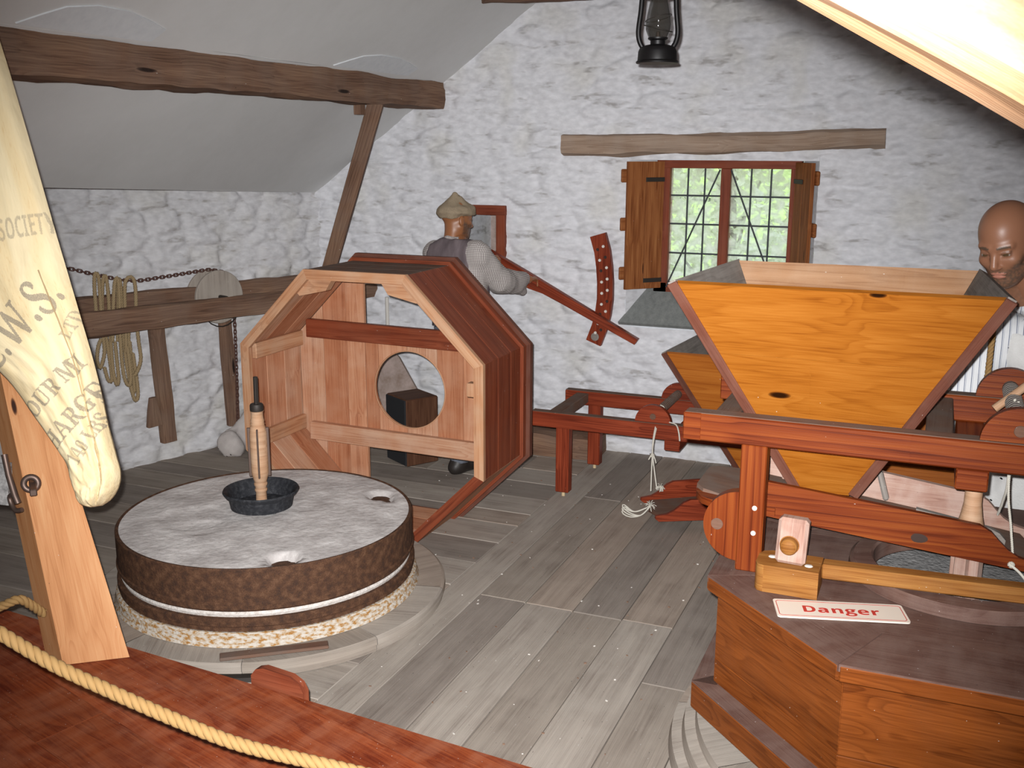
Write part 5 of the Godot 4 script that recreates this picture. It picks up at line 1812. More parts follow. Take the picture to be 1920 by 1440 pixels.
	var o := q0 + xs * 0.19 + zs * 0.061
	var sb := GB.new()
	var cr := []
	for s in [[1, 1], [-1, 1], [-1, -1], [1, -1]]:
		for k in 4:
			var an: float = atan2(s[1], s[0]) - PI / 4 + k * PI / 6
			cr.append(Vector2(s[0] * 0.180, s[1] * 0.051) + Vector2.from_angle(an) * 0.010)
	sb.prism(PackedVector2Array(cr), 0.004, Transform3D(Basis(xs, zs, xs.cross(zs)), o))
	part(sg, "plate", sb, M.sign_plate)
	var lb := GB.new()
	for e in [[Vector2(-0.176, -0.050), Vector2(0.176, -0.050)], [Vector2(-0.176, 0.050), Vector2(0.176, 0.050)], [Vector2(-0.182, -0.044), Vector2(-0.182, 0.044)], [Vector2(0.182, -0.044), Vector2(0.182, 0.044)], [Vector2(-0.182, -0.044), Vector2(-0.176, -0.050)], [Vector2(0.182, 0.044), Vector2(0.176, 0.050)], [Vector2(-0.182, 0.044), Vector2(-0.176, 0.050)], [Vector2(0.182, -0.044), Vector2(0.176, -0.050)]]:
		lb.add(bar(o + xs * e[0].x + zs * e[0].y + Vector3.UP * 0.0021, o + xs * e[1].x + zs * e[1].y + Vector3.UP * 0.0021, 0.0022, 0.0006, Vector3.UP, 0.0))
	part(sg, "border_line", lb, M.sign_red)
	var tm := TextMesh.new()
	tm.text = "Danger"
	var sf := SystemFont.new()
	sf.font_names = PackedStringArray(["Droid Sans"])
	sf.font_weight = 700
	tm.font = sf
	tm.font_size = 64
	tm.pixel_size = 0.00092
	tm.depth = 0.0006
	var tx := part(sg, "lettering", tm, M.sign_red, "", true)
	tx.transform = Transform3D(Basis(xs * 1.12, -zs, Vector3.UP), o + Vector3.UP * 0.0024 - q0 + zs * 0.002)
	# boarded bin beyond it
	var bn := thing("meal_bin", "orange-brown boarded bin in the dark behind the eight-sided box", "bin", Vector3(0.6, 0, -5.25))
	for k in 3:
		part(bn, "front_board", bar(Vector3(-0.25, 0.16 + k * 0.29, -4.98), Vector3(1.55, 0.16 + k * 0.29, -4.98), 0.03, 0.286), M.box_orange)
	part(bn, "end_board", blk(Vector3(-0.245, 0.445, -5.25), Vector3(0.03, 0.87, 0.50)), M.box_red)
	part(bn, "lid", blk(Vector3(0.65, 0.90, -5.25), Vector3(1.85, 0.03, 0.58)), M.box_top)


# ---------------------------------------------------------------- the sack hoist on the left wall
func link_mesh(l: float, w: float, r: float) -> ArrayMesh:
	var g := GB.new()
	var p := []
	for k in 12:
		var a := TAU * k / 12.0
		p.append(Vector3(cos(a) * w * 0.5 + 0.0, sin(a) * w * 0.5 + signf(sin(a)) * (l - w) * 0.5, 0))
	g.tube(p, r, 6, true)
	return g.mesh()


func chain(called: String, label: String, path: Array, group: String) -> void:
	var pts := GB.resample(path, 0.0245)
	var t := thing(called, label, "chain", pts[0], group)
	var lm := link_mesh(0.035, 0.019, 0.0038)
	for i in pts.size() - 1:
		var d: Vector3 = (pts[i + 1] - pts[i]).normalized()
		var side := d.cross(Vector3(0.3, 0.5, 0.8)).normalized()
		if i % 2:
			side = d.cross(side).normalized()
		side = side.rotated(d, 0.5 + hash01(i, 1, 3) * 0.3)
		var o := part(t, "link", lm, M.chain_rust, "", true)
		o.transform = Transform3D(Basis(side, d, side.cross(d)), (pts[i] + pts[i + 1]) * 0.5 - pts[0])


func hoist() -> void:
	var nr := Vector3(-0.938, 0, -0.347)
	var a := Vector3(-3.78, 1.015, -6.66)
	var b := Vector3(-4.70, 1.03, -4.05)
	solo("hoist_rail", hewn(b + nr * 0.07, a + nr * 0.07, 0.13, 0.17, 71, 0.010, Vector3.UP, 0.62), M.beam, "heavy grey-brown hewn rail of the sack hoist running out from the back wall", "rail")
	solo("hoist_back_rail", hewn(Vector3(wall_x(-4.1) + 0.075, 1.095, -4.1), Vector3(wall_x(-6.62) + 0.10, 1.07, -6.62), 0.09, 0.135, 72, 0.008), M.beam, "thinner back rail of the sack hoist fixed along the left wall", "rail")
	# the wheel, the chain and the coil hang between the two rails
	var deep := func(q: Vector3) -> Vector3: return Vector3(0, H, 0) + (q - Vector3(0, H, 0)) * 1.056
	var pc: Vector3 = deep.call(Vector3(-4.180, 1.128, -5.23))
	var px := Transform3D(along(pc, pc + nr).basis * Basis(Vector3.BACK, -PI / 2), pc)
	var pu := thing("chain_pulley", "dusty wooden chain wheel with two round cheeks between the hoist rails", "pulley", pc)
	for s in [0.0, 0.105]:
		var g := GB.new()
		g.lathe([Vector2(0, s), Vector2(0.172, s), Vector2(0.176, s + 0.004), Vector2(0.176, s + 0.020), Vector2(0.172, s + 0.024), Vector2(0, s + 0.024)], 48, Transform3D(px.basis, pc - nr * 0.02), 30.0)
		part(pu, "cheek", g, M.floor0)
	var gh := GB.new()
	gh.lathe([Vector2(0, 0.0), Vector2(0.118, 0.0), Vector2(0.112, 0.04), Vector2(0.118, 0.085), Vector2(0, 0.085)], 32, px, 40.0)
	part(pu, "hub", gh, M.beam)
	for d in [Vector3(0.0, 0.10, -0.02), Vector3(0.0, 0.098, -0.075)]:
		var n := GB.new()
		n.lathe([Vector2(0, 0.004), Vector2(0.004, 0.003), Vector2(0.005, 0)], 8, Transform3D(px.basis * Basis(Vector3.RIGHT, PI), pc - nr * 0.019 + d + Vector3(0.347, 0, -0.938) * d.z * 0.0))
		part(pu, "nail_head", n, M.iron_dark)
	gh = GB.new()
	gh.tube([pc - nr * 0.10, pc - nr * 0.02, pc + nr * 0.15], 0.014, 10)
	part(pu, "axle", gh, M.iron_dark)
	gh = GB.new()
	var sp := []
	for k in 9:
		var an := -PI * 0.15 - PI * 0.7 * k / 8.0
		sp.append(pc - nr * 0.028 + Vector3(-0.347, 0, 0.938) * cos(an) * 0.155 + Vector3.UP * (sin(an) * 0.185 - 0.012))
	gh.tube(sp, 0.004, 6)
	solo("pulley_wire", gh, M.iron_dark, "thin bent wire slung below the chain wheel", "wire")
	chain("hoist_chain", "rusty chain sagging from the chain wheel along the white left wall", [Vector3(-4.62, 1.48, -3.98), Vector3(-4.488, 1.385, -4.339), Vector3(-4.433, 1.336, -4.487), Vector3(-4.357, 1.279, -4.694), Vector3(-4.286, 1.283, -4.884), Vector3(-4.215, 1.296, -5.13), Vector3(-4.19, 1.298, -5.20), Vector3(-4.16, 1.275, -5.29)].map(func(q): return deep.call(q) + nr * 0.03), "hoist chains")
	chain("hoist_chain", "rusty chain hanging straight down from the chain wheel to the floor", [Vector3(-4.14, 1.20, -5.345), Vector3(-4.130, 0.971, -5.335), Vector3(-4.134, 0.5, -5.325), Vector3(-4.140, 0.115, -5.305)].map(func(q): return deep.call(q) + nr * 0.03), "hoist chains")
	# wooden hangers on the wall
	for s in [[-5.19, 0.135, 0.10, "short wooden hanger post on the left wall, a cleat at its foot", 0.02], [-5.695, 0.14, 0.085, "plain wooden hanger post on the left wall nearer the corner", 0.015]]:
		var x: float = wall_x(s[0]) + 0.055
		var p := thing("hanger_post", s[3], "post", Vector3(x, s[1], s[0]), "hanger posts on the left wall")
		part(p, "post", hewn(Vector3(x + s[4], s[1], s[0] - s[4]), Vector3(x, 1.06, s[0]), 0.06, s[2], int(s[0] * -10), 0.004, Vector3(-SKEW, 0, 1).normalized()), M.beam)
		if s[4] > 0.018:
			part(p, "cleat", hewn(Vector3(x + 0.01, 0.27, s[0] + 0.085), Vector3(x + 0.01, 0.46, s[0] + 0.09), 0.05, 0.11, 79, 0.006, Vector3(-SKEW, 0, 1).normalized(), 0.5), M.beam)
	# coil of hemp hung over the chain
	var co := thing("rope_coil", "bundle of looped hemp rope hung over the sagging chain", "rope", Vector3(-4.4, 0.56, -4.6))
	var loops := [
		[Vector3(-4.440, 1.016, -4.469), Vector3(-4.440, 1.139, -4.471), Vector3(-4.439, 1.261, -4.473), Vector3(-4.436, 1.339, -4.482), Vector3(-4.429, 1.326, -4.499), Vector3(-4.429, 1.197, -4.500), Vector3(-4.430, 1.012, -4.496), Vector3(-4.430, 0.887, -4.497), Vector3(-4.442, 0.798, -4.466), Vector3(-4.447, 0.847, -4.452), Vector3(-4.442, 0.923, -4.465), Vector3(-4.434, 0.967, -4.486)],
		[Vector3(-4.425, 1.073, -4.510), Vector3(-4.423, 1.195, -4.517), Vector3(-4.417, 1.304, -4.532), Vector3(-4.411, 1.318, -4.548), Vector3(-4.409, 1.191, -4.553), Vector3(-4.412, 1.005, -4.546), Vector3(-4.413, 0.785, -4.543), Vector3(-4.408, 0.680, -4.556), Vector3(-4.403, 0.710, -4.571), Vector3(-4.403, 0.812, -4.570), Vector3(-4.404, 0.939, -4.568)],
		[Vector3(-4.415, 0.944, -4.538), Vector3(-4.405, 1.190, -4.565), Vector3(-4.399, 1.293, -4.582), Vector3(-4.393, 1.301, -4.598), Vector3(-4.393, 1.186, -4.598), Vector3(-4.397, 1.000, -4.585), Vector3(-4.398, 0.810, -4.582), Vector3(-4.395, 0.706, -4.592), Vector3(-4.387, 0.670, -4.614), Vector3(-4.382, 0.739, -4.626), Vector3(-4.384, 0.900, -4.620)],
		[Vector3(-4.399, 0.938, -4.580), Vector3(-4.391, 1.186, -4.604), Vector3(-4.389, 1.278, -4.608), Vector3(-4.384, 1.293, -4.621), Vector3(-4.384, 1.184, -4.622), Vector3(-4.386, 0.996, -4.616), Vector3(-4.384, 0.772, -4.622), Vector3(-4.377, 0.613, -4.641), Vector3(-4.371, 0.564, -4.656), Vector3(-4.365, 0.594, -4.671), Vector3(-4.365, 0.682, -4.672), Vector3(-4.369, 0.862, -4.661)],
		[Vector3(-4.386, 0.869, -4.615), Vector3(-4.382, 1.089, -4.626), Vector3(-4.379, 1.245, -4.636), Vector3(-4.373, 1.296, -4.652), Vector3(-4.361, 1.302, -4.683), Vector3(-4.356, 1.238, -4.697), Vector3(-4.359, 1.050, -4.688), Vector3(-4.358, 0.922, -4.691), Vector3(-4.356, 0.824, -4.696), Vector3(-4.363, 0.762, -4.678), Vector3(-4.374, 0.719, -4.650)],
		[Vector3(-4.428, 0.792, -4.501), Vector3(-4.426, 0.753, -4.507), Vector3(-4.422, 0.706, -4.519), Vector3(-4.415, 0.709, -4.537), Vector3(-4.415, 0.786, -4.537), Vector3(-4.418, 0.914, -4.530), Vector3(-4.422, 1.009, -4.520)],
		[Vector3(-4.368, 1.053, -4.664), Vector3(-4.374, 0.864, -4.649), Vector3(-4.377, 0.736, -4.642), Vector3(-4.374, 0.621, -4.648), Vector3(-4.368, 0.628, -4.665), Vector3(-4.369, 0.765, -4.663), Vector3(-4.370, 0.926, -4.660)]]
	var dz := [0.0, 0.018, -0.02, 0.01, -0.012, 0.03, 0.035]
	for i in loops.size():
		var g := GB.new()
		g.rope(loops[i].map(func(q): return deep.call(q) + nr * dz[i]), 0.0125, 0.045, 6, 0.009)
		part(co, "loop", g, M.hemp)
	var kg := GB.new()
	var kp := []
	for k in 20:
		var an := k * 1.05
		kp.append(deep.call(Vector3(-4.436, 1.085 + 0.035 * sin(k * 0.7), -4.485)) + nr * (cos(an) * 0.035) + Vector3(-0.347, 0, 0.938) * sin(an) * 0.045)
	kg.rope(kp, 0.0115, 0.045, 6, 0.010)
	part(co, "knot", kg, M.hemp)
	# little grey bag on the floor in the corner
	var bp := [[0, Vector3(-4.40, 0.06, -5.62), Vector3(-4.36, 0.07, -5.50), 0.085, 0.09, 0.06], [0, Vector3(-4.37, 0.10, -5.62), Vector3(-4.29, 0.36, -5.76), 0.075, 0.036, 0.06], [0, Vector3(-4.29, 0.36, -5.76), Vector3(-4.28, 0.44, -5.77), 0.034, 0.055, 0.03], [3, Vector3(0, 0.004, 0), Vector3(0, -1, 0)]]
	solo("meal_bag", nets(bp, Vector3(-4.62, -0.03, -5.9), Vector3(-4.16, 0.53, -5.36), 0.016, 0.03, 4), M.bag_grey, "small slumped grey cloth bag on the floor by the left wall, behind the chain", "bag")


# ---------------------------------------------------------------- what stands close to the photographer
func eye(px: float, py: float, t: float) -> Vector3:
	var cam: Camera3D = get_node("Camera")
	return cam.transform * Vector3((px - 960.0) / 1934.4 * t, -(py - 720.0) / 1934.4 * t, -t)


func hexa(f: Array, back: Vector3, along_v: Vector3) -> GB:
	# four corners and a depth
	var g := GB.new()
	g.off = rnd_off()
	var c := Vector3.ZERO
	for p in f:
		c += p
	c = c / 4.0 + back * 0.5
	var q := []
	for p in f:
		q.append(p)
	for p in f:
		q.append(p + back)
	for fc in [[0, 1, 2, 3], [4, 5, 6, 7], [0, 1, 5, 4], [1, 2, 6, 5], [2, 3, 7, 6], [3, 0, 4, 7]]:
		var p := [q[fc[0]], q[fc[1]], q[fc[2]], q[fc[3]]]
		var n: Vector3 = (p[2] - p[0]).cross(p[3] - p[1]).normalized()
		if n.dot(p[0] - c) < 0.0:
			n = -n
		var e := along_v.normalized()
		var w := e.cross(n).normalized()
		g.flat(p, n, p.map(func(z): return Vector2(z.dot(e), z.dot(w))))
	return g


func print_text(mask: PackedByteArray, w: int, h: int, txt: String, o: Vector2, ang: float, cap: float, squash: float, serif: bool, ink: int) -> void:
	var tm := TextMesh.new()
	tm.text = txt
	var sf := SystemFont.new()
	sf.font_names = PackedStringArray(["Droid Serif" if serif else "Droid Sans"])
	sf.font_weight = 700
	tm.font = sf
	tm.font_size = 64
	tm.pixel_size = cap / 46.0
	tm.depth = 0.0
	tm.horizontal_alignment = HORIZONTAL_ALIGNMENT_LEFT
	tm.vertical_alignment = VERTICAL_ALIGNMENT_BOTTOM
	var ar := tm.get_mesh_arrays()
	var vs: PackedVector3Array = ar[Mesh.ARRAY_VERTEX]
	var ix: PackedInt32Array = ar[Mesh.ARRAY_INDEX]
	var ca := Vector2.from_angle(ang)
	var cu := Vector2(ca.y, -ca.x)
	var y0 := cap * 0.30
	for i in range(0, ix.size(), 3):
		var p := []
		for k in 3:
			var q := vs[ix[i + k]]
			p.append(o + ca * q.x * squash + cu * (q.y - y0))
		var x0 := maxi(int(floor(minf(p[0].x, minf(p[1].x, p[2].x)))), 0)
		var x1 := mini(int(ceil(maxf(p[0].x, maxf(p[1].x, p[2].x)))), w - 1)
		var yy0 := maxi(int(floor(minf(p[0].y, minf(p[1].y, p[2].y)))), 0)
		var yy1 := mini(int(ceil(maxf(p[0].y, maxf(p[1].y, p[2].y)))), h - 1)
		for y in range(yy0, yy1 + 1):
			for x in range(x0, x1 + 1):
				if Geometry2D.point_is_inside_triangle(Vector2(x + 0.5, y + 0.5), p[0], p[1], p[2]):
					mask[y * w + x] = maxi(mask[y * w + x], ink)


func flour_sack() -> void:
	# rows from the left edge to the right edge of the hanging sack, in hundredths of the layout
	var rows := [[-165, -110, -45, -60], [-165, 60, 0, 78], [-165, 120, 18, 135], [-165, 300, 54, 258], [-165, 470, 100, 420], [-130, 600, 128, 515], [-72, 660, 150, 590], [2, 698, 172, 665], [60, 770, 188, 728], [112, 843, 203, 800], [128, 870, 216, 850], [139, 908, 225, 884], [146, 930, 222, 912], [158, 945, 208, 936], [172, 951, 192, 948]]
	var nr := 70
	var nc := 36
	var W := 420
	var Hh := 1080
	var mask := PackedByteArray()
	mask.resize(W * Hh)
	# the print, in the flat layout of the sack (x + 170, y + 115)
	var O := Vector2(170, 115)
	print_text(mask, W, Hh, "SOCIETY", Vector2(17, 458) + O, -0.20, 40, 0.42, false, 120)
	print_text(mask, W, Hh, "C.W.S.", Vector2(10, 705) + O, -0.86, 70, 0.62, true, 215)
	print_text(mask, W, Hh, "FLOUR MI", Vector2(45, 822) + O, -0.82, 33, 0.80, true, 205)
	print_text(mask, W, Hh, "CHARGED", Vector2(97, 870) + O, -0.86, 36, 0.80, true, 215)
	print_text(mask, W, Hh, "140 LBS", Vector2(160, 872) + O, -1.02, 26, 0.75, true, 190)
	print_text(mask, W, Hh, "LTD", Vector2(141, 640) + O, -1.15, 24, 0.8, true, 150)
	var tw := 1024
	var th := 1024
	var n1 := nz(301, 0.010, tw, th, 2, 2, 4)
	var n2 := nz(302, 0.06, tw, th, 1, 1, 3)
	var n3 := nz(303, 0.25, tw, th, 1, 1, 2)
	var img := PackedByteArray()
	img.resize(tw * th * 3)
	var rl := PackedVector2Array()
	var rr := PackedVector2Array()
	for i in nr + 1:
		var f := float(i) / nr * (rows.size() - 1)
		var k := mini(int(f), rows.size() - 2)
		var s := f - k
		var pl := []
		var pr := []
		for d in [-1, 0, 1, 2]:
			var q: Array = rows[clampi(k + d, 0, rows.size() - 1)]
			pl.append(Vector2(q[0], q[1])); pr.append(Vector2(q[2], q[3]))
		rl.append((pl[1] as Vector2).cubic_interpolate(pl[2], pl[0], pl[3], s))
		rr.append((pr[1] as Vector2).cubic_interpolate(pr[2], pr[0], pr[3], s))
	var base := Color("d9c49a")
	var pale := Color("e0cfa9")
	var stain := Color("b98e5c")
	var inkc := Color("7d7468")
	for y in th:
		var f := float(y) / th * nr
		var k := mini(int(f), nr - 1)
		var a := rl[k].lerp(rl[k + 1], f - k)
		var b := rr[k].lerp(rr[k + 1], f - k)
		for x in tw:
			var i := y * tw + x
			var p := a.lerp(b, float(x) / tw) + O
			var c := base.lerp(pale, clampf((n1[i] - 90) / 110.0, 0.0, 1.0))
			c = c.lerp(stain, clampf((n2[i] - 165) / 120.0, 0.0, 1.0) * 0.5 * clampf((150 - n1[i]) / 60.0, 0.0, 1.0))
			var mx := int(p.x)
			var my := int(p.y)
			if mx >= 0 and mx < W and my >= 0 and my < Hh:
				var m := mask[my * W + mx] / 255.0
				if m > 0.0:
					c = c.lerp(inkc, m * clampf(n3[i] / 255.0 * 1.2 + 0.2, 0.0, 0.95))
			var wv := 0.97 + 0.03 * ((x + y) % 2)
			img[i * 3] = int(c.r * 255 * wv); img[i * 3 + 1] = int(c.g * 255 * wv); img[i * 3 + 2] = int(c.b * 255 * wv)
	var sm := mat("sackcloth", ImageTexture.create_from_image(Image.create_from_data(tw, th, false, Image.FORMAT_RGB8, img)), 0.9, 1.0, 1.0, normal_tex(304, 0.2, 256, 256, 1, 1, 1.5), 0.25)
	sm.texture_repeat = false
	var tt := thing("flour_sack", "big cream canvas flour sack with faded printed lettering hanging at the left", "sack", eye(150, 940, 3.2))
	var cam: Camera3D = get_node("Camera")
	var away := -cam.transform.basis.z
	var g := GB.new()
	var fn := FastNoiseLite.new()
	fn.seed = 9
	fn.frequency = 3.0
	var front := []
	for side in [0, 1]:
		var grid := []
		for i in nr + 1:
			var row := []
			var f := float(i) / nr
			for j in nc + 1:
				var s := float(j) / nc
				var q := rl[i].lerp(rr[i], s)
				var p := eye(q.x, q.y, 3.05 + 0.17 * f)
				var e := sqrt(maxf(0.0, 1.0 - pow(absf(2.0 * s - 1.0), 3.4)))
				var cl := sqrt(clampf((1.0 - f) * 9.0, 0.0, 1.0))
				var bulge := e * 0.060 * cl
				# the fold that runs down from the shoulder
				var fs := lerpf(0.86, 0.62, smoothstep(0.35, 1.0, f))
				bulge -= 0.026 * exp(-pow((s - fs) / 0.045, 2.0)) * smoothstep(0.30, 0.5, f) * smoothstep(1.0, 0.9, f)
				bulge -= 0.018 * exp(-pow((s - 0.30 + 0.1 * f) / 0.06, 2.0)) * smoothstep(0.5, 0.1, f)
				bulge += fn.get_noise_2d(s * 1.2, f * 3.0) * 0.016 * e
				row.append(p + away * ((-bulge if side == 0 else bulge * 0.8) + 0.0))
			grid.append(row)
		var nor := func(i: int, j: int) -> Vector3:
			var n: Vector3 = (grid[mini(i + 1, nr)][j] - grid[maxi(i - 1, 0)][j]).cross(grid[i][mini(j + 1, nc)] - grid[i][maxi(j - 1, 0)]).normalized()
			var want := -away if side == 0 else away
			return n if n.dot(want) > 0.0 else -n
		for i in nr:
			for j in nc:
				var u0 := float(j) / nc
				var u1 := float(j + 1) / nc
				var v0 := float(i) / nr
				var v1 := float(i + 1) / nr
				var n := [nor.call(i, j), nor.call(i, j + 1), nor.call(i + 1, j + 1), nor.call(i + 1, j)]
				g.tri(grid[i][j], grid[i][j + 1], grid[i + 1][j + 1], n[0], n[1], n[2], Vector2(u0, v0), Vector2(u1, v0), Vector2(u1, v1))
				g.tri(grid[i][j], grid[i + 1][j + 1], grid[i + 1][j], n[0], n[2], n[3], Vector2(u0, v0), Vector2(u1, v1), Vector2(u0, v1))
		if side == 0:
			front = grid
	part(tt, "canvas", g, sm)
	var sg := GB.new()
	var st := []
	for i in range(24, nr - 6, 2):
		var fs := lerpf(0.86, 0.62, smoothstep(0.35, 1.0, float(i) / nr)) * nc
		var j := int(fs)
		st.append((front[i][j] as Vector3).lerp(front[i][j + 1], fs - j) - away * 0.001)
	sg.tube(st, 0.0022, 5)
	part(tt, "seam", sg, M.hemp, "brown stitched seam")


func foreground() -> void:
	# visitors' platform
	var zed := func(x: float) -> float: return -2.453 + (x + 2.404) * 0.078
	var pl := thing("visitor_platform", "raised red-brown boarded platform in the near left corner", "platform", Vector3(-2, 0, -1))
	var outl := PackedVector2Array([Vector2(-5.35, zed.call(-5.35)), Vector2(1.95, zed.call(1.95)), Vector2(1.95, 1.55), Vector2(-5.35, 1.55)])
	var dirv := Vector2(0.9590, 0.2835)
	var nrm := Vector2(-0.2835, 0.9590)
	var p0 := Vector2(-2.283, -2.338)
	for i in range(-6, 24):
		var a := p0 + nrm * (i * 0.205)
		for s in [[-6.0, -0.2 + 0.35 * (i % 3)], [-0.2 + 0.35 * (i % 3), 6.0]]:
			if i % 2 == 0 and s[0] == -6.0:
				s = [-6.0, 0.75]
			elif i % 2 == 0:
				s = [0.75, 6.0]
			var st := PackedVector2Array([a + dirv * (s[0] + 0.0012), a + dirv * (s[1] - 0.0012), a + dirv * (s[1] - 0.0012) + nrm * 0.2035, a + dirv * (s[0] + 0.0012) + nrm * 0.2035])
			for q in Geometry2D.intersect_polygons(outl, st):
				var loc := []
				for v in q:
					loc.append(Vector2((v - a).dot(dirv), (v - a).dot(nrm)))
				part(pl, "plank", board(loc, 0.03, Vector3(a.x, 0.385 + (hash01(i, 3, 1) - 0.5) * 0.003, a.y), Vector3(dirv.x, 0, dirv.y), Vector3(nrm.x, 0, nrm.y)), M["platform%d" % ((i + 12) % 3)])
	part(pl, "fascia", bar(Vector3(-5.3, 0.185, zed.call(-5.3) + 0.03), Vector3(1.9, 0.185, zed.call(1.9) + 0.03), 0.03, 0.365), M.box_red)
	for x in [-5.0, -3.4, -1.8, -0.2, 1.4]:
		part(pl, "joist", bar(Vector3(x, 0.31, -2.0), Vector3(x, 0.31, 1.5), 0.06, 0.12), M.beam)
		part(pl, "leg", blk(Vector3(x, 0.125, 0.6), Vector3(0.08, 0.25, 0.08)), M.beam)
		part(pl, "leg", blk(Vector3(x, 0.125, -1.95), Vector3(0.08, 0.25, 0.08)), M.beam)
	var tq := [Vector2(-0.105, -0.25), Vector2(0.10, -0.25), Vector2(0.10, 0.015), Vector2(0.085, 0.040), Vector2(0.05, 0.056), Vector2(-0.055, 0.060), Vector2(-0.085, 0.050), Vector2(-0.105, 0.025)]
	solo("stop_board", board(tq, 0.028, Vector3(-1.798, 0.395, -2.432), Vector3(1, 0, 0.078).normalized(), Vector3.UP), M.tun_red, "small round-cornered board standing up at the edge of the red platform", "board")
	# leaning post with its ironwork
	var cam: Camera3D = get_node("Camera")
	var away := -cam.transform.basis.z
	var left := -cam.transform.basis.x
	var back := (away * 0.70 + left * 0.74).normalized() * 0.13
	var f := [eye(-30, 560, 3.46), eye(34, 560, 3.46), eye(242, 1222, 3.41), eye(118, 1246, 3.36)]
	f[2].y = 0.401
	f[3].y = 0.401
	var po := thing("leaning_post", "pale peach-brown leaning timber post at the left, behind the flour sack", "post", f[3])
	var hx_ := hexa(f, back, f[3] - f[0])
	part(po, "post", hx_, M.peach)
	# iron eye bolt
	var bo := eye(60, 905, 3.40)
	var nb := (-away * 0.9 - left * 0.25 + Vector3.UP * -0.05).normalized()
	var bp := thing("eye_bolt", "rusty iron ring and square bolt driven through the leaning post", "bolt", bo)
	var tg := GB.new()
	var rp := []
	var sx := nb.cross(Vector3.UP).normalized()
	var sy := sx.cross(nb)
	for k in 24:
		rp.append(bo + nb * 0.020 + (sx * cos(TAU * k / 24) + sy * sin(TAU * k / 24)) * 0.022)
	tg.tube(rp, 0.010, 10, true)
	part(bp, "ring", tg, M.iron)
	part(bp, "bolt", bar(bo + nb * -0.01, bo + nb * 0.10 + left * -0.02 + Vector3.UP * -0.02, 0.022, 0.022, Vector3.UP, 0.003), M.iron)
	# hook and strap
	var hk := thing("iron_hook", "rusty iron strap with a hooked end beside the leaning post", "hook", eye(25, 930, 3.36))
	var hg := GB.new()
	hg.tube([eye(8, 852, 3.34), eye(16, 890, 3.34), eye(28, 930, 3.33), eye(34, 944, 3.33)], [0.010, 0.010, 0.011, 0.011], 8)
	part(hk, "strap", hg, M.iron)
	hg = GB.new()
	hg.tube(GB.resample([eye(24, 926, 3.35), eye(18, 932, 3.36), eye(22, 946, 3.36), eye(30, 957, 3.35), eye(44, 955, 3.34)], 0.006), 0.008, 8)
	part(hk, "hook", hg, M.iron)
	solo("iron_bracket", hexa([eye(-40, 872, 3.40), eye(14, 868, 3.40), eye(16, 948, 3.39), eye(-40, 942, 3.39)], away * 0.03, Vector3.RIGHT), M.stone_grey, "grey dusty iron bracket at the far left edge beside the hook", "bracket")
	# barrier rope and the rope end tied to the post
	var g := GB.new()
	g.rope([eye(-220, 1062, 2.2), eye(-60, 1152, 2.2), eye(0, 1187, 2.2), eye(100, 1246, 2.2), eye(200, 1293, 2.2), eye(330, 1350, 2.2), eye(450, 1396, 2.2), eye(600, 1432, 2.2), eye(760, 1466, 2.2), eye(1000, 1500, 2.2)], 0.0150, 0.062, 10, 0.006)
	solo("barrier_rope", g, M.hemp_gold, "golden twisted barrier rope slung across above the red platform", "rope")
	g = GB.new()
	g.rope([eye(-120, 1200, 3.26), eye(-30, 1150, 3.28), eye(5, 1136, 3.29), eye(35, 1124, 3.30), eye(58, 1134, 3.33), eye(84, 1152, 3.38)], 0.0155, 0.06, 8, 0.007)
	solo("tied_rope", g, M.hemp_gold, "short golden rope end tied to the foot of the leaning post", "rope")
	flour_sack()


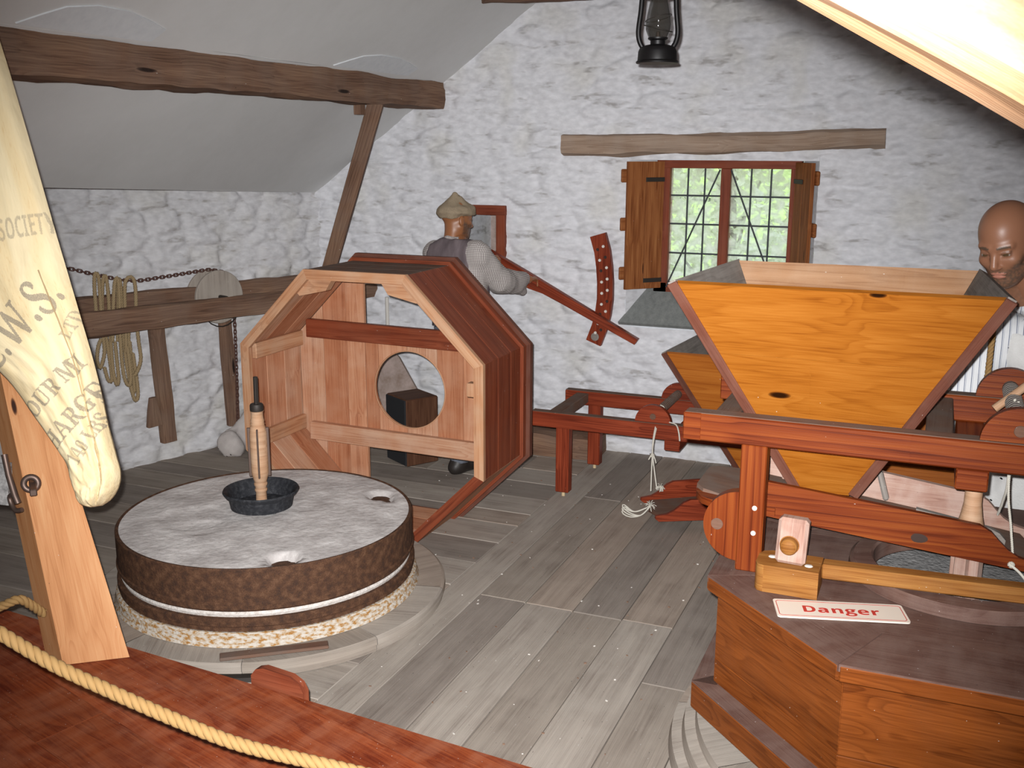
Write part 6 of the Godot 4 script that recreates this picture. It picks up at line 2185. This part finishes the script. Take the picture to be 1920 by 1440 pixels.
# ---------------------------------------------------------------- on and against the back wall
func wall_things() -> void:
	# pegged quadrant board
	var mid := [Vector2(-2.115, 1.487), Vector2(-2.082, 1.38), Vector2(-2.066, 1.28), Vector2(-2.057, 1.17), Vector2(-2.056, 1.06), Vector2(-2.068, 0.96), Vector2(-2.090, 0.87), Vector2(-2.130, 0.762)]
	var l := []
	var r := []
	for i in mid.size():
		var d: Vector2 = (mid[mini(i + 1, 7)] - mid[maxi(i - 1, 0)]).normalized()
		var n := Vector2(-d.y, d.x)
		l.append(mid[i] + n * 0.054)
		r.push_front(mid[i] - n * 0.054)
	var zq := ZB + 0.055
	var q := thing("pegged_quadrant", "curved red-brown board with two rows of peg holes on the white wall", "board", Vector3(-2.09, 1.1, zq))
	var gb := GB.new()
	gb.off = rnd_off()
	var pts := PackedVector2Array()
	for p in l + r:
		pts.append(Vector2(p.y, -p.x))
	gb.prism(pts, 0.04, Transform3D(Basis(Vector3.UP, Vector3.LEFT, Vector3.BACK), Vector3(0, 0, zq)))
	part(q, "board", gb, M.red_pine)
	for i in 18:
		var s: float = 0.7 + (i / 2) * 0.68
		var k := mini(int(s), 6)
		var c: Vector2 = mid[k].lerp(mid[k + 1], s - k) + Vector2(0.018 if i % 2 else -0.020, 0.0 if i % 2 else -0.022)
		var g := GB.new()
		g.lathe([Vector2(0, 0.0015), Vector2(0.007, 0.001), Vector2(0.009, 0.0035), Vector2(0.0105, 0)], 12, Transform3D(Basis(Vector3.RIGHT, PI / 2), Vector3(c.x, c.y, zq + 0.020)))
		part(q, "peg_hole", g, M.white_paint if hash01(i, 5, 2) > 0.35 else M.dark_hole)
	var wg := GB.new()
	wg.lathe([Vector2(0, 0.004), Vector2(0.012, 0.004), Vector2(0.013, 0.001), Vector2(0.026, 0.001), Vector2(0.028, 0)], 18, Transform3D(Basis(Vector3.RIGHT, PI / 2), Vector3(-2.118, 0.805, zq + 0.020)))
	part(q, "bolt_plate", wg, M.grey_pine)
	# long lever across it
	var a := Vector3(-2.86, 1.325, -6.42)
	var b := Vector3(-1.808, 0.803, -6.475)
	var d := (b - a).normalized()
	var up := Vector3(0, 1, 0)
	up = (up - d * up.dot(d)).normalized()
	var g2 := GB.new()
	g2.off = rnd_off()
	g2.prism(PackedVector2Array([Vector2(0, -0.055), Vector2(0.36, -0.048), Vector2(0.46, -0.030), Vector2(0.60, -0.026), Vector2(1.17, -0.022), Vector2(1.175, 0.020), Vector2(0.5, 0.040), Vector2(0.30, 0.046), Vector2(0, 0.050)]), 0.05, Transform3D(Basis(d, up, d.cross(up)), a))
	solo("sluice_lever", g2, M.red_pine, "long tapering red-brown wooden lever slanting down across the pegged board", "lever")
	# hurricane lantern
	var lo := eye(1232, 119, 4.2)
	var lx := Transform3D(Basis(), lo)
	var t := thing("hurricane_lantern", "black hurricane lantern with a clear chimney hanging at the top of the picture", "lantern", lo)
	var g := GB.new()
	g.lathe([Vector2(0, 0), Vector2(0.085, 0), Vector2(0.087, 0.006), Vector2(0.080, 0.012), Vector2(0.078, 0.045), Vector2(0.074, 0.055), Vector2(0.070, 0.062), Vector2(0.05, 0.070), Vector2(0.030, 0.074), Vector2(0.030, 0.088), Vector2(0.040, 0.094), Vector2(0.040, 0.100), Vector2(0, 0.102)], 40, lx, 35.0)
	part(t, "tank", g, M.lantern_black)
	g = GB.new()
	g.lathe([Vector2(0.038, 0.100), Vector2(0.050, 0.130), Vector2(0.052, 0.150), Vector2(0.046, 0.19), Vector2(0.036, 0.235), Vector2(0.033, 0.26)], 32, lx, 60.0)
	part(t, "chimney_glass", g, M.lamp_glass)
	g = GB.new()
	g.lathe([Vector2(0.036, 0.252), Vector2(0.060, 0.256), Vector2(0.070, 0.264), Vector2(0.062, 0.275), Vector2(0.040, 0.285), Vector2(0.036, 0.30), Vector2(0.044, 0.305), Vector2(0.040, 0.33), Vector2(0.0, 0.345)], 32, lx, 35.0)
	part(t, "cap", g, M.lantern_black)
	for s in [-1.0, 1.0]:
		g = GB.new()
		var pth := GB.resample([Vector3(0.060 * s, 0.060, 0), Vector3(0.074 * s, 0.085, 0), Vector3(0.080 * s, 0.125, 0), Vector3(0.072 * s, 0.20, 0), Vector3(0.066 * s, 0.275, 0), Vector3(0.055 * s, 0.315, 0), Vector3(0.038 * s, 0.325, 0)], 0.01)
		g.tube(pth.map(func(z): return lo + Vector3(z.x * 0.92, z.y, -z.x * 0.38)), 0.0105, 10)
		part(t, "side_tube", g, M.lantern_black)
	for y in [0.135, 0.175]:
		g = GB.new()
		g.tube(Array(ring2(Vector2.ZERO, 0.058 if y < 0.15 else 0.052, 28)).map(func(z): return lo + Vector3(z.x, y + z.x * 0.25 * signf(y - 0.15), z.y)), 0.0015, 5, true)
		part(t, "guard_wire", g, M.iron_dark)
	g = GB.new()
	g.lathe([Vector2(0, 0.102), Vector2(0.010, 0.104), Vector2(0.008, 0.122), Vector2(0, 0.124)], 12, lx)
	part(t, "burner", g, M.iron)
	g = GB.new()
	g.tube([lo + Vector3(-0.06, 0.28, 0.025), lo + Vector3(-0.04, 0.40, 0.016), lo + Vector3(0, 0.45, 0), lo + Vector3(0.04, 0.40, -0.016), lo + Vector3(0.06, 0.28, -0.025)], 0.002, 6)
	part(t, "bail", g, M.iron_dark)
	g = GB.new()
	g.tube([lo + Vector3(0, 0.45, 0), Vector3(lo.x, 3.2, lo.z), Vector3(lo.x, 3.965 - 0.72 * absf(lo.x + 1.2), lo.z)], 0.002, 6)
	part(t, "hanging_wire", g, M.iron_dark)
	# loudspeaker and the board leaning behind it
	var sb := thing("loudspeaker", "black-fronted loudspeaker box with brown wooden sides on the floor behind the upright casing", "speaker", Vector3(-3.16, 0, -5.85))
	var sxf := Basis(Vector3.UP, -0.55)
	var bg := GB.new()
	bg.box(Transform3D(sxf * Basis(Vector3.FORWARD, PI / 2), Vector3(-3.17, 0.225, -5.88)), Vector3(0.45, 0.26, 0.24), 0.006)
	part(sb, "cabinet", bg, M.speaker_wood)
	bg = GB.new()
	bg.box(Transform3D(sxf, Vector3(-3.17, 0.225, -5.88) + sxf * Vector3(0, 0, 0.124)), Vector3(0.25, 0.44, 0.012), 0.004)
	part(sb, "grille_cloth", bg, M.black_box)
	var lb := GB.new()
	lb.off = rnd_off()
	lb.prism(PackedVector2Array([Vector2(-0.42, 0), Vector2(0.42, 0), Vector2(0.34, 0.26), Vector2(0.06, 0.60), Vector2(-0.02, 0.66), Vector2(-0.35, 0.60)]), 0.03, Transform3D(Basis(Vector3.RIGHT, Vector3(0, 0.94, -0.34), Vector3(0, 0.34, 0.94)), Vector3(-3.62, 0.005, -6.22)))
	solo("leaning_slab", lb, M.chute_board, "dusty pinkish-grey slab leaning on the wall behind the loudspeaker", "slab")


# ---------------------------------------------------------------- the two millers
func skin_mesh(g: GB, n: int) -> GB:
	return g


func frame_for(fwd: Vector3, up: Vector3, o: Vector3, s := 1.0) -> Transform3D:
	var z := fwd.normalized()
	var y := (up - z * up.dot(z)).normalized()
	return Transform3D(Basis(y.cross(z), y, z).scaled(Vector3.ONE * s), o)


func grow(pr: Array, d: float) -> Array:
	var o := []
	for q in pr:
		var c: Array = q.duplicate()
		if c[0] == 0:
			c[3] += d; c[4] += d
		elif c[0] == 1:
			c[2] = c[2] + Vector3.ONE * d
		o.append(c)
	return o


func miller_at_lever() -> void:
	var skin := Color(0.29, 0.115, 0.05)
	var beard := Color(0.050, 0.038, 0.030)
	var rt := Vector3(0.937, 0, 0.349)
	var fw := Vector3(0.349, 0, -0.937)
	var hip := Vector3(-2.735, 0.93, -5.77)
	var sc := Vector3(-2.825, 1.405, -5.86)
	var hd := Vector3(-2.845, 1.602, -5.92)
	var shr := Vector3(-2.655, 1.405, -5.80)
	var shl := Vector3(-3.000, 1.385, -5.925)
	var elr := Vector3(-2.575, 1.225, -5.97)
	var wrr := Vector3(-2.535, 1.195, -6.305)
	var ell := Vector3(-3.04, 1.14, -6.05)
	var wrl := Vector3(-2.79, 1.335, -6.245)
	var at := Vector3(-2.80, 0, -5.76)
	var t := thing("person", "miller seen from behind in a cloth cap, waistcoat and checked shirt, hands on the lever", "person", at)
	var fr := Vector3(-2.755, 0.09, -5.74)
	var fl := Vector3(-2.80, 0.09, -5.98)
	var torso := [
		[0, hip - rt * 0.075, sc - rt * 0.085 - Vector3(0, 0.09, 0), 0.112, 0.108, 0.08],
		[0, hip + rt * 0.075, sc + rt * 0.085 - Vector3(0, 0.09, 0), 0.112, 0.108, 0.08],
		[0, shl + rt * 0.02, shr - rt * 0.02, 0.060, 0.060, 0.06],
		[0, sc - rt * 0.05 + Vector3(0, 0.02, 0), hd + Vector3(0, -0.13, 0.02), 0.062, 0.054, 0.05],
		[0, sc + rt * 0.05 + Vector3(0, 0.02, 0), hd + Vector3(0, -0.13, 0.02), 0.062, 0.054, 0.05]]
	var legs := [
		[0, hip + rt * 0.085, (hip + rt * 0.09 + fr) * 0.5 + fw * 0.03, 0.098, 0.066, 0.05],
		[0, (hip + rt * 0.09 + fr) * 0.5 + fw * 0.03, fr, 0.064, 0.044, 0.03],
		[0, hip - rt * 0.085, (hip - rt * 0.09 + fl) * 0.5 + fw * 0.03, 0.098, 0.066, 0.05],
		[0, (hip - rt * 0.09 + fl) * 0.5 + fw * 0.03, fl, 0.064, 0.044, 0.03]]
	var arms := [
		[0, shr, elr, 0.054, 0.046, 0.05], [0, elr, wrr, 0.045, 0.030, 0.02],
		[0, shl, ell, 0.054, 0.046, 0.05], [0, ell, wrl, 0.045, 0.030, 0.02]]
	var lo := Vector3(-3.22, 0.0, -6.42)
	var hi := Vector3(-2.40, 1.62, -5.55)
	var body := body_gb(torso + legs + arms, lo, hi, 0.018, skin)
	var hx_ := frame_for(Vector3(0.56, -0.10, -0.82), Vector3(-0.05, 1, -0.12), hd)
	body.add(head_gb(skin, beard, hx_, Vector3(0, -0.1, 1)))
	body.add(hand_gb(wrr, Vector3(0.10, -0.02, -1), Vector3(0.05, -1, 0.1), true, 0.75, skin))
	body.add(hand_gb(wrl, Vector3(0.1, 0.0, -1), Vector3(0, -1, 0.1), false, 0.75, skin))
	part(t, "body", body, M.skin)
	# trousers
	part(t, "trousers", nets(grow(legs, 0.022) + [[0, hip - rt * 0.06, hip + rt * 0.06, 0.128, 0.128, 0.06], [3, Vector3(0, 1.02, 0), Vector3.UP], [3, Vector3(0, 0.07, 0), Vector3.DOWN]], Vector3(-3.22, 0.03, -6.1), Vector3(-2.45, 1.1, -5.52), 0.018, 0.012, 3), M.trouser)
	# checked shirt: trunk and both sleeves with loose open cuffs
	var cr := (wrr - elr).normalized()
	var shirt := grow(torso, 0.010)
	shirt[3] = [0, sc - rt * 0.02, hd + Vector3(0.0, -0.105, 0.03), 0.066, 0.062, 0.04]
	shirt[4] = [0, sc + rt * 0.02, hd + Vector3(0.0, -0.105, 0.03), 0.066, 0.062, 0.04]
	shirt += [[3, hd + Vector3(0, -0.115, 0.0), Vector3(0.1, 0.95, -0.25).normalized()], [3, Vector3(0, 0.98, 0), Vector3.DOWN]]
	shirt += [
		[0, shr + rt * 0.015, elr, 0.078, 0.080, 0.05], [0, elr, wrr - cr * 0.05, 0.080, 0.056, 0.03], [0, elr + cr * 0.05 - Vector3(0, 0.02, 0), wrr - cr * 0.03 - Vector3(0, 0.075, 0), 0.055, 0.030, 0.03],
		[0, shl - rt * 0.015, ell, 0.074, 0.072, 0.05], [0, ell, wrl - (wrl - ell).normalized() * 0.05, 0.070, 0.050, 0.03]]
	part(t, "shirt", nets(shirt, Vector3(-3.25, 0.9, -6.45), Vector3(-2.38, 1.62, -5.55), 0.014, 0.014, 5), M.check_shirt)
	# waistcoat
	var ve := grow(torso.slice(0, 3), 0.022)
	ve.append([0, sc - rt * 0.06 + Vector3(0, 0.025, 0), sc + rt * 0.06 + Vector3(0, 0.025, 0), 0.078, 0.078, 0.05])
	ve.append([0, hip - rt * 0.07 - Vector3(0, 0.03, 0), hip + rt * 0.10 - Vector3(0, 0.05, 0), 0.140, 0.150, 0.06])
	ve.append([3, shr - rt * 0.012, (rt + Vector3(0, 0.12, 0)).normalized()])
	ve.append([3, shl + rt * 0.012, (-rt + Vector3(0, 0.12, 0)).normalized()])
	ve.append([3, Vector3(0, 0.96, 0), Vector3.DOWN])
	ve.append([3, sc + Vector3(0, 0.085, 0), Vector3(0, 1, 0.0)])
	part(t, "waistcoat", nets(ve, Vector3(-3.2, 0.9, -6.1), Vector3(-2.42, 1.56, -5.52), 0.014, 0.014, 6), M.vest)
	# shirt collar band above the waistcoat
	var cg := GB.new()
	cg.lathe([Vector2(0.064, -0.010), Vector2(0.062, 0.012), Vector2(0.058, 0.016), Vector2(0.055, 0.012), Vector2(0.056, -0.010)], 28, Transform3D(Basis(Vector3.RIGHT, -0.25), hd + Vector3(0.002, -0.128, 0.03)))
	part(t, "collar", cg, M.check_shirt)
	# cap, its crown pinched to a point
	var cp := [[1, Vector3(0, 0.050, -0.010), Vector3(0.098, 0.050, 0.120), 0, 0, 0.01],
		[0, Vector3(0, 0.050, 0.030), Vector3(-0.010, 0.150, -0.025), 0.090, 0.016, 0.015],
		[0, Vector3(0, 0.050, -0.040), Vector3(-0.010, 0.155, -0.035), 0.090, 0.014, 0.015],
		[1, Vector3(0, 0.036, -0.008), Vector3(0.106, 0.028, 0.130), 0, 0, 0.008],
		[3, Vector3(0, 0.016, -0.02), Vector3(0.10, -0.97, 0.16).normalized()]]
	var cgb := nets(cp, Vector3(-0.14, -0.01, -0.17), Vector3(0.14, 0.20, 0.15), 0.007, 0.012, 8)
	var cg2 := GB.new()
	cg2.add(cgb, hx_)
	part(t, "cap", cg2, M.cap_wool)
	for q in [[fr, 0.06], [fl, 0.02]]:
		var b: Vector3 = q[0]
		var f2: Vector3 = (fw + rt * q[1]).normalized()
		var bp := [[0, b + Vector3(0, 0.04, 0), b - Vector3(0, 0.03, 0) - f2 * 0.01, 0.058, 0.055, 0.02], [0, b - Vector3(0, 0.048, 0) - f2 * 0.045, b - Vector3(0, 0.050, 0) + f2 * 0.15, 0.044, 0.040, 0.03], [3, Vector3(0, 0.002, 0), Vector3.DOWN]]
		part(t, "boot", nets(bp, b - Vector3(0.26, 0.12, 0.26), b + Vector3(0.26, 0.12, 0.26), 0.012), M.boot)


func miller_at_hopper() -> void:
	var skin := Color(0.30, 0.135, 0.075)
	var beard := Color(0.085, 0.060, 0.045)
	var rt := Vector3(-0.95, 0, -0.31)
	var fw := Vector3(-0.31, 0, 0.95)
	var hd := Vector3(0.200, 1.728, -4.0)
	var sc := Vector3(0.43, 1.405, -4.23)
	var hip := Vector3(0.46, 0.90, -4.46)
	var shr := Vector3(0.255, 1.365, -4.24)
	var shl := Vector3(0.61, 1.385, -4.12)
	var elr := Vector3(0.100, 1.13, -4.16)
	var wrr := Vector3(0.115, 0.97, -4.33)
	var ell := Vector3(0.63, 1.13, -4.02)
	var wrl := Vector3(0.37, 1.205, -3.86)
	var fr := Vector3(0.33, 0.09, -4.60)
	var fl := Vector3(0.58, 0.09, -4.62)
	var t := thing("person", "bald bearded miller in a striped shirt and white apron bending over the big hopper", "person", Vector3(0.45, 0, -4.40))
	var nb := hd + Vector3(0.105, -0.165, -0.075)
	var torso := [
		[0, hip - rt * 0.075, sc - rt * 0.085 - Vector3(0, 0.09, 0), 0.112, 0.110, 0.08],
		[0, hip + rt * 0.075, sc + rt * 0.085 - Vector3(0, 0.09, 0), 0.112, 0.110, 0.08],
		[0, shl + rt * 0.02, shr - rt * 0.02, 0.062, 0.062, 0.06],
		[0, sc + Vector3(0, 0.03, 0.0), nb, 0.075, 0.060, 0.06],
		[0, nb, hd + Vector3(0.03, -0.07, -0.02), 0.058, 0.054, 0.03]]
	var legs := [
		[0, hip + rt * 0.085, (hip + rt * 0.09 + fr) * 0.5 + fw * 0.02, 0.098, 0.066, 0.05],
		[0, (hip + rt * 0.09 + fr) * 0.5 + fw * 0.02, fr, 0.064, 0.044, 0.03],
		[0, hip - rt * 0.085, (hip - rt * 0.09 + fl) * 0.5 + fw * 0.02, 0.098, 0.066, 0.05],
		[0, (hip - rt * 0.09 + fl) * 0.5 + fw * 0.02, fl, 0.064, 0.044, 0.03]]
	var arms := [
		[0, shr, elr, 0.054, 0.046, 0.05], [0, elr, wrr, 0.045, 0.030, 0.02],
		[0, shl, ell, 0.054, 0.046, 0.05], [0, ell, wrl, 0.045, 0.030, 0.02]]
	var body := body_gb(torso + legs + arms, Vector3(-0.06, 0.0, -4.8), Vector3(0.78, 1.72, -3.78), 0.018, skin)
	var hx_ := frame_for(Vector3(-0.40, -0.36, 0.84), Vector3(-0.13, 1, 0.05), hd, 1.13)
	body.add(head_gb(skin, beard, hx_, Vector3(0.1, -0.35, 1), 0.003))
	body.add(hand_gb(wrr, (wrr - elr).normalized(), Vector3(0.8, 0, 0.3), true, 0.5, skin))
	body.add(hand_gb(wrl, Vector3(-0.5, -0.05, 0.85), Vector3(-0.2, -0.9, -0.1), false, 0.8, skin))
	part(t, "body", body, M.skin)
	part(t, "trousers", nets(grow(legs, 0.022) + [[0, hip - rt * 0.06, hip + rt * 0.06, 0.128, 0.128, 0.06], [3, Vector3(0, 1.0, 0), Vector3.UP], [3, Vector3(0, 0.07, 0), Vector3.DOWN]], Vector3(0.1, 0.03, -4.85), Vector3(0.85, 1.1, -4.1), 0.018, 0.012, 3), M.trouser)
	var shirt := grow(torso.slice(0, 3), 0.012)
	shirt += [[0, sc + Vector3(0, 0.03, 0), nb + Vector3(0.01, -0.03, -0.01), 0.080, 0.070, 0.05],
		[3, nb + Vector3(0.0, -0.045, 0.02), Vector3(-0.35, 0.62, 0.70).normalized()], [3, Vector3(0, 0.9, 0), Vector3.DOWN],
		[0, shr + rt * 0.015, elr, 0.076, 0.070, 0.05], [0, elr, wrr - (wrr - elr).normalized() * 0.04, 0.070, 0.050, 0.03],
		[0, shl - rt * 0.015, ell, 0.076, 0.070, 0.05], [0, ell, wrl - (wrl - ell).normalized() * 0.0, 0.066, 0.052, 0.03]]
	part(t, "shirt", nets(shirt, Vector3(-0.1, 0.85, -4.75), Vector3(0.82, 1.62, -3.74), 0.013, 0.016, 15), M.stripe_shirt)
	var ap := grow(torso.slice(0, 3), 0.040)
	ap[2] = [0, sc - rt * 0.09 - Vector3(0, 0.06, 0), sc + rt * 0.12 - Vector3(0, 0.06, 0), 0.10, 0.10, 0.05]
	ap += [[0, hip - rt * 0.10, hip - rt * 0.11 - Vector3(0, 0.36, 0), 0.155, 0.165, 0.08], [0, hip + rt * 0.10, hip + rt * 0.11 - Vector3(0, 0.36, 0), 0.155, 0.165, 0.08],
		[3, sc - Vector3(0, 0.01, 0), Vector3(0, 1, 0)], [3, hip - fw * 0.02, -fw], [3, Vector3(0, 0.42, 0), Vector3.DOWN]]
	part(t, "apron", nets(ap, Vector3(0.05, 0.36, -4.75), Vector3(0.88, 1.48, -4.02), 0.014, 0.022, 16), M.apron)
	for b: Vector3 in [fr, fl]:
		var bp := [[0, b + Vector3(0, 0.04, 0), b - Vector3(0, 0.03, 0) - fw * 0.01, 0.058, 0.055, 0.02], [0, b - Vector3(0, 0.048, 0) - fw * 0.045, b - Vector3(0, 0.050, 0) + fw * 0.12, 0.044, 0.040, 0.03], [3, Vector3(0, 0.002, 0), Vector3.DOWN]]
		part(t, "boot", nets(bp, b - Vector3(0.26, 0.12, 0.26), b + Vector3(0.26, 0.12, 0.26), 0.013), M.boot)


# ---------------------------------------------------------------- cords and odds and ends
func small_things() -> void:
	var g := GB.new()
	# cord of the low horse: turns round the roller, one end to the right, two to the shoe
	var c := thing("windlass_cord", "thin white cord wound on the low horse's roller and down to the shoe tip", "cord", Vector3(-1.40, 0.1, -5.38), "shoe cords")
	var wp := []
	for k in 44:
		var an := k * 0.62
		wp.append(Vector3(-1.45 + cos(an) * 0.031, 0.552 + sin(an) * 0.031, -5.655 - k * 0.0016))
	g.tube(wp, 0.0045, 6)
	part(c, "turns", g, M.cord)
	g = GB.new()
	g.tube(GB.resample([Vector3(-1.45, 0.583, -5.66), Vector3(-1.40, 0.56, -5.60), Vector3(-1.36, 0.53, -5.57), Vector3(-1.31, 0.525, -5.545), Vector3(-1.285, 0.49, -5.515), Vector3(-1.275, 0.43, -5.51)], 0.02), 0.0045, 6)
	part(c, "loose_end", g, M.cord)
	for s in [[Vector3(-1.425, 0.55, -5.62), Vector3(-1.422, 0.44, -5.50), Vector3(-1.418, 0.35, -5.46), Vector3(-1.40, 0.16, -5.385)], [Vector3(-1.43, 0.55, -5.60), Vector3(-1.426, 0.44, -5.50), Vector3(-1.412, 0.35, -5.45), Vector3(-1.360, 0.17, -5.375)]]:
		g = GB.new()
		g.tube(GB.resample(s, 0.02), 0.0042, 6)
		part(c, "strand", g, M.cord)
	g = GB.new()
	for s in [[0.010, -0.03], [-0.012, -0.04], [0.016, -0.055]]:
		g.tube(GB.resample([Vector3(-1.42, 0.365, -5.465), Vector3(-1.42 + s[0], 0.34, -5.46), Vector3(-1.42 + s[0] * 1.6, 0.365 + s[1], -5.46)], 0.006), 0.004, 6)
	for k in 3:
		g.tube([Vector3(-1.432, 0.36 - k * 0.007, -5.468), Vector3(-1.42, 0.362 - k * 0.007, -5.455), Vector3(-1.408, 0.36 - k * 0.007, -5.468), Vector3(-1.42, 0.358 - k * 0.007, -5.478)], 0.004, 6, true)
	part(c, "knot", g, M.cord)
	# loop and tassel at the tip of the low shoe
	var l := thing("cord_loop", "white cord looped and tasselled at the tip of the floor shoe", "cord", Vector3(-1.45, 0.02, -5.30), "shoe cords")
	for k in 3:
		g = GB.new()
		var o := 0.012 * k
		g.tube(GB.resample([Vector3(-1.385, 0.10, -5.33), Vector3(-1.43, 0.05, -5.30), Vector3(-1.49, 0.035 + o, -5.29), Vector3(-1.535, 0.05 + o * 1.5, -5.295), Vector3(-1.53, 0.07 + o, -5.31), Vector3(-1.47, 0.06, -5.315), Vector3(-1.40, 0.09, -5.335)], 0.012), 0.004, 6)
		part(l, "strand", g, M.cord)
	for q in [[Vector3(-1.385, 0.105, -5.33), 0.020], [Vector3(-1.345, 0.205, -5.38), 0.016]]:
		g = GB.new()
		for k in 26:
			var d := Vector3(rg.randfn(), rg.randfn(), rg.randfn()).normalized()
			g.tube([q[0], q[0] + d * q[1] + Vector3(0, 0.004, 0), q[0] + d * q[1] * 1.7 - Vector3(0, 0.004, 0)], 0.0022, 4)
		part(l, "tassel", g, M.cord, "frayed tuft of cord")
	# cord of the big horse
	var c2 := thing("shoe_cord", "pair of white cords hanging from the big horse's windlass to the shoe tip", "cord", Vector3(0.28, 0.8, -3.42), "shoe cords")
	for s in [[Vector3(0.245, 1.285, -3.50), Vector3(0.246, 1.15, -3.48), Vector3(0.249, 1.023, -3.461), Vector3(0.247, 0.93, -3.55), Vector3(0.243, 0.855, -3.64)], [Vector3(0.255, 1.28, -3.49), Vector3(0.252, 1.023, -3.455), Vector3(0.268, 0.90, -3.40), Vector3(0.283, 0.800, -3.375)]]:
		g = GB.new()
		g.rope(s, 0.0042, 0.02, 5)
		part(c2, "strand", g, M.cord)
	g = GB.new()
	for k in 30:
		var d := Vector3(rg.randfn(), rg.randfn(), rg.randfn()).normalized()
		g.tube([Vector3(0.275, 0.803, -3.325), Vector3(0.275, 0.803, -3.325) + d * 0.010], 0.004, 4)
	g.tube(GB.resample([Vector3(0.275, 0.803, -3.32), Vector3(0.30, 0.785, -3.315), Vector3(0.33, 0.752, -3.312), Vector3(0.345, 0.735, -3.312)], 0.01), 0.0045, 6)
	part(c2, "knot", g, M.cord)
	# hemp rope in front of the bending miller
	g = GB.new()
	g.rope([Vector3(0.185, 1.50, -3.945), Vector3(0.182, 1.365, -3.94), Vector3(0.180, 1.252, -3.94), Vector3(0.172, 1.176, -3.94), Vector3(0.178, 1.02, -3.95), Vector3(0.20, 0.80, -4.0), Vector3(0.21, 0.72, -4.05)], 0.011, 0.045, 6)
	solo("hanging_rope", g, M.hemp_gold, "pale rope hanging down in front of the bending miller's striped sleeve", "rope")
	# loose crumbs and chips on the boards
	g = GB.new()
	for k in 120:
		var p := Vector3(rg.randf_range(-3.2, -0.9), 0.001, rg.randf_range(-5.9, -2.8))
		if Vector2(p.x + 2.777, p.z + 3.731).length() < 0.86:
			continue
		var s := rg.randf_range(0.002, 0.006)
		g.box(Transform3D(Basis.from_euler(Vector3(0, rg.randf() * TAU, 0)), p), Vector3(s * 2.0, s, s), 0.0004)
	var cr := solo("floor_crumbs", g, M.beam, "dark crumbs and chips scattered over the floor boards", "crumbs")
	cr.set_meta("kind", "stuff")
	g = GB.new()
	for k in 90:
		var p := Vector3(rg.randf_range(-3.2, -0.9), 0.001, rg.randf_range(-5.9, -2.8))
		if Vector2(p.x + 2.777, p.z + 3.731).length() < 0.86:
			continue
		var s := rg.randf_range(0.002, 0.005)
		g.box(Transform3D(Basis.from_euler(Vector3(0, rg.randf() * TAU, 0)), p), Vector3(s * 2.0, s, s), 0.0004)
	cr = solo("meal_flecks", g, M.white_paint, "white flecks of meal scattered over the floor boards", "crumbs")
	cr.set_meta("kind", "stuff")
